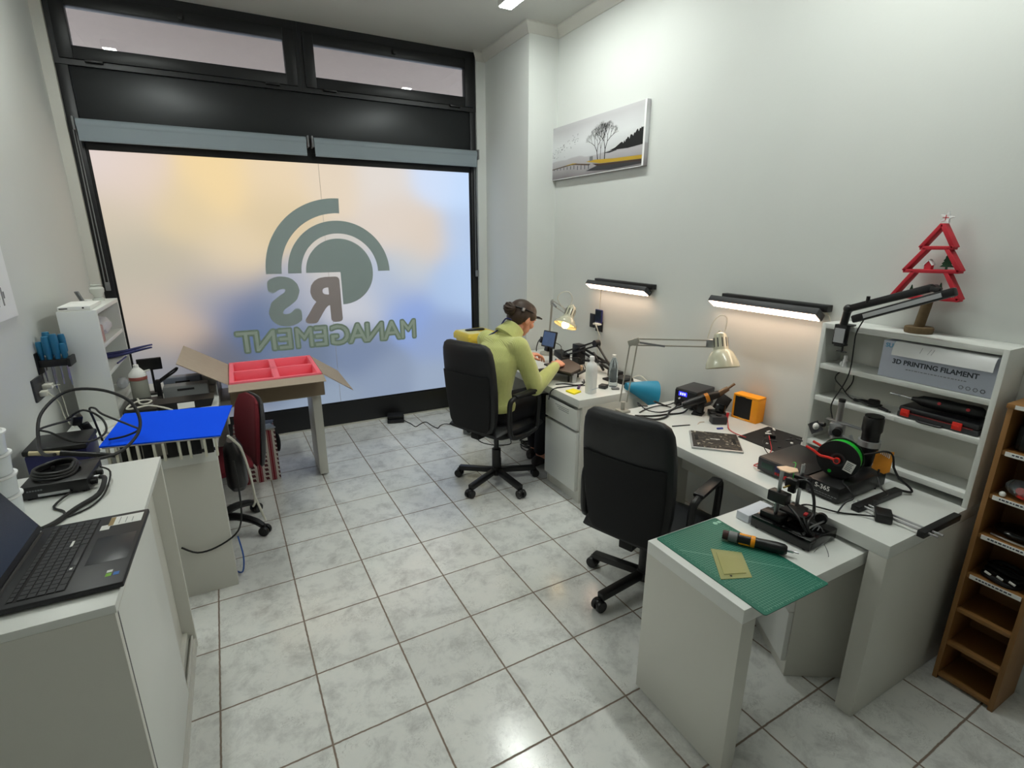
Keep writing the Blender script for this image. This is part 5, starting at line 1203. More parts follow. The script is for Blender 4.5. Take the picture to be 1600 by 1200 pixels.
obj('pot', MB().lathe([(0, D), (.055, D), (.060, D + .01), (.056, D + .035), (.045, D + .045), (0, D + .045)], (2.33, 2.70, 0), 24), BLACKP, t)
obj('wire', MB().tube([(2.36, 2.66, D + .04), (2.40, 2.63, D + .06), (2.42, 2.58, D + .03), (2.43, 2.55, D + .005)], .004, n=6), CABLEW, t)
# white spray/alcohol bottle
t = thing('plastic_bottle', 'white translucent plastic bottle standing at front corner of workbench', 'bottle', (1.975, 2.618, D))
q = Matrix.Translation((1.975, 2.618, 0)) @ rot_z(.3)
z = D
rings = [[Vector((a, b, zz)) for a, b in ring_rr(0, 0, w_, w_ * .86, n=32, e=ee)] for zz, w_, ee in ((z, .034, 3), (z + .004, .037, 3.2), (z + .15, .037, 3.2), (z + .175, .0365, 3), (z + .195, .030, 2.6), (z + .208, .018, 2), (z + .214, .0145, 2), (z + .222, .0145, 2))]
obj('body', MB().loft([[q @ p for p in r] for r in rings]), FROSTP, t)
obj('cap', MB().lathe([(0, z + .222), (.016, z + .222), (.016, z + .242), (.0145, z + .245), (0, z + .245)], mtx=q, n=24), PAPER, t)
obj('label', MB().box(-.0335, .034, -.0335, -.0325, z + .03, z + .035, mtx=q).box(.030, .0378, -.018, .012, z + .055, z + .105, .003, q), mat('bottle_label', (196, 208, 220), .6), t, label='pale blue label')
obj('label_print', MB().box(.0375, .0383, -.014, .008, z + .060, z + .078, mtx=q), NAVY, t)
t = thing('water_bottle', 'clear water bottle behind white plastic bottle on workbench', 'bottle', (2.195, 2.665, D))
pr = [(.0, D + .001), (.026, D + .001), (.031, D + .008), (.031, D + .03)]
for k in range(6): pr += [(.029, D + .036 + .016 * k), (.0315, D + .044 + .016 * k)]
pr += [(.031, D + .14), (.027, D + .165), (.016, D + .19), (.0125, D + .197), (.0125, D + .206), (0, D + .206)]
obj('body', MB().lathe(pr, (2.195, 2.665, 0), 28), PETM, t)
obj('cap', MB().lathe([(0, D + .206), (.0145, D + .206), (.0145, D + .222), (0, D + .223)], (2.195, 2.665, 0), 20), LABELW, t)
single('sticky_notes', MB().prism([(1.841, 2.711), (1.849, 2.626), (1.923, 2.652), (1.908, 2.726)], .010, Matrix.Translation((0, 0, D))), POSTIT, 'pad of yellow sticky notes at front edge of workbench', 'notepad')
single('purple_stick', MB().cbox((1.968, 2.742, D + .006), (.018, .062, .012), (0, 0, -.75), .003), PURPLE, 'small purple stick beside yellow sticky notes', 'stick')
t = thing('heat_sink_block', 'small dark metal block with clear base beside water bottle', 'block', (2.13, 2.64, D))
obj('block', MB().cbox((2.115, 2.665, D + .012), (.055, .05, .024), (0, 0, .5), .003), DGREY, t)
obj('clip', MB().cbox((2.165, 2.60, D + .006), (.05, .03, .012), (0, 0, -.4), .003), GREYP, t)
single('black_box', MB().cbox((2.27, 2.575, D + .022), (.07, .05, .044), (0, 0, .1), .004), BLACKP, 'small black box beneath blue funnel sheet on workbench', 'box')
# rolled blue plastic sheet hanging over the end of the workbench
t = thing('blue_sleeve', 'bright blue flared plastic cone lying over edge of workbench', 'cone', (2.30, 2.50, D))
rg = []
a0, a1 = Vector((2.20, 2.535, D + .022)), Vector((2.345, 2.480, D - .004))
for k in range(9):
    u = k / 8; c_ = a0.lerp(a1, u) + Vector((0, -.03 * u, -.035 * u)); r1 = .022 + .072 * u ** 1.1; r2 = .019 + .035 * u
    axd = (a1 - a0).normalized(); sd = axd.cross(Vector((0, 0, 1))).normalized(); uu = sd.cross(axd)
    sh = Vector((0, -.035 * u, 0))
    rg.append([c_ + sh + sd * (r2 * 1.5 * math.cos(2 * PI * j / 28)) + uu * (r1 * math.sin(2 * PI * j / 28)) + Vector((0, 0, r1 * (.62 - .35 * u))) for j in range(28)])
inner = [[p.lerp(sum(r, Vector()) / 28, .05) for p in r] for r in reversed(rg)]
obj('cone', MB().loft(rg + inner), TEAL, t)
single('plastic_strip', MB().box(2.44, 2.458, 2.49, 2.509, D - .14, D + .0, .002), WHITE, 'white strip standing behind blue cone at end of workbench', 'board')
for k, (pts, lab) in enumerate((
    ([(2.10, 2.87, D + .01), (2.05, 2.80, D + .004), (1.98, 2.80, D + .004), (1.93, 2.86, D + .004), (1.87, 2.88, D + .004)], 'black cable crossing workbench in front of preheater bracket'),
    ([(2.12, 2.78, D + .004), (2.05, 2.76, D + .004), (1.95, 2.79, D + .004), (1.87, 2.80, D + .004), (1.82, 2.80, D + .004), (1.790, 2.815, D - .02), (1.785, 2.83, D - .08)], 'black cable drooping over front edge of workbench'),
    ([(2.06, 2.84, D + .004), (2.10, 2.80, D + .004), (2.07, 2.74, D + .004), (2.03, 2.70, D + .004)], 'short black cable passing behind white plastic bottle'))):
    single('cable', MB().tube(pts, .004, n=6), CABLEB, lab, 'cable', 'cables on the workbench')

# ------------------------------------------------------------------ floor under the workbench
t = thing('power_box', 'grey metal box with plugs on floor beneath workbench, behind the chair', 'power box', (1.77, 3.97, 0))
m = axes((1.64, 4.03, 0), Vector((.62, -.78, 0)).normalized(), Vector((.78, .62, 0)).normalized(), (0, 0, 1))
obj('body', MB().box(0, .20, 0, .16, .004, .13, .004, m), GREYP, t)
obj('white_edge', MB().box(.198, .204, -.002, .02, .004, .13, mtx=m), PAPER, t)
for x, z_ in ((.035, .085), (.075, .055), (.14, .06)): obj('plug', MB().cyl(m @ Vector((x, 0, z_)), m @ Vector((x, -.035, z_)), .020, n=14), BLACKP, t)
obj('cable_out', MB().tube([m @ Vector((.02, -.02, .10)), m @ Vector((.0, -.06, .12)), m @ Vector((.06, -.09, .11)), m @ Vector((.10, -.05, .10))], .009, n=8), ALU, t)
t = thing('router', 'flat black device lying on floor by window sill', 'device', (1.20, 4.63, 0))
m = axes((1.105, 4.60, 0), Vector((.96, -.28, 0)).normalized(), Vector((.28, .96, 0)).normalized(), (0, 0, 1))
obj('body', MB().box(0, .155, 0, .15, .004, .032, .004, m), BLACKP, t)
obj('upper_box', MB().box(.0, .15, .03, .15, .032, .062, .004, m), BLACKM, t)
obj('foot', MB().box(.01, .145, .01, .14, 0, .005, mtx=m), BLACKM, t)
single('cable', MB().tube([(1.26, 4.60, .012), (1.30, 4.50, .004), (1.315, 4.40, .004), (1.37, 4.44, .004), (1.44, 4.475, .004), (1.46, 4.35, .004), (1.485, 4.265, .004), (1.53, 4.32, .004), (1.60, 4.335, .004), (1.66, 4.16, .03)], .004, n=6), CABLEB, 'thin dark cable wandering across tiles from black device to grey metal box', 'cable')
single('cable', MB().tube([(1.70, 3.93, .03), (1.70, 3.78, .004), (1.78, 3.66, .004), (1.90, 3.62, .004), (1.95, 3.70, .004)], .004, n=6), CABLEB, 'black cable curving on tiles in front of grey metal box', 'cable')
random.seed(31)
t = thing('cable_heap', 'tangle of black cables and plugs heaped on floor under workbench', 'cables', (2.05, 3.45, 0))
for k in range(7):
    pts = [(1.92 + random.uniform(0, .30), 3.38 + random.uniform(-.16, .24), .006 + random.uniform(0, .05)) for _ in range(8)]
    obj('cable', MB().tube(pts, .0045, n=6, sub=5), CABLEB, t)
for k in range(5):
    p = (1.92 + random.uniform(0, .22), 3.38 + random.uniform(-.1, .2), .03)
    obj('plug', MB().cbox(p, (.05, .035, .04), (0, 0, random.uniform(0, 3)), .008), BLACKP, t)
# yellow waste bin behind the chair
t = thing('waste_bin', 'yellow plastic bin with lid beside pillar, behind the person', 'bin', (1.95, 4.36, 0))
m = axes((1.785, 4.185, 0), Vector((.985, .10, 0)).normalized(), Vector((-.10, .985, 0)).normalized(), (0, 0, 1))
def rbox_rings(x0, x1, y0, y1, z): return [m @ Vector(((x0 + x1) / 2 + a, (y0 + y1) / 2 + b, z)) for a, b in rrect(x1 - x0, y1 - y0, .035, 5)]
obj('body', MB().loft([rbox_rings(.05, .27, .05, .27, 0), rbox_rings(.045, .275, .045, .275, .02), rbox_rings(.015, .305, .015, .305, .80)]), YELLOW, t)
obj('lid', MB().loft([rbox_rings(0, .32, 0, .32, .795), rbox_rings(-.003, .323, -.003, .323, .80), rbox_rings(-.003, .323, -.003, .323, .838), rbox_rings(.01, .31, .01, .31, .862), rbox_rings(.03, .29, .03, .29, .866)]), YELLOW, t)
obj('lid_panel', MB().loft([rbox_rings(.03, .17, .03, .29, .866), rbox_rings(.035, .165, .035, .285, .868)]), mat('pale_yellow', (240, 232, 168), .5), t, label='paler yellow lid inset')
t = thing('oval_plate', 'flat black oval plate lying on lid of yellow bin', 'plate', (1.92, 4.36, .868))
obj('plate', MB().loft([[Vector((1.925 + a, 4.37 + b, z_)) for a, b in ring_rr(0, 0, .095 * s_, .030 * s_)] for z_, s_ in ((.8685, .95), (.872, 1), (.878, 1), (.882, .92))]), BLACKP, t)

# ------------------------------------------------------------------ left side: wall things
t = thing('screwdriver_holder', 'black wall holder full of blue-handled screwdrivers on left wall', 'tool holder', (-.86, 3.33, 1.10))
obj('rack', MB().box(XL, -.80, 3.285, 3.385, 1.085, 1.120, .006), BLACKP, t)
obj('wall_plate', MB().box(XL, XL + .008, 3.27, 3.392, 1.05, 1.16, .003), BLACKP, t)
obj('front_rail', MB().box(-.802, -.788, 3.28, 3.39, 1.08, 1.125, .003), BLACKP, t)
sdr = [(-.900, 3.31, .09, .014), (-.878, 3.36, .13, .017), (-.870, 3.305, .115, .018), (-.848, 3.355, .105, .015), (-.838, 3.305, .125, .017), (-.820, 3.36, .115, .016), (-.812, 3.31, .075, .014)]
labs = ['short blue screwdriver closest to wall in black holder', 'tallest blue screwdriver, in back row of black wall holder', 'thick blue screwdriver in front row, second from the wall', 'slim blue screwdriver in middle of back row of holder', 'blue screwdriver in front row, third from the wall', 'blue screwdriver at outer end of back row of holder', 'shortest blue screwdriver at outer front corner of holder']
for k, (x, y, h, r) in enumerate(sdr):
    s = thing('screwdriver', labs[k], 'screwdriver', (x, y, 1.12), 0, 'blue screwdrivers in the wall holder')
    obj('handle', MB().lathe([(0, 1.121), (r * .6, 1.121), (r * .75, 1.130), (r * .7, 1.14), (r, 1.15), (r, 1.121 + h * .85), (r * .8, 1.121 + h), (0, 1.123 + h)], (x, y, 0), 14), BLUEH, s)
    obj('shaft', MB().cyl((x, y, 1.121), (x, y, 1.01 - .02 * (k % 3)), .0035, n=8), STEEL, s)
t = thing('wall_socket', 'grey wall socket with two white plugs on left wall', 'socket', (XL, 3.2, 1.0))
obj('plate', MB().box(XL, XL + .010, 3.14, 3.30, .945, 1.055, .003), DGREY, t)
single('charger', MB().box(XL + .010, XL + .05, 3.235, 3.275, .985, 1.01, .005).tube([(XL + .05, 3.255, .997), (XL + .06, 3.32, .985), (XL + .03, 3.40, .955), (XL + .03, 3.43, .88), (-.86, 3.33, .80), (-.84, 3.30, .755)], .0022, n=6), CABLEW, 'upper white plug and thin cord in left wall socket', 'charger')
single('charger', MB().box(XL + .010, XL + .04, 3.175, 3.215, .965, .99, .005).tube([(XL + .04, 3.195, .977), (XL + .05, 3.22, .95), (XL + .035, 3.30, .92), (XL + .03, 3.36, .87), (XL + .03, 3.38, .80), (-.87, 3.36, .755)], .003, n=6), CABLEW, 'lower white plug with thicker cord in left wall socket', 'charger')
t = thing('wall_calendar', 'white sheet calendar hanging on left wall at left edge', 'calendar', (XL, 3.05, 1.5))
obj('sheet', MB().box(XL + .001, XL + .006, 2.60, 3.20, 1.36, 1.72), PAPER, t)
random.seed(6)
for k in range(5): obj('print_block', MB().box(XL + .006, XL + .0064, 3.00 + .02 * k, 3.01 + .02 * k + .006, 1.42 + .03 * (k % 3), 1.56 - .02 * k), GREYP, t)
# on top of the left bookcase
t = thing('flat_device', 'flat white device lying on top of left corner bookcase', 'device', (-.79, 3.56, 1.343))
obj('body', MB().box(-.822, -.685, 3.41, 3.68, 1.3435, 1.366, .004), LABELW, t)
obj('slot', MB().box(-.815, -.78, 3.4085, 3.4105, 1.353, 1.358).box(-.72, -.712, 3.4085, 3.4105, 1.353, 1.361), BLACKM, t)
t = thing('glass_vase', 'small white glass vase on far end of left bookcase top', 'vase', (-.735, 3.90, 1.343))
obj('body', MB().lathe([(0, 1.3435), (.028, 1.3435), (.030, 1.352), (.018, 1.362), (.022, 1.375), (.036, 1.395), (.036, 1.415), (.026, 1.428), (.032, 1.436), (.030, 1.436), (.022, 1.428), (0, 1.42)], (-.735, 3.90, 0), 22), mat('milky_glass', (226, 230, 224), .15, trans=.3), t)
single('desk_clip', MB().beam((-.795, 3.82, 1.3445), (-.812, 3.80, 1.41), .026, .012, .004).box(-.815, -.775, 3.80, 3.84, 1.3435, 1.352, .003), GREYP, 'small grey leaning clip stand beside glass vase on left bookcase', 'stand')
# contents of the left bookcase
t = thing('parts_bag', 'clear bag of small parts on upper shelf of left bookcase', 'bag', (-.73, 3.75, 1.157))
b_ = MB().sph((-.735, 3.72, 1.215), (.062, .14, .055), 18)
random.seed(2)
for v in b_.bm.verts: v.co += Vector((random.uniform(-.008, .008), random.uniform(-.01, .01), random.uniform(-.006, .006)))
obj('bag', b_, mat('cloudy_bag', (214, 214, 220), .3, var=.15, scale=25), t)
single('red_packet', MB().box(-.73, -.672, 3.45, 3.53, 1.158, 1.25, .006), mat('red_print_packet', (190, 150, 146), .6, var=.35, scale=60), 'red and white packet standing on upper shelf of left bookcase', 'packet')
t = thing('pliers', 'dark blue long pliers poking out from shelf of left bookcase', 'pliers', (-.66, 3.85, 1.004))
for k, (dy, dz) in enumerate(((0, 0), (.03, .012), (-.03, .006))): obj('handle', MB().tube([(-.78, 3.80 + dy, 1.012 + dz), (-.66, 3.84 + dy, 1.018 + dz), (-.58, 3.87 + dy, 1.030 + dz), (-.52, 3.90 + dy, 1.036 + dz)], lambda u: .011 * (1 - .55 * u), n=8), NAVY, t)
single('clear_bag', MB().sph((-.70, 3.86, .835), (.03, .06, .034), 14), mat('clear_film', (220, 224, 232), .2, alpha=.6), 'crumpled clear film on lowest shelf of left bookcase', 'bag')
single('blue_pen', MB().cyl((-.66, 3.62, 1.009), (-.645, 3.80, 1.009), .0045, n=10), NAVY, 'thin blue pen on middle shelf of left bookcase', 'pen')

# ------------------------------------------------------------------ left desk
# blue coated sheet on a raised grey grid frame
t = thing('blue_board', 'bright blue flat board raised on grey ribbed frame, on left desk', 'board', (-.38, 2.80, E2))
zt = .842
top = [(-.099, 3.03), (-.150, 2.565), (-.612, 2.655), (-.588, 3.13)]
obj('sheet', MB().prism(top[::-1], .006, Matrix.Translation((0, 0, zt - .006))), BLUE, t)
def lerp2(p, q, u): return (p[0] + (q[0] - p[0]) * u, p[1] + (q[1] - p[1]) * u)
fr = MB().prism([lerp2((-.36, 2.84), p, .97) for p in top][::-1], .008, Matrix.Translation((0, 0, zt - .0145)))
obj('tray', fr, CREAM, t)
pf_, pr_ = top[1], top[2]; bf, br = top[0], top[3]
for k, u in enumerate((.03, .13, .27, .36, .50, .58, .72, .80, .90, .97)):
    for (a_, b2_) in ((pf_, pr_), (bf, br)):
        p = lerp2(a_, b2_, u); p = lerp2(p, (-.36, 2.84), .05)
        h_ = E2 + .0005
        obj('rib', MB().box(p[0] - .005, p[0] + .005, p[1] - .012, p[1] + .012, h_, zt - .014, .001), CREAM, t)
for k, u in enumerate((.08, .20, .32, .43, .65, .76, .85)):
    p = lerp2(lerp2(pf_, pr_, u), (-.36, 2.84), .10)
    obj('dark_cell', MB().box(p[0] - .018, p[0] + .018, p[1] - .006, p[1] + .02, E2 + .012, zt - .016, .002), BLACKM, t)
obj('base_bar', MB().box(-.58, -.17, 2.648, 2.66, E2, E2 + .014, .002), BLACKP, t); obj('base_bar', MB().box(-.56, -.19, 3.00, 3.02, E2, E2 + .014, .002), BLACKP, t)
# black printer parts behind it
t = thing('printer_cover', 'long black plastic printer cover with white sticker behind blue board', 'printer part', (-.35, 3.55, E2))
obj('cover', MB().loft([[Vector((x, y, z_)) for x, y, z_ in ((-.50, yy - .11, E2 + .0), (-.22, yy - .11, E2), (-.20, yy - .10, zz), (-.50, yy - .10, zz))] for yy, zz in ((3.52, E2 + .045), (3.60, E2 + .058))]), BLACKP, t)
obj('sticker', MB().cbox((-.345, 3.4095, E2 + .024), (.085, .003, .034), (-.2, 0, 0)), LABELW, t)
t = thing('cartridge', 'dark grey slotted plastic part behind black cover on left desk', 'printer part', (-.34, 3.70, E2))
obj('body', MB().box(-.475, -.235, 3.645, 3.74, E2, E2 + .085, .008), GREYP, t)
obj('slot', MB().box(-.40, -.31, 3.643, 3.647, E2 + .055, E2 + .068, .001), BLACKM, t)
t = thing('cartridge', 'rearmost grey slotted plastic part against white panel on left desk', 'printer part', (-.36, 3.83, E2))
obj('body', MB().box(-.485, -.275, 3.80, 3.88, E2, E2 + .105, .008), mat('blue_grey_plastic', (118, 126, 142), .45), t)
obj('slot', MB().box(-.42, -.34, 3.798, 3.802, E2 + .066, E2 + .080, .001), BLACKM, t)
t = thing('flat_device', 'flat black unit with grey button behind blue board, near left bookcase', 'device', (-.56, 3.50, E2))
obj('body', MB().box(-.64, -.48, 3.35, 3.62, E2, E2 + .045, .006), BLACKP, t)
obj('button', MB().box(-.545, -.505, 3.40, 3.45, E2 + .045, E2 + .050, .002), GREYP, t)
single('plastic_sheet', MB().box(-.47, -.195, 3.915, 3.93, E2, E2 + .075, .003), PAPER, 'plain white panel standing upright behind grey slotted parts', 'panel')
single('clear_tub', MB().box(-.19, -.185, 3.62, 3.80, E2, E2 + .075).box(-.19, -.09 - .1, 3.80, 3.805, E2, E2 + .075), mat('cloudy_acrylic', (206, 208, 210), .25, alpha=.7), 'low clear acrylic strip at edge of left desk', 'strip')
t = thing('spray_bottle', 'clear bottle with white conical top and red band on left desk', 'bottle', (-.585, 3.62, E2))
bx_, by_ = -.585, 3.66; z = E2
obj('body', MB().lathe([(0, z + .001), (.042, z + .001), (.045, z + .008), (.045, z + .145), (.043, z + .15), (0, z + .15)], (bx_, by_, 0), 28), mat('hazy_bottle', (178, 180, 170), .25, trans=.35, var=.05), t)
obj('red_band', MB().lathe([(.0445, z + .15), (.046, z + .152), (.046, z + .168), (.0445, z + .17), (0, z + .17)], (bx_, by_, 0), 28), mat('label_red', (170, 96, 86), .5, var=.2, scale=50), t)
obj('cone_top', MB().lathe([(.0455, z + .17), (.044, z + .185), (.022, z + .215), (.015, z + .222), (.013, z + .24), (0, z + .241)], (bx_, by_, 0), 28), LABELW, t)
obj('spout', MB().cyl((bx_ + .03, by_ - .005, z + .195), (bx_ + .066, by_ - .012, z + .205), .006, .004, n=10), LABELW, t)
t = thing('webcam', 'black webcam panel tilted up behind spray bottle on left desk', 'camera', (-.53, 3.86, E2))
obj('panel', MB().cbox((-.545, 3.86, E2 + .195), (.13, .014, .085), (.35, 0, .15), .004), BLACKP, t)
obj('stand', MB().cyl((-.54, 3.865, E2), (-.54, 3.868, E2 + .16), .007, n=10).box(-.58, -.50, 3.83, 3.90, E2, E2 + .012, .004), BLACKP, t)
t = thing('loop_clamp', 'black clamp with loop handle standing behind flat black unit', 'clamp', (-.47, 3.74, E2))
obj('post', MB().box(-.508, -.484, 3.665, 3.70, E2, E2 + .13, .004), BLACKP, t)
obj('loop', MB().tube([(-.495, 3.68, E2 + .12), (-.44, 3.70, E2 + .155), (-.39, 3.72, E2 + .185), (-.40, 3.72, E2 + .165), (-.45, 3.70, E2 + .135), (-.49, 3.68, E2 + .11)], .006, n=8), BLACKP, t)
single('cable', MB().tube([(-.60, 3.60, .79), (-.585, 3.53, .80), (-.575, 3.47, .80), (-.55, 3.42, .80), (-.52, 3.44, .80), (-.52, 3.49, .80), (-.57, 3.49, .805), (-.61, 3.44, .80), (-.62, 3.38, .795), (-.58, 3.36, .80), (-.52, 3.38, .80), (-.44, 3.33, .79), (-.38, 3.20, .80), (-.36, 3.15, .80)], .005, n=8), CABLEW, 'white cable coiled on flat black unit behind blue board', 'cable')
single('cable', MB().tube([(-.66, 3.30, .746), (-.70, 3.20, .746), (-.66, 3.12, .75), (-.72, 3.05, .746), (-.78, 3.14, .746)], .005, n=8), CABLEW, 'white cable lying on left desk between bookcase and blue station', 'cable')
# navy soldering station near the wall
t = thing('soldering_station', 'navy blue and black soldering station on left desk by wall', 'soldering station', (-.76, 2.76, E2))
obj('body', MB().box(-.862, -.655, 2.66, 2.86, E2 + .006, E2 + .10, .008), NAVY, t)
obj('top_cover', MB().box(-.866, -.651, 2.656, 2.864, E2 + .10, E2 + .125, .008), BLACKP, t)
obj('handle_bar', MB().cyl((-.84, 2.655, E2 + .115), (-.74, 2.648, E2 + .10), .010, n=14), mat('pale_brass', (196, 184, 150), .35, metal=.6), t)
obj('iron', MB().cyl((-.74, 2.648, E2 + .10), (-.56, 2.64, E2 + .055), .013, .009, n=14), BLACKP, t)
obj('foot', MB().box(-.85, -.67, 2.68, 2.84, E2, E2 + .007), BLACKM, t)
# thick cable loops
single('cable', MB().tube([(-.66, 2.30, .955), (-.72, 2.40, .93), (-.77, 2.55, .93), (-.79, 2.72, 1.0), (-.72, 2.82, 1.06), (-.60, 2.80, 1.06), (-.49, 2.72, 1.02), (-.45, 2.66, .95), (-.46, 2.60, .89), (-.52, 2.52, .85), (-.60, 2.42, .87), (-.66, 2.30, .92), (-.64, 2.18, .945)], .0065, n=8, sub=6), CABLEB, 'thick black cable arching in large loop over blue board corner', 'cable')
single('cable', MB().tube([(-.72, 2.75, .955), (-.66, 2.76, .985), (-.60, 2.74, .945), (-.58, 2.68, .90), (-.62, 2.62, .885), (-.68, 2.60, .90), (-.74, 2.60, .95), (-.78, 2.64, .96), (-.70, 2.72, .96)], .0045, n=8, sub=6), CABLEB, 'thin black cable loop above navy soldering station', 'cable')
single('cable', MB().tube([(-.64, 2.86, .80), (-.655, 2.87, .90), (-.66, 2.86, .96), (-.635, 2.84, .965), (-.60, 2.78, .95), (-.50, 2.72, .90), (-.47, 2.70, .88), (-.52, 2.69, .862), (-.58, 2.69, .857)], .0045, n=8, sub=6), CABLEB, 'black wire bent over left corner of blue board', 'cable')
t = thing('cable_bundle', 'knot of black plugs hanging behind navy soldering station', 'cables', (-.70, 2.93, E2))
obj('plug', MB().cbox((-.73, 2.92, .90), (.04, .035, .05), (.3, .2, .5), .008), BLACKP, t)
obj('plug', MB().cbox((-.70, 2.93, .85), (.035, .03, .06), (.1, -.3, .2), .008), BLACKP, t)
obj('cord', MB().tube([(-.73, 2.92, .88), (-.71, 2.93, .82), (-.69, 2.93, .76), (-.72, 2.95, .746)], .005, n=6), BLACKP, t)

# ------------------------------------------------------------------ sideboard: laptop, recorder, tubs
t = thing('laptop', 'open black laptop with white sticker on sideboard in left foreground', 'laptop', (-.46, 1.6, CZ))
m = Matrix.Translation((-.592, 1.400, CZ)) @ Matrix.Rotation(math.radians(-1.5), 4, 'Z')
BK = mat('laptop_black', (30, 31, 36), .45, var=.04)
obj('base', MB().box(0, .256, 0, .392, .004, .020, .004, m), BK, t)
for q4 in ((.02, .02), (.24, .02), (.02, .37), (.24, .37)): obj('foot', MB().box(q4[0] - .01, q4[0] + .01, q4[1] - .01, q4[1] + .01, 0, .005, mtx=m), BLACKM, t)
obj('keyboard_tray', MB().box(.030, .140, .018, .374, .0195, .0203, mtx=m), BLACKM, t)
rowsk = 6
for r_ in range(rowsk):
    x_ = .033 + .0178 * r_; hgt_ = .0152 if r_ else .010
    n_ = 19 if r_ < 5 else 13
    kw = (.352) / n_
    for c_ in range(n_):
        if r_ == 5 and c_ in (4, 5, 6, 7): continue
        obj('key', MB().box(x_, x_ + hgt_, .020 + kw * c_ + .001, .020 + kw * (c_ + 1) - .001, .0203, .0222, mtx=m), BK, t)
obj('space_bar', MB().box(.122, .1372, .020 + .352 / 13 * 4 + .001, .020 + .352 / 13 * 8 - .001, .0203, .0222, .0004, m), BK, t)
obj('key_mark', MB().box(.098, .104, .235, .265, .0222, .0226, mtx=m), LABELW, t); obj('key_mark', MB().box(.126, .132, .110, .118, .0222, .0226, mtx=m), LABELW, t)
obj('touchpad', MB().box(.155, .245, .115, .255, .0199, .0203, .0002, m), mat('touchpad', (36, 37, 43), .35), t)
st_ = obj('sticker', MB().box(.166, .246, .318, .372, .0200, .0206, mtx=m).box(.150, .172, .300, .328, .0200, .0206, mtx=m), LABELW, t, label='white and tan paper sticker on palm rest')
obj('tan_block', MB().box(.166, .178, .320, .370, .0206, .0209, mtx=m), mat('tan_print', (160, 136, 92), .6), st_)
for k in range(3): obj('print_line', MB().box(.190 + .016 * k, .1915 + .016 * k, .325, .365 - .006 * k, .0206, .0208, mtx=m), GREYP, st_)
obj('chip_sticker', MB().box(.212, .224, .040, .054, .0200, .0205, mtx=m), mat('chip_green', (120, 180, 40), .5), t)
obj('chip_sticker', MB().box(.228, .240, .040, .054, .0200, .0205, mtx=m), mat('chip_blue', (50, 110, 190), .5), t)
obj('chip_sticker', MB().box(.212, .224, .058, .068, .0200, .0205, mtx=m), LABELW, t)
hm = m @ Matrix.Translation((.004, 0, .018)) @ Matrix.Rotation(math.radians(-27), 4, 'Y')
scr = obj('screen_lid', MB().box(-.007, 0, .004, .388, .004, .252, .003, hm), BK, t)
obj('display', MB().box(0, .0008, .010, .382, .020, .244, mtx=hm), mat('laptop_display', (8, 14, 16), .22, var=.2, scale=3), scr)
obj('hinge', MB().cyl(m @ Vector((.004, .03, .016)), m @ Vector((.004, .362, .016)), .007, n=12), BLACKP, t)
t = thing('video_recorder', 'flat black recorder box with coiled cable behind laptop on sideboard', 'recorder', (-.60, 2.13, CZ))
m = axes((-.702, 2.062, CZ), Vector((.995, -.03, 0)).normalized(), Vector((.03, .995, 0)).normalized(), (0, 0, 1))
m = m @ Matrix.Diagonal((.87, .87, 1, 1))
obj('case', MB().box(0, .205, .0, .205, .005, .048, .003, m), BLACKP, t)
for q4 in ((.02, .02), (.185, .02), (.02, .185), (.185, .185)): obj('foot', MB().cyl(m @ Vector((q4[0], q4[1], 0)), m @ Vector((q4[0], q4[1], .006)), .009, n=12), BLACKM, t)
obj('label_strip', MB().box(.050, .145, -.0008, .0004, .010, .019, mtx=m), ALU, t)
nb = MB()
for k in range(6): nb.box(.02 + .008 * k, .026 + .008 * k, -.0006, .0004, .030, .035, mtx=m)
obj('front_marks', nb, GREYP, t)
for k, y in enumerate((.03, .07, .12)): obj('rear_plug', MB().cyl(m @ Vector((.205, y, .022)), m @ Vector((.225, y, .022)), .009, n=12), BLACKM if k != 1 else STEEL, t)
cp = []
for k in range(34):
    a_ = 2 * PI * k / 11
    cp.append(m @ Vector((.085 + (.072 - .004 * (k // 11)) * math.cos(a_), .11 + (.085 - .006 * (k // 11)) * math.sin(a_), .055 + .008 * (k // 11) + .003 * math.sin(a_ * 2))))
single('cable', MB().tube(cp, .0055, n=8, sub=4), CABLEB, 'thick black cable coiled on top of flat recorder box', 'cable')
single('cable', MB().tube([m @ Vector((.228, .07, .022)), (-.475, 2.04, .93), (-.485, 1.98, .905), (-.53, 1.92, .897), (-.565, 1.84, .897), (-.588, 1.805, .90)], .008, n=8), CABLEB, 'thick black cable running from recorder to laptop corner', 'cable')
single('cable', MB().tube([m @ Vector((.15, -.004, .012)), (-.60, 1.97, .894), (-.565, 1.92, .893), (-.555, 1.87, .893), (-.572, 1.815, .895)], .0035, n=8), CABLEB, 'thin black cord crossing white sideboard top to the laptop', 'cable')
single('cable', MB().tube([m @ Vector((.21, .16, .03)), (-.478, 2.14, .915), (-.475, 2.03, .894), (-.487, 1.94, .893), (-.52, 1.89, .893), (-.57, 1.86, .893)], .003, n=8), CABLEB, 'slim black cord looping at right of recorder box', 'cable')
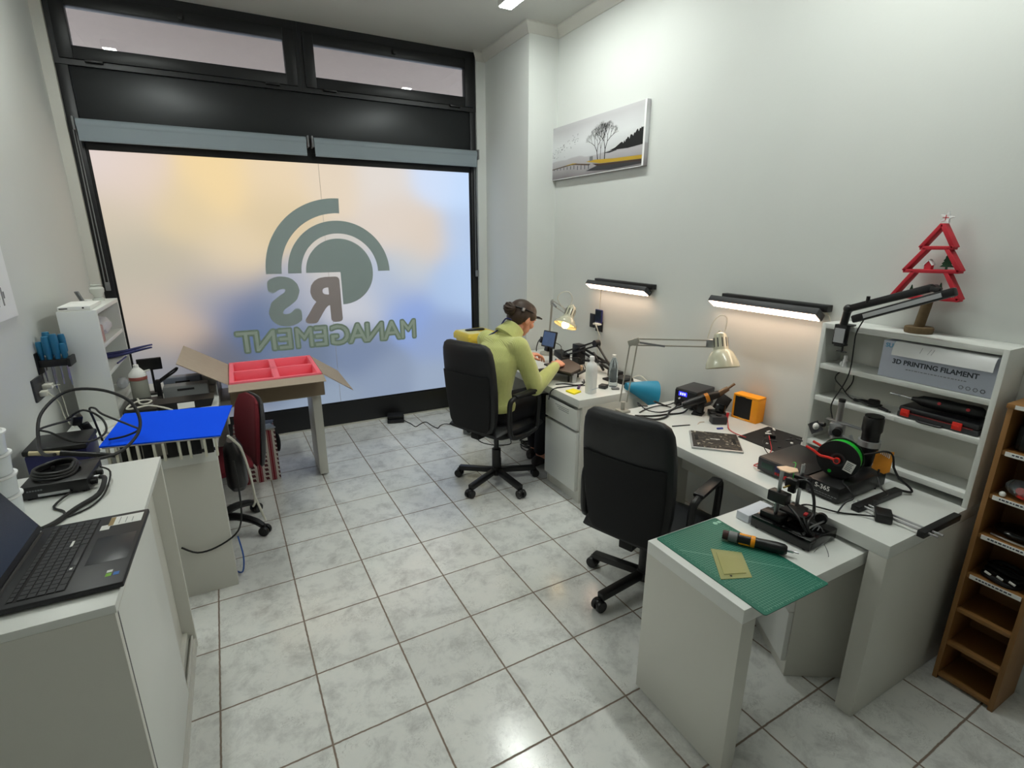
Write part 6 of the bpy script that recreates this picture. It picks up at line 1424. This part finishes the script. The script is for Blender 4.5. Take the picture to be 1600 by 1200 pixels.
# stacked takeaway tubs
zz = CZ
for k, lab in enumerate(('lowest white plastic tub of the stack behind laptop', 'second white plastic tub from bottom of stack', 'third white plastic tub from bottom of stack', 'topmost white plastic tub of the stack behind laptop')):
    tb = thing('plastic_tub', lab, 'tub', (-.722, 1.985, zz), 0, 'white plastic tubs stacked behind the laptop')
    h_ = .062
    obj('cup', MB().lathe([(0, zz + .0005), (.046, zz + .0005), (.050, zz + h_ - .004), (0, zz + h_ - .004)], (-.722, 1.985, 0), 28), mat('tub_white_%d' % k, (226, 232, 236), .35, var=.03), tb)
    obj('lid', MB().lathe([(.0, zz + h_ - .004), (.052, zz + h_ - .004), (.0555, zz + h_ - .001), (.0555, zz + h_ + .004), (.048, zz + h_ + .005), (.046, zz + h_ + .002), (0, zz + h_ + .002)], (-.722, 1.985, 0), 28), PAPER, tb)
    zz += h_ + .0055

# ------------------------------------------------------------------ cardboard box with pink foam trays, on the pull-out leaf
t = thing('cardboard_box', 'open cardboard box with pink foam trays on pull-out table by window', 'box', (.17, 3.95, Q2))
bx0, bx1, by0, by1, bz0, bz1 = -.122, .448, 3.585, 4.20, Q2, .812
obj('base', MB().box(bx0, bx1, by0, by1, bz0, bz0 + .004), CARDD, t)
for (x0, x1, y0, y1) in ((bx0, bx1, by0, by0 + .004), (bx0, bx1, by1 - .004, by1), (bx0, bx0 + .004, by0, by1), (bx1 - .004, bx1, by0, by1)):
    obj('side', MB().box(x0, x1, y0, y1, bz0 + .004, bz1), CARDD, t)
obj('flap', MB().beam((bx0 + .285, by0, bz1 - .001), (bx0 + .285, by0 - .13, bz1 - .05 + .035), .57, .004), CARD, t)
obj('flap', MB().beam((bx0, (by0 + by1) / 2, bz1), (bx0 - .255, (by0 + by1) / 2, bz1 + .165), .60, .004), CARD, t)
obj('flap', MB().beam((bx1, (by0 + by1) / 2, bz1), (bx1 + .19, (by0 + by1) / 2, bz1 - .14), .60, .004), CARD, t)
obj('flap', MB().beam(((bx0 + bx1) / 2, by1, bz1), ((bx0 + bx1) / 2, by1 + .09, bz1 - .15), .57, .004), CARD, t)
fz = bz1 + .012
tm = MB().box(bx0 + .006, bx1 - .006, by0 + .008, by1 - .008, bz0 + .05, bz0 + .075)
obj('tray_floor', tm, PINK, t)
for (x0, x1, y0, y1) in ((bx0 + .006, bx1 - .006, by0 + .006, by0 + .030), (bx0 + .006, bx1 - .006, by1 - .030, by1 - .006), (bx0 + .006, bx0 + .034, by0 + .03, by1 - .03), (bx1 - .034, bx1 - .006, by0 + .03, by1 - .03), ((bx0 + bx1) / 2 - .02, (bx0 + bx1) / 2 + .02, by0 + .03, by1 - .03), (bx0 + .034, bx1 - .034, (by0 + by1) / 2 - .012, (by0 + by1) / 2 + .012)):
    obj('foam_wall', MB().box(x0, x1, y0, y1, bz0 + .075, fz, .003), PINK, t)
for y in (by0 + .16, by1 - .18):
    obj('foam_step', MB().box(bx0 + .034, (bx0 + bx1) / 2 - .02, y - .06, y + .06, bz0 + .075, bz0 + .112, .003), PINK, t)
    obj('grip_slot', MB().box(bx0 + .09, bx0 + .20, y - .012, y + .012, bz0 + .1122, bz0 + .1135), mat('deep_pink', (190, 40, 60), .9), t)
# knit-patterned carton under the leaf
def nordic():
    """vertical knit bands: red bands with white stitches, white bands with dark figures"""
    m = bpy.data.materials.new('nordic_print'); m.use_nodes = True; nt = m.node_tree; N = nt.nodes; L = nt.links; b = N['Principled BSDF']; b.inputs['Roughness'].default_value = .7
    tc = N.new('ShaderNodeTexCoord'); s = N.new('ShaderNodeSeparateXYZ'); L.new(tc.outputs['Object'], s.inputs[0])
    def mth(op, x, y=None):
        n = N.new('ShaderNodeMath'); n.operation = op
        for i, v in enumerate((x, y)):
            if v is None: continue
            if isinstance(v, (int, float)): n.inputs[i].default_value = v
            else: L.new(v, n.inputs[i])
        return n.outputs[0]
    u = mth('FRACT', mth('DIVIDE', mth('ADD', s.outputs[0], s.outputs[1]), .088))
    v = mth('FRACT', mth('DIVIDE', s.outputs[2], .034))
    zig = mth('MULTIPLY', mth('ABSOLUTE', mth('SUBTRACT', v, .5)), .14)
    red = mth('LESS_THAN', u, .36)
    stitch = mth('MULTIPLY', mth('LESS_THAN', mth('ABSOLUTE', mth('SUBTRACT', mth('ABSOLUTE', mth('SUBTRACT', u, .18)), .10)), .025), mth('GREATER_THAN', mth('FRACT', mth('MULTIPLY', v, 3.0)), .5))
    fig = mth('MULTIPLY', mth('LESS_THAN', mth('ABSOLUTE', mth('SUBTRACT', mth('ADD', u, zig), .70)), .13), mth('GREATER_THAN', v, .38))
    def mix(f, c1, c2):
        x = N.new('ShaderNodeMix'); x.data_type = 'RGBA'; L.new(f, x.inputs[0])
        for i, c in ((6, c1), (7, c2)):
            if isinstance(c, tuple): x.inputs[i].default_value = rgb(*c)
            else: L.new(c, x.inputs[i])
        return x.outputs[2]
    white = mix(fig, (214, 204, 196), (88, 34, 44)); rd = mix(stitch, (136, 24, 42), (206, 170, 166))
    L.new(mix(red, white, rd), b.inputs['Base Color']); return m
t = thing('gift_carton', 'red and white knit-patterned carton on floor below pull-out table', 'box', (0, 3.98, 0))
obj('carton', MB().box(-.15, .115, 3.835, 4.08, 0, .385, .003), nordic(), t)
single('leaflet', MB().cbox((.03, 3.90, .3895), (.16, .11, .008), (0, 0, .3), .001), mat('glossy_print', (190, 196, 206), .3, var=.5, scale=18), 'glossy printed leaflet lying on knit-patterned carton', 'leaflet')
single('leaflet', MB().cbox((.06, 4.0, .3885), (.10, .12, .006), (0, 0, -.2), .001), mat('dark_print', (60, 66, 84), .35, var=.6, scale=14), 'dark leaflet lying at back of knit-patterned carton', 'leaflet')
single('carton_handle', MB().tube([(-.05, 4.04, .386), (-.03, 4.03, .42), (.01, 4.02, .425), (.04, 4.02, .40), (.045, 4.02, .387)], .008, n=8), GREYP, 'grey ribbon handle arched over top of knit-patterned carton', 'handle')
single('black_bag', MB().sph((.128, 3.98, .235), (.020, .05, .075), 16), BLACKM, 'small black pouch hanging on side of knit-patterned carton', 'bag')
# black bag hanging by the red chair and the cables there
single('bag', MB().loft([[Vector((-.122 + a, 2.86 + b, z_)) for a, b in ring_rr(0, 0, w_, d_, e=2.6)] for z_, w_, d_ in ((.44, .035, .06), (.47, .05, .085), (.58, .05, .09), (.66, .045, .08), (.71, .022, .05))]), mat('dark_vinyl', (11, 9, 13), .35, var=.2, scale=9), 'shiny dark bag hanging at end of left desk beside red chair', 'bag')
single('cable', MB().tube([(-.125, 2.66, .80), (-.10, 2.70, .75), (-.08, 2.76, .68), (-.06, 2.80, .52), (-.055, 2.84, .36), (-.07, 2.88, .30)], .006, n=8), CABLEW, 'cream cable hanging down from blue board corner past red chair', 'cable')
single('cable', MB().tube([(-.055, 2.87, .36), (-.04, 2.86, .30), (-.02, 2.84, .22)], .006, n=8), CABLEW, 'short cream cable end dangling below red chair seat', 'cable')
single('cable', MB().tube([(-.12, 2.68, .66), (-.115, 2.66, .50), (-.125, 2.645, .36), (-.16, 2.635, .29), (-.25, 2.632, .245), (-.33, 2.632, .24), (-.39, 2.634, .285)], .0045, n=8), CABLEB, 'black cable swagged across front of left desk end panel', 'cable')
single('cable', MB().tube([(-.155, 2.70, .24), (-.145, 2.70, .12), (-.16, 2.72, .02), (-.19, 2.76, .005)], .004, n=8), mat('blue_cable', (40, 90, 170), .5), 'thin blue cable touching floor beside left desk end panel', 'cable')
# ------------------------------------------------------------------ the person at the workbench
ps = thing('person', 'person in lime green knit sweater, hair in a bun, bent over soldering at workbench', 'person', (1.50, 3.05, 0))
lat = Vector((-.26, .966, 0)).normalized(); fwd_ = Vector((.966, .26, 0)).normalized(); UP = Vector((0, 0, 1))
def limb(mb, pts, rad, n=16):
    pts = [Vector(p) for p in pts]
    for k in range(len(pts) - 1):
        mb.cyl(pts[k], pts[k + 1], rad[k], rad[k + 1], n); mb.sph(pts[k], rad[k], n)
    mb.sph(pts[-1], rad[-1], n)
def torso(mb, rows, n=28):
    mb.loft([[Vector(c) + lat * (w_ * math.cos(2 * PI * k / n)) + fwd_ * (d_ * math.sin(2 * PI * k / n)) for k in range(n)] for c, w_, d_ in rows])
Hc = Vector((1.722, 3.105, 1.172))
hf = Vector((.86, .16, -.48)).normalized(); hl = UP.cross(hf).normalized(); hu = hf.cross(hl)
HM = Matrix((hf, hl, hu)).transposed().to_4x4(); HM.translation = Hc
hp = lambda x, y, z: HM @ Vector((x, y, z))
rs, re, rw = Vector((1.605, 2.905, 1.015)), Vector((1.700, 2.870, .735)), Vector((1.925, 2.965, .842))
ls, le, lw_ = Vector((1.515, 3.245, 1.015)), Vector((1.675, 3.365, .815)), Vector((1.845, 3.25, .868))
spine = [((1.465, 3.03, .53), .140, .105), ((1.455, 3.03, .60), .140, .105), ((1.455, 3.03, .70), .130, .098), ((1.475, 3.04, .82), .142, .105), ((1.515, 3.06, .93), .160, .105), ((1.555, 3.075, 1.01), .150, .085), ((1.60, 3.085, 1.06), .085, .062)]
body = MB()
torso(body, spine)
limb(body, [(1.58, 3.08, 1.03), (1.645, 3.09, 1.085), hp(-.02, 0, -.06)], [.052, .050, .052])
limb(body, [rs, re, rw], [.050, .040, .026]); limb(body, [ls, le, lw_], [.050, .040, .026])
kn = [Vector((1.895, 3.035, .555)), Vector((1.875, 3.235, .555))]; hip = [Vector((1.50, 2.95, .555)), Vector((1.46, 3.11, .555))]; an = [Vector((1.925, 3.165, .095)), Vector((1.96, 3.31, .095))]
for k in range(2):
    limb(body, [hip[k], kn[k]], [.072, .052]); limb(body, [kn[k], kn[k].lerp(an[k], .35), an[k]], [.050, .050, .034])
    limb(body, [an[k], an[k] + Vector((.03, .0, -.055)), an[k] + fwd_ * .13 + Vector((0, 0, -.062))], [.034, .030, .024])
# skull, jaw, nose, lips, ears
def hs_(c, r): body.sph(HM @ Vector(c), r, 20, HM.to_3x3().to_4x4())
hs_((-.008, 0, .022), (.098, .077, .092)); hs_((.040, 0, -.050), (.050, .052, .062)); hs_((.060, 0, -.088), (.024, .026, .022)); hs_((.052, 0, .028), (.046, .060, .052))
hs_((.094, 0, -.020), (.020, .011, .018)); hs_((.086, 0, .005), (.014, .009, .030)); hs_((.084, 0, -.054), (.013, .022, .008)); hs_((.082, 0, -.066), (.012, .019, .008))
hs_((.070, .036, -.022), (.024, .024, .024)); hs_((.070, -.036, -.022), (.024, .024, .024)); hs_((.082, .030, .026), (.012, .026, .008)); hs_((.082, -.030, .026), (.012, .026, .008))
for s in (-1, 1): hs_((-.006, .076 * s, -.012), (.020, .009, .032))
# hands: palm, four curled fingers of unequal length, thumb from the side of the palm
def hand(w, d, side, nrm, curl, spread=.010):
    """w wrist, d pointing direction, side = towards the thumb, nrm = back of the hand"""
    d = d.normalized(); side = (side - d * side.dot(d)).normalized(); nrm = nrm - d * nrm.dot(d) - side * nrm.dot(side); nrm.normalize()
    P = lambda a, b, c: w + d * a + side * b + nrm * c
    M3 = Matrix((d, side, nrm)).transposed().to_4x4()
    body.sph(P(.048, 0, 0), (.050, .038, .015), 20, M3); body.sph(P(.02, 0, 0), (.034, .028, .018), 16, M3); body.sph(P(.035, .022, -.008), (.032, .018, .015), 16, M3)
    for k, (b, L) in enumerate(((.029, .072), (.010, .080), (-.010, .074), (-.028, .058))):
        p = P(.085 - .004 * abs(k - 1), b, 0); ang = 0; pts = [P(.06, b * .9, 0), p]; rr = [.010, .0092]
        for j, f in enumerate((.45, .32, .23)):
            ang += curl[j] * (1 + .12 * k)
            p = p + (d * math.cos(ang) - nrm * math.sin(ang) + side * (b * .6 * (.3 if curl[0] > .6 else 1))) .normalized() * (L * f); pts.append(p); rr.append((.0084, .0078, .0066)[j])
        limb(body, pts, rr, 10)
    t0 = P(.025, .030, -.006); t1 = P(.055, .050, -.020); t2 = P(.078, .046, -.032); t3 = P(.096, .034, -.038)
    limb(body, [P(.01, .012, -.002), t0, t1, t2, t3], [.013, .0125, .0105, .0092, .0072], 10)
    return P
PR = hand(rw, Vector((.80, .52, .06)), Vector((-.35, .75, .35)), Vector((.15, -.45, .9)), (.75, .75, .5))
PL = hand(lw_, Vector((.92, -.32, .02)), Vector((-.25, -.9, .05)), Vector((.05, 0, 1)), (.45, .5, .35))
obj('body', remesh(body, .0042, 4), SKIN, ps, angle=180)
# eyes and brows
for s in (-1, 1):
    e = obj('eye', MB().sph(hp(.080, .031 * s, .005), .0115, 14), LABELW, ps)
    obj('iris', MB().sph(hp(.0885, .031 * s, .003), (.0045), 10), BARK, e)
    obj('eyelid', MB().sph(hp(.079, .031 * s, .009), (.0130, .0145, .0090), 12, HM.to_3x3().to_4x4()), SKIN, ps)
    obj('eyebrow', MB().tube([hp(.094, .016 * s, .026), hp(.091, .034 * s, .031), hp(.078, .050 * s, .026)], .0028, n=6), HAIR, ps)
obj('lips', MB().sph(hp(.0885, 0, -.0600), (.0100, .0190, .0072), 12, HM.to_3x3().to_4x4()), mat('lip', (196, 110, 100), .45), ps)
# hair: cap, side strands and bun
hr = MB()
def hh(c, r, n=22): hr.sph(HM @ Vector(c), r, n, HM.to_3x3().to_4x4())
hh((-.020, 0, .036), (.100, .083, .088)); hh((-.050, 0, .0), (.062, .078, .080)); hh((.012, 0, .062), (.080, .074, .060)); hh((-.058, 0, -.035), (.040, .058, .045))
for s in (-1, 1): hh((.018, .064 * s, .034), (.052, .020, .036)); hh((-.020, .071 * s, .005), (.030, .013, .036))
obj('hair', remesh(hr, .006, 3), HAIR, ps, angle=180)
bn = MB()
bc = hp(-.128, .0, .014)
bn.sph(bc, (.040, .038, .036), 20)
for k in range(5): bn.tube([bc + HM.to_3x3() @ Vector((.040 * math.cos(a_) * math.cos(k * .6), .040 * math.sin(a_), .038 * math.cos(a_) * math.sin(k * .6) + .006 * math.sin(3 * a_))) for a_ in [j * 2 * PI / 10 for j in range(10)]], .008, n=6, closed=True, sub=2)
obj('hair_bun', bn, HAIR, ps, angle=60)
hb = MB().tube([hp(-.075 + .105 * 0 + .100 * math.cos(a_) + .055, .084 * math.sin(a_), .050 + .010 * math.cos(a_)) for a_ in [j * 2 * PI / 16 for j in range(16)]], .005, n=6, closed=True, sub=2)
hbo = obj('headband', hb, BLACKP, ps, label='black magnifier headband')
obj('visor', MB().box(.098, .135, -.055, .055, .050, .060, .003, HM), BLACKP, hbo)
obj('silver_clip', MB().box(-.088, -.070, -.088, -.070, .025, .050, .004, HM), STEEL, hbo)
obj('lanyard', MB().tube([hp(-.09, -.02, -.05), hp(-.12, .01, -.06), Vector((1.545, 3.12, 1.10)), Vector((1.49, 3.17, 1.05)), Vector((1.46, 3.20, .98))], .006, n=6), NAVY, ps)
# sweater
sw = MB()
torso(sw, [((1.458, 3.03, .61), .172, .134), ((1.455, 3.03, .63), .168, .130), ((1.452, 3.03, .66), .156, .122), ((1.452, 3.03, .70), .150, .118), ((1.475, 3.04, .82), .164, .126), ((1.515, 3.06, .93), .182, .124), ((1.55, 3.072, 1.005), .176, .104), ((1.595, 3.083, 1.055), .108, .082), ((1.625, 3.088, 1.085), .078, .075)])
limb(sw, [rs + Vector((-.01, .01, .0)), rs.lerp(re, .5), re, re.lerp(rw, .5), re.lerp(rw, .93)], [.070, .063, .058, .050, .037], 20)
limb(sw, [ls + Vector((0, -.01, 0)), ls.lerp(le, .5), le, le.lerp(lw_, .5), le.lerp(lw_, .90)], [.070, .062, .055, .047, .036], 20)
limb(sw, [(1.56, 3.07, 1.0), rs + Vector((-.015, .03, -.01))], [.075, .068]); limb(sw, [(1.54, 3.09, 1.0), ls + Vector((.01, -.03, -.01))], [.075, .068])
obj('sweater', remesh(sw, .0065, 5), KNIT, ps, angle=180)
# folded collar
nk0, nk1 = Vector((1.607, 3.086, 1.062)), Vector((1.668, 3.095, 1.118)); ax = (nk1 - nk0).normalized()
q = Matrix.Translation(nk0) @ ax.to_track_quat('Z', 'Y').to_matrix().to_4x4()
obj('collar', MB().lathe([(.098, -.018), (.096, .0), (.088, .03), (.078, .062), (.073, .078), (.067, .082), (.063, .074), (.066, .05), (.07, .0)], mtx=q, n=36), KNIT, ps, angle=60)
for a_, b_, r_ in ((re, rw, .034), (le, lw_, .034)):
    d_ = (b_ - a_).normalized(); q = Matrix.Translation(a_.lerp(b_, .82)) @ d_.to_track_quat('Z', 'Y').to_matrix().to_4x4()
    obj('cuff', MB().lathe([(.036, -.012), (.0385, 0), (.036, .022), (.0335, .040), (.029, .042), (.028, .02)], mtx=q, n=28), KNIT, ps, angle=60)
q = axes((1.457, 3.03, 0), lat, fwd_, UP)
hemr = [[q @ Vector((w_ * math.cos(2 * PI * k / 40), d_ * math.sin(2 * PI * k / 40), z_)) for k in range(40)] for z_, w_, d_ in ((.588, .172, .134), (.591, .178, .139), (.622, .179, .139), (.640, .170, .132))]
obj('hem', MB().loft(hemr), KNIT, ps, angle=60)
# trousers, socks and shoes
tr = MB()
torso(tr, [((1.465, 3.03, .487), .150, .120), ((1.465, 3.03, .53), .172, .132), ((1.455, 3.03, .60), .166, .128), ((1.455, 3.03, .64), .150, .116)])
for k in range(2):
    limb(tr, [hip[k], kn[k]], [.086, .066], 20); limb(tr, [kn[k], kn[k].lerp(an[k], .4), kn[k].lerp(an[k], .92)], [.066, .062, .050], 20)
obj('trousers', remesh(tr, .008, 5), PANTS, ps, angle=180)
for k in range(2):
    a_ = an[k]
    rings = []
    for u, w_, h_, dz in ((-.07, .018, .020, 0), (-.06, .032, .04, .006), (-.02, .038, .048, .010), (.04, .040, .036, .0), (.10, .044, .026, -.004), (.15, .038, .020, -.006), (.175, .018, .012, -.008)):
        c_ = Vector((a_.x, a_.y, 0)) + fwd_ * u
        rings.append([c_ + lat * (w_ * math.cos(2 * PI * j / 18)) + UP * (max(.002, .032 + dz + h_ * .9 * math.sin(2 * PI * j / 18)) if math.sin(2 * PI * j / 18) > 0 else max(.002, .030 + .03 * math.sin(2 * PI * j / 18))) for j in range(18)])
    obj('shoe', MB().loft(rings), SHOE, ps, angle=50)
# the tool she holds
tp = PR(.085, .030, -.030); td = Vector((.45, .75, .42)).normalized()
single('soldering_iron', MB().cyl(tp - td * .035, tp + td * .050, .0055, .005, n=12).cyl(tp - td * .075, tp - td * .035, .0015, .004, n=10), BLACKP, 'dark pen-like soldering iron in right hand of the person', 'soldering iron')
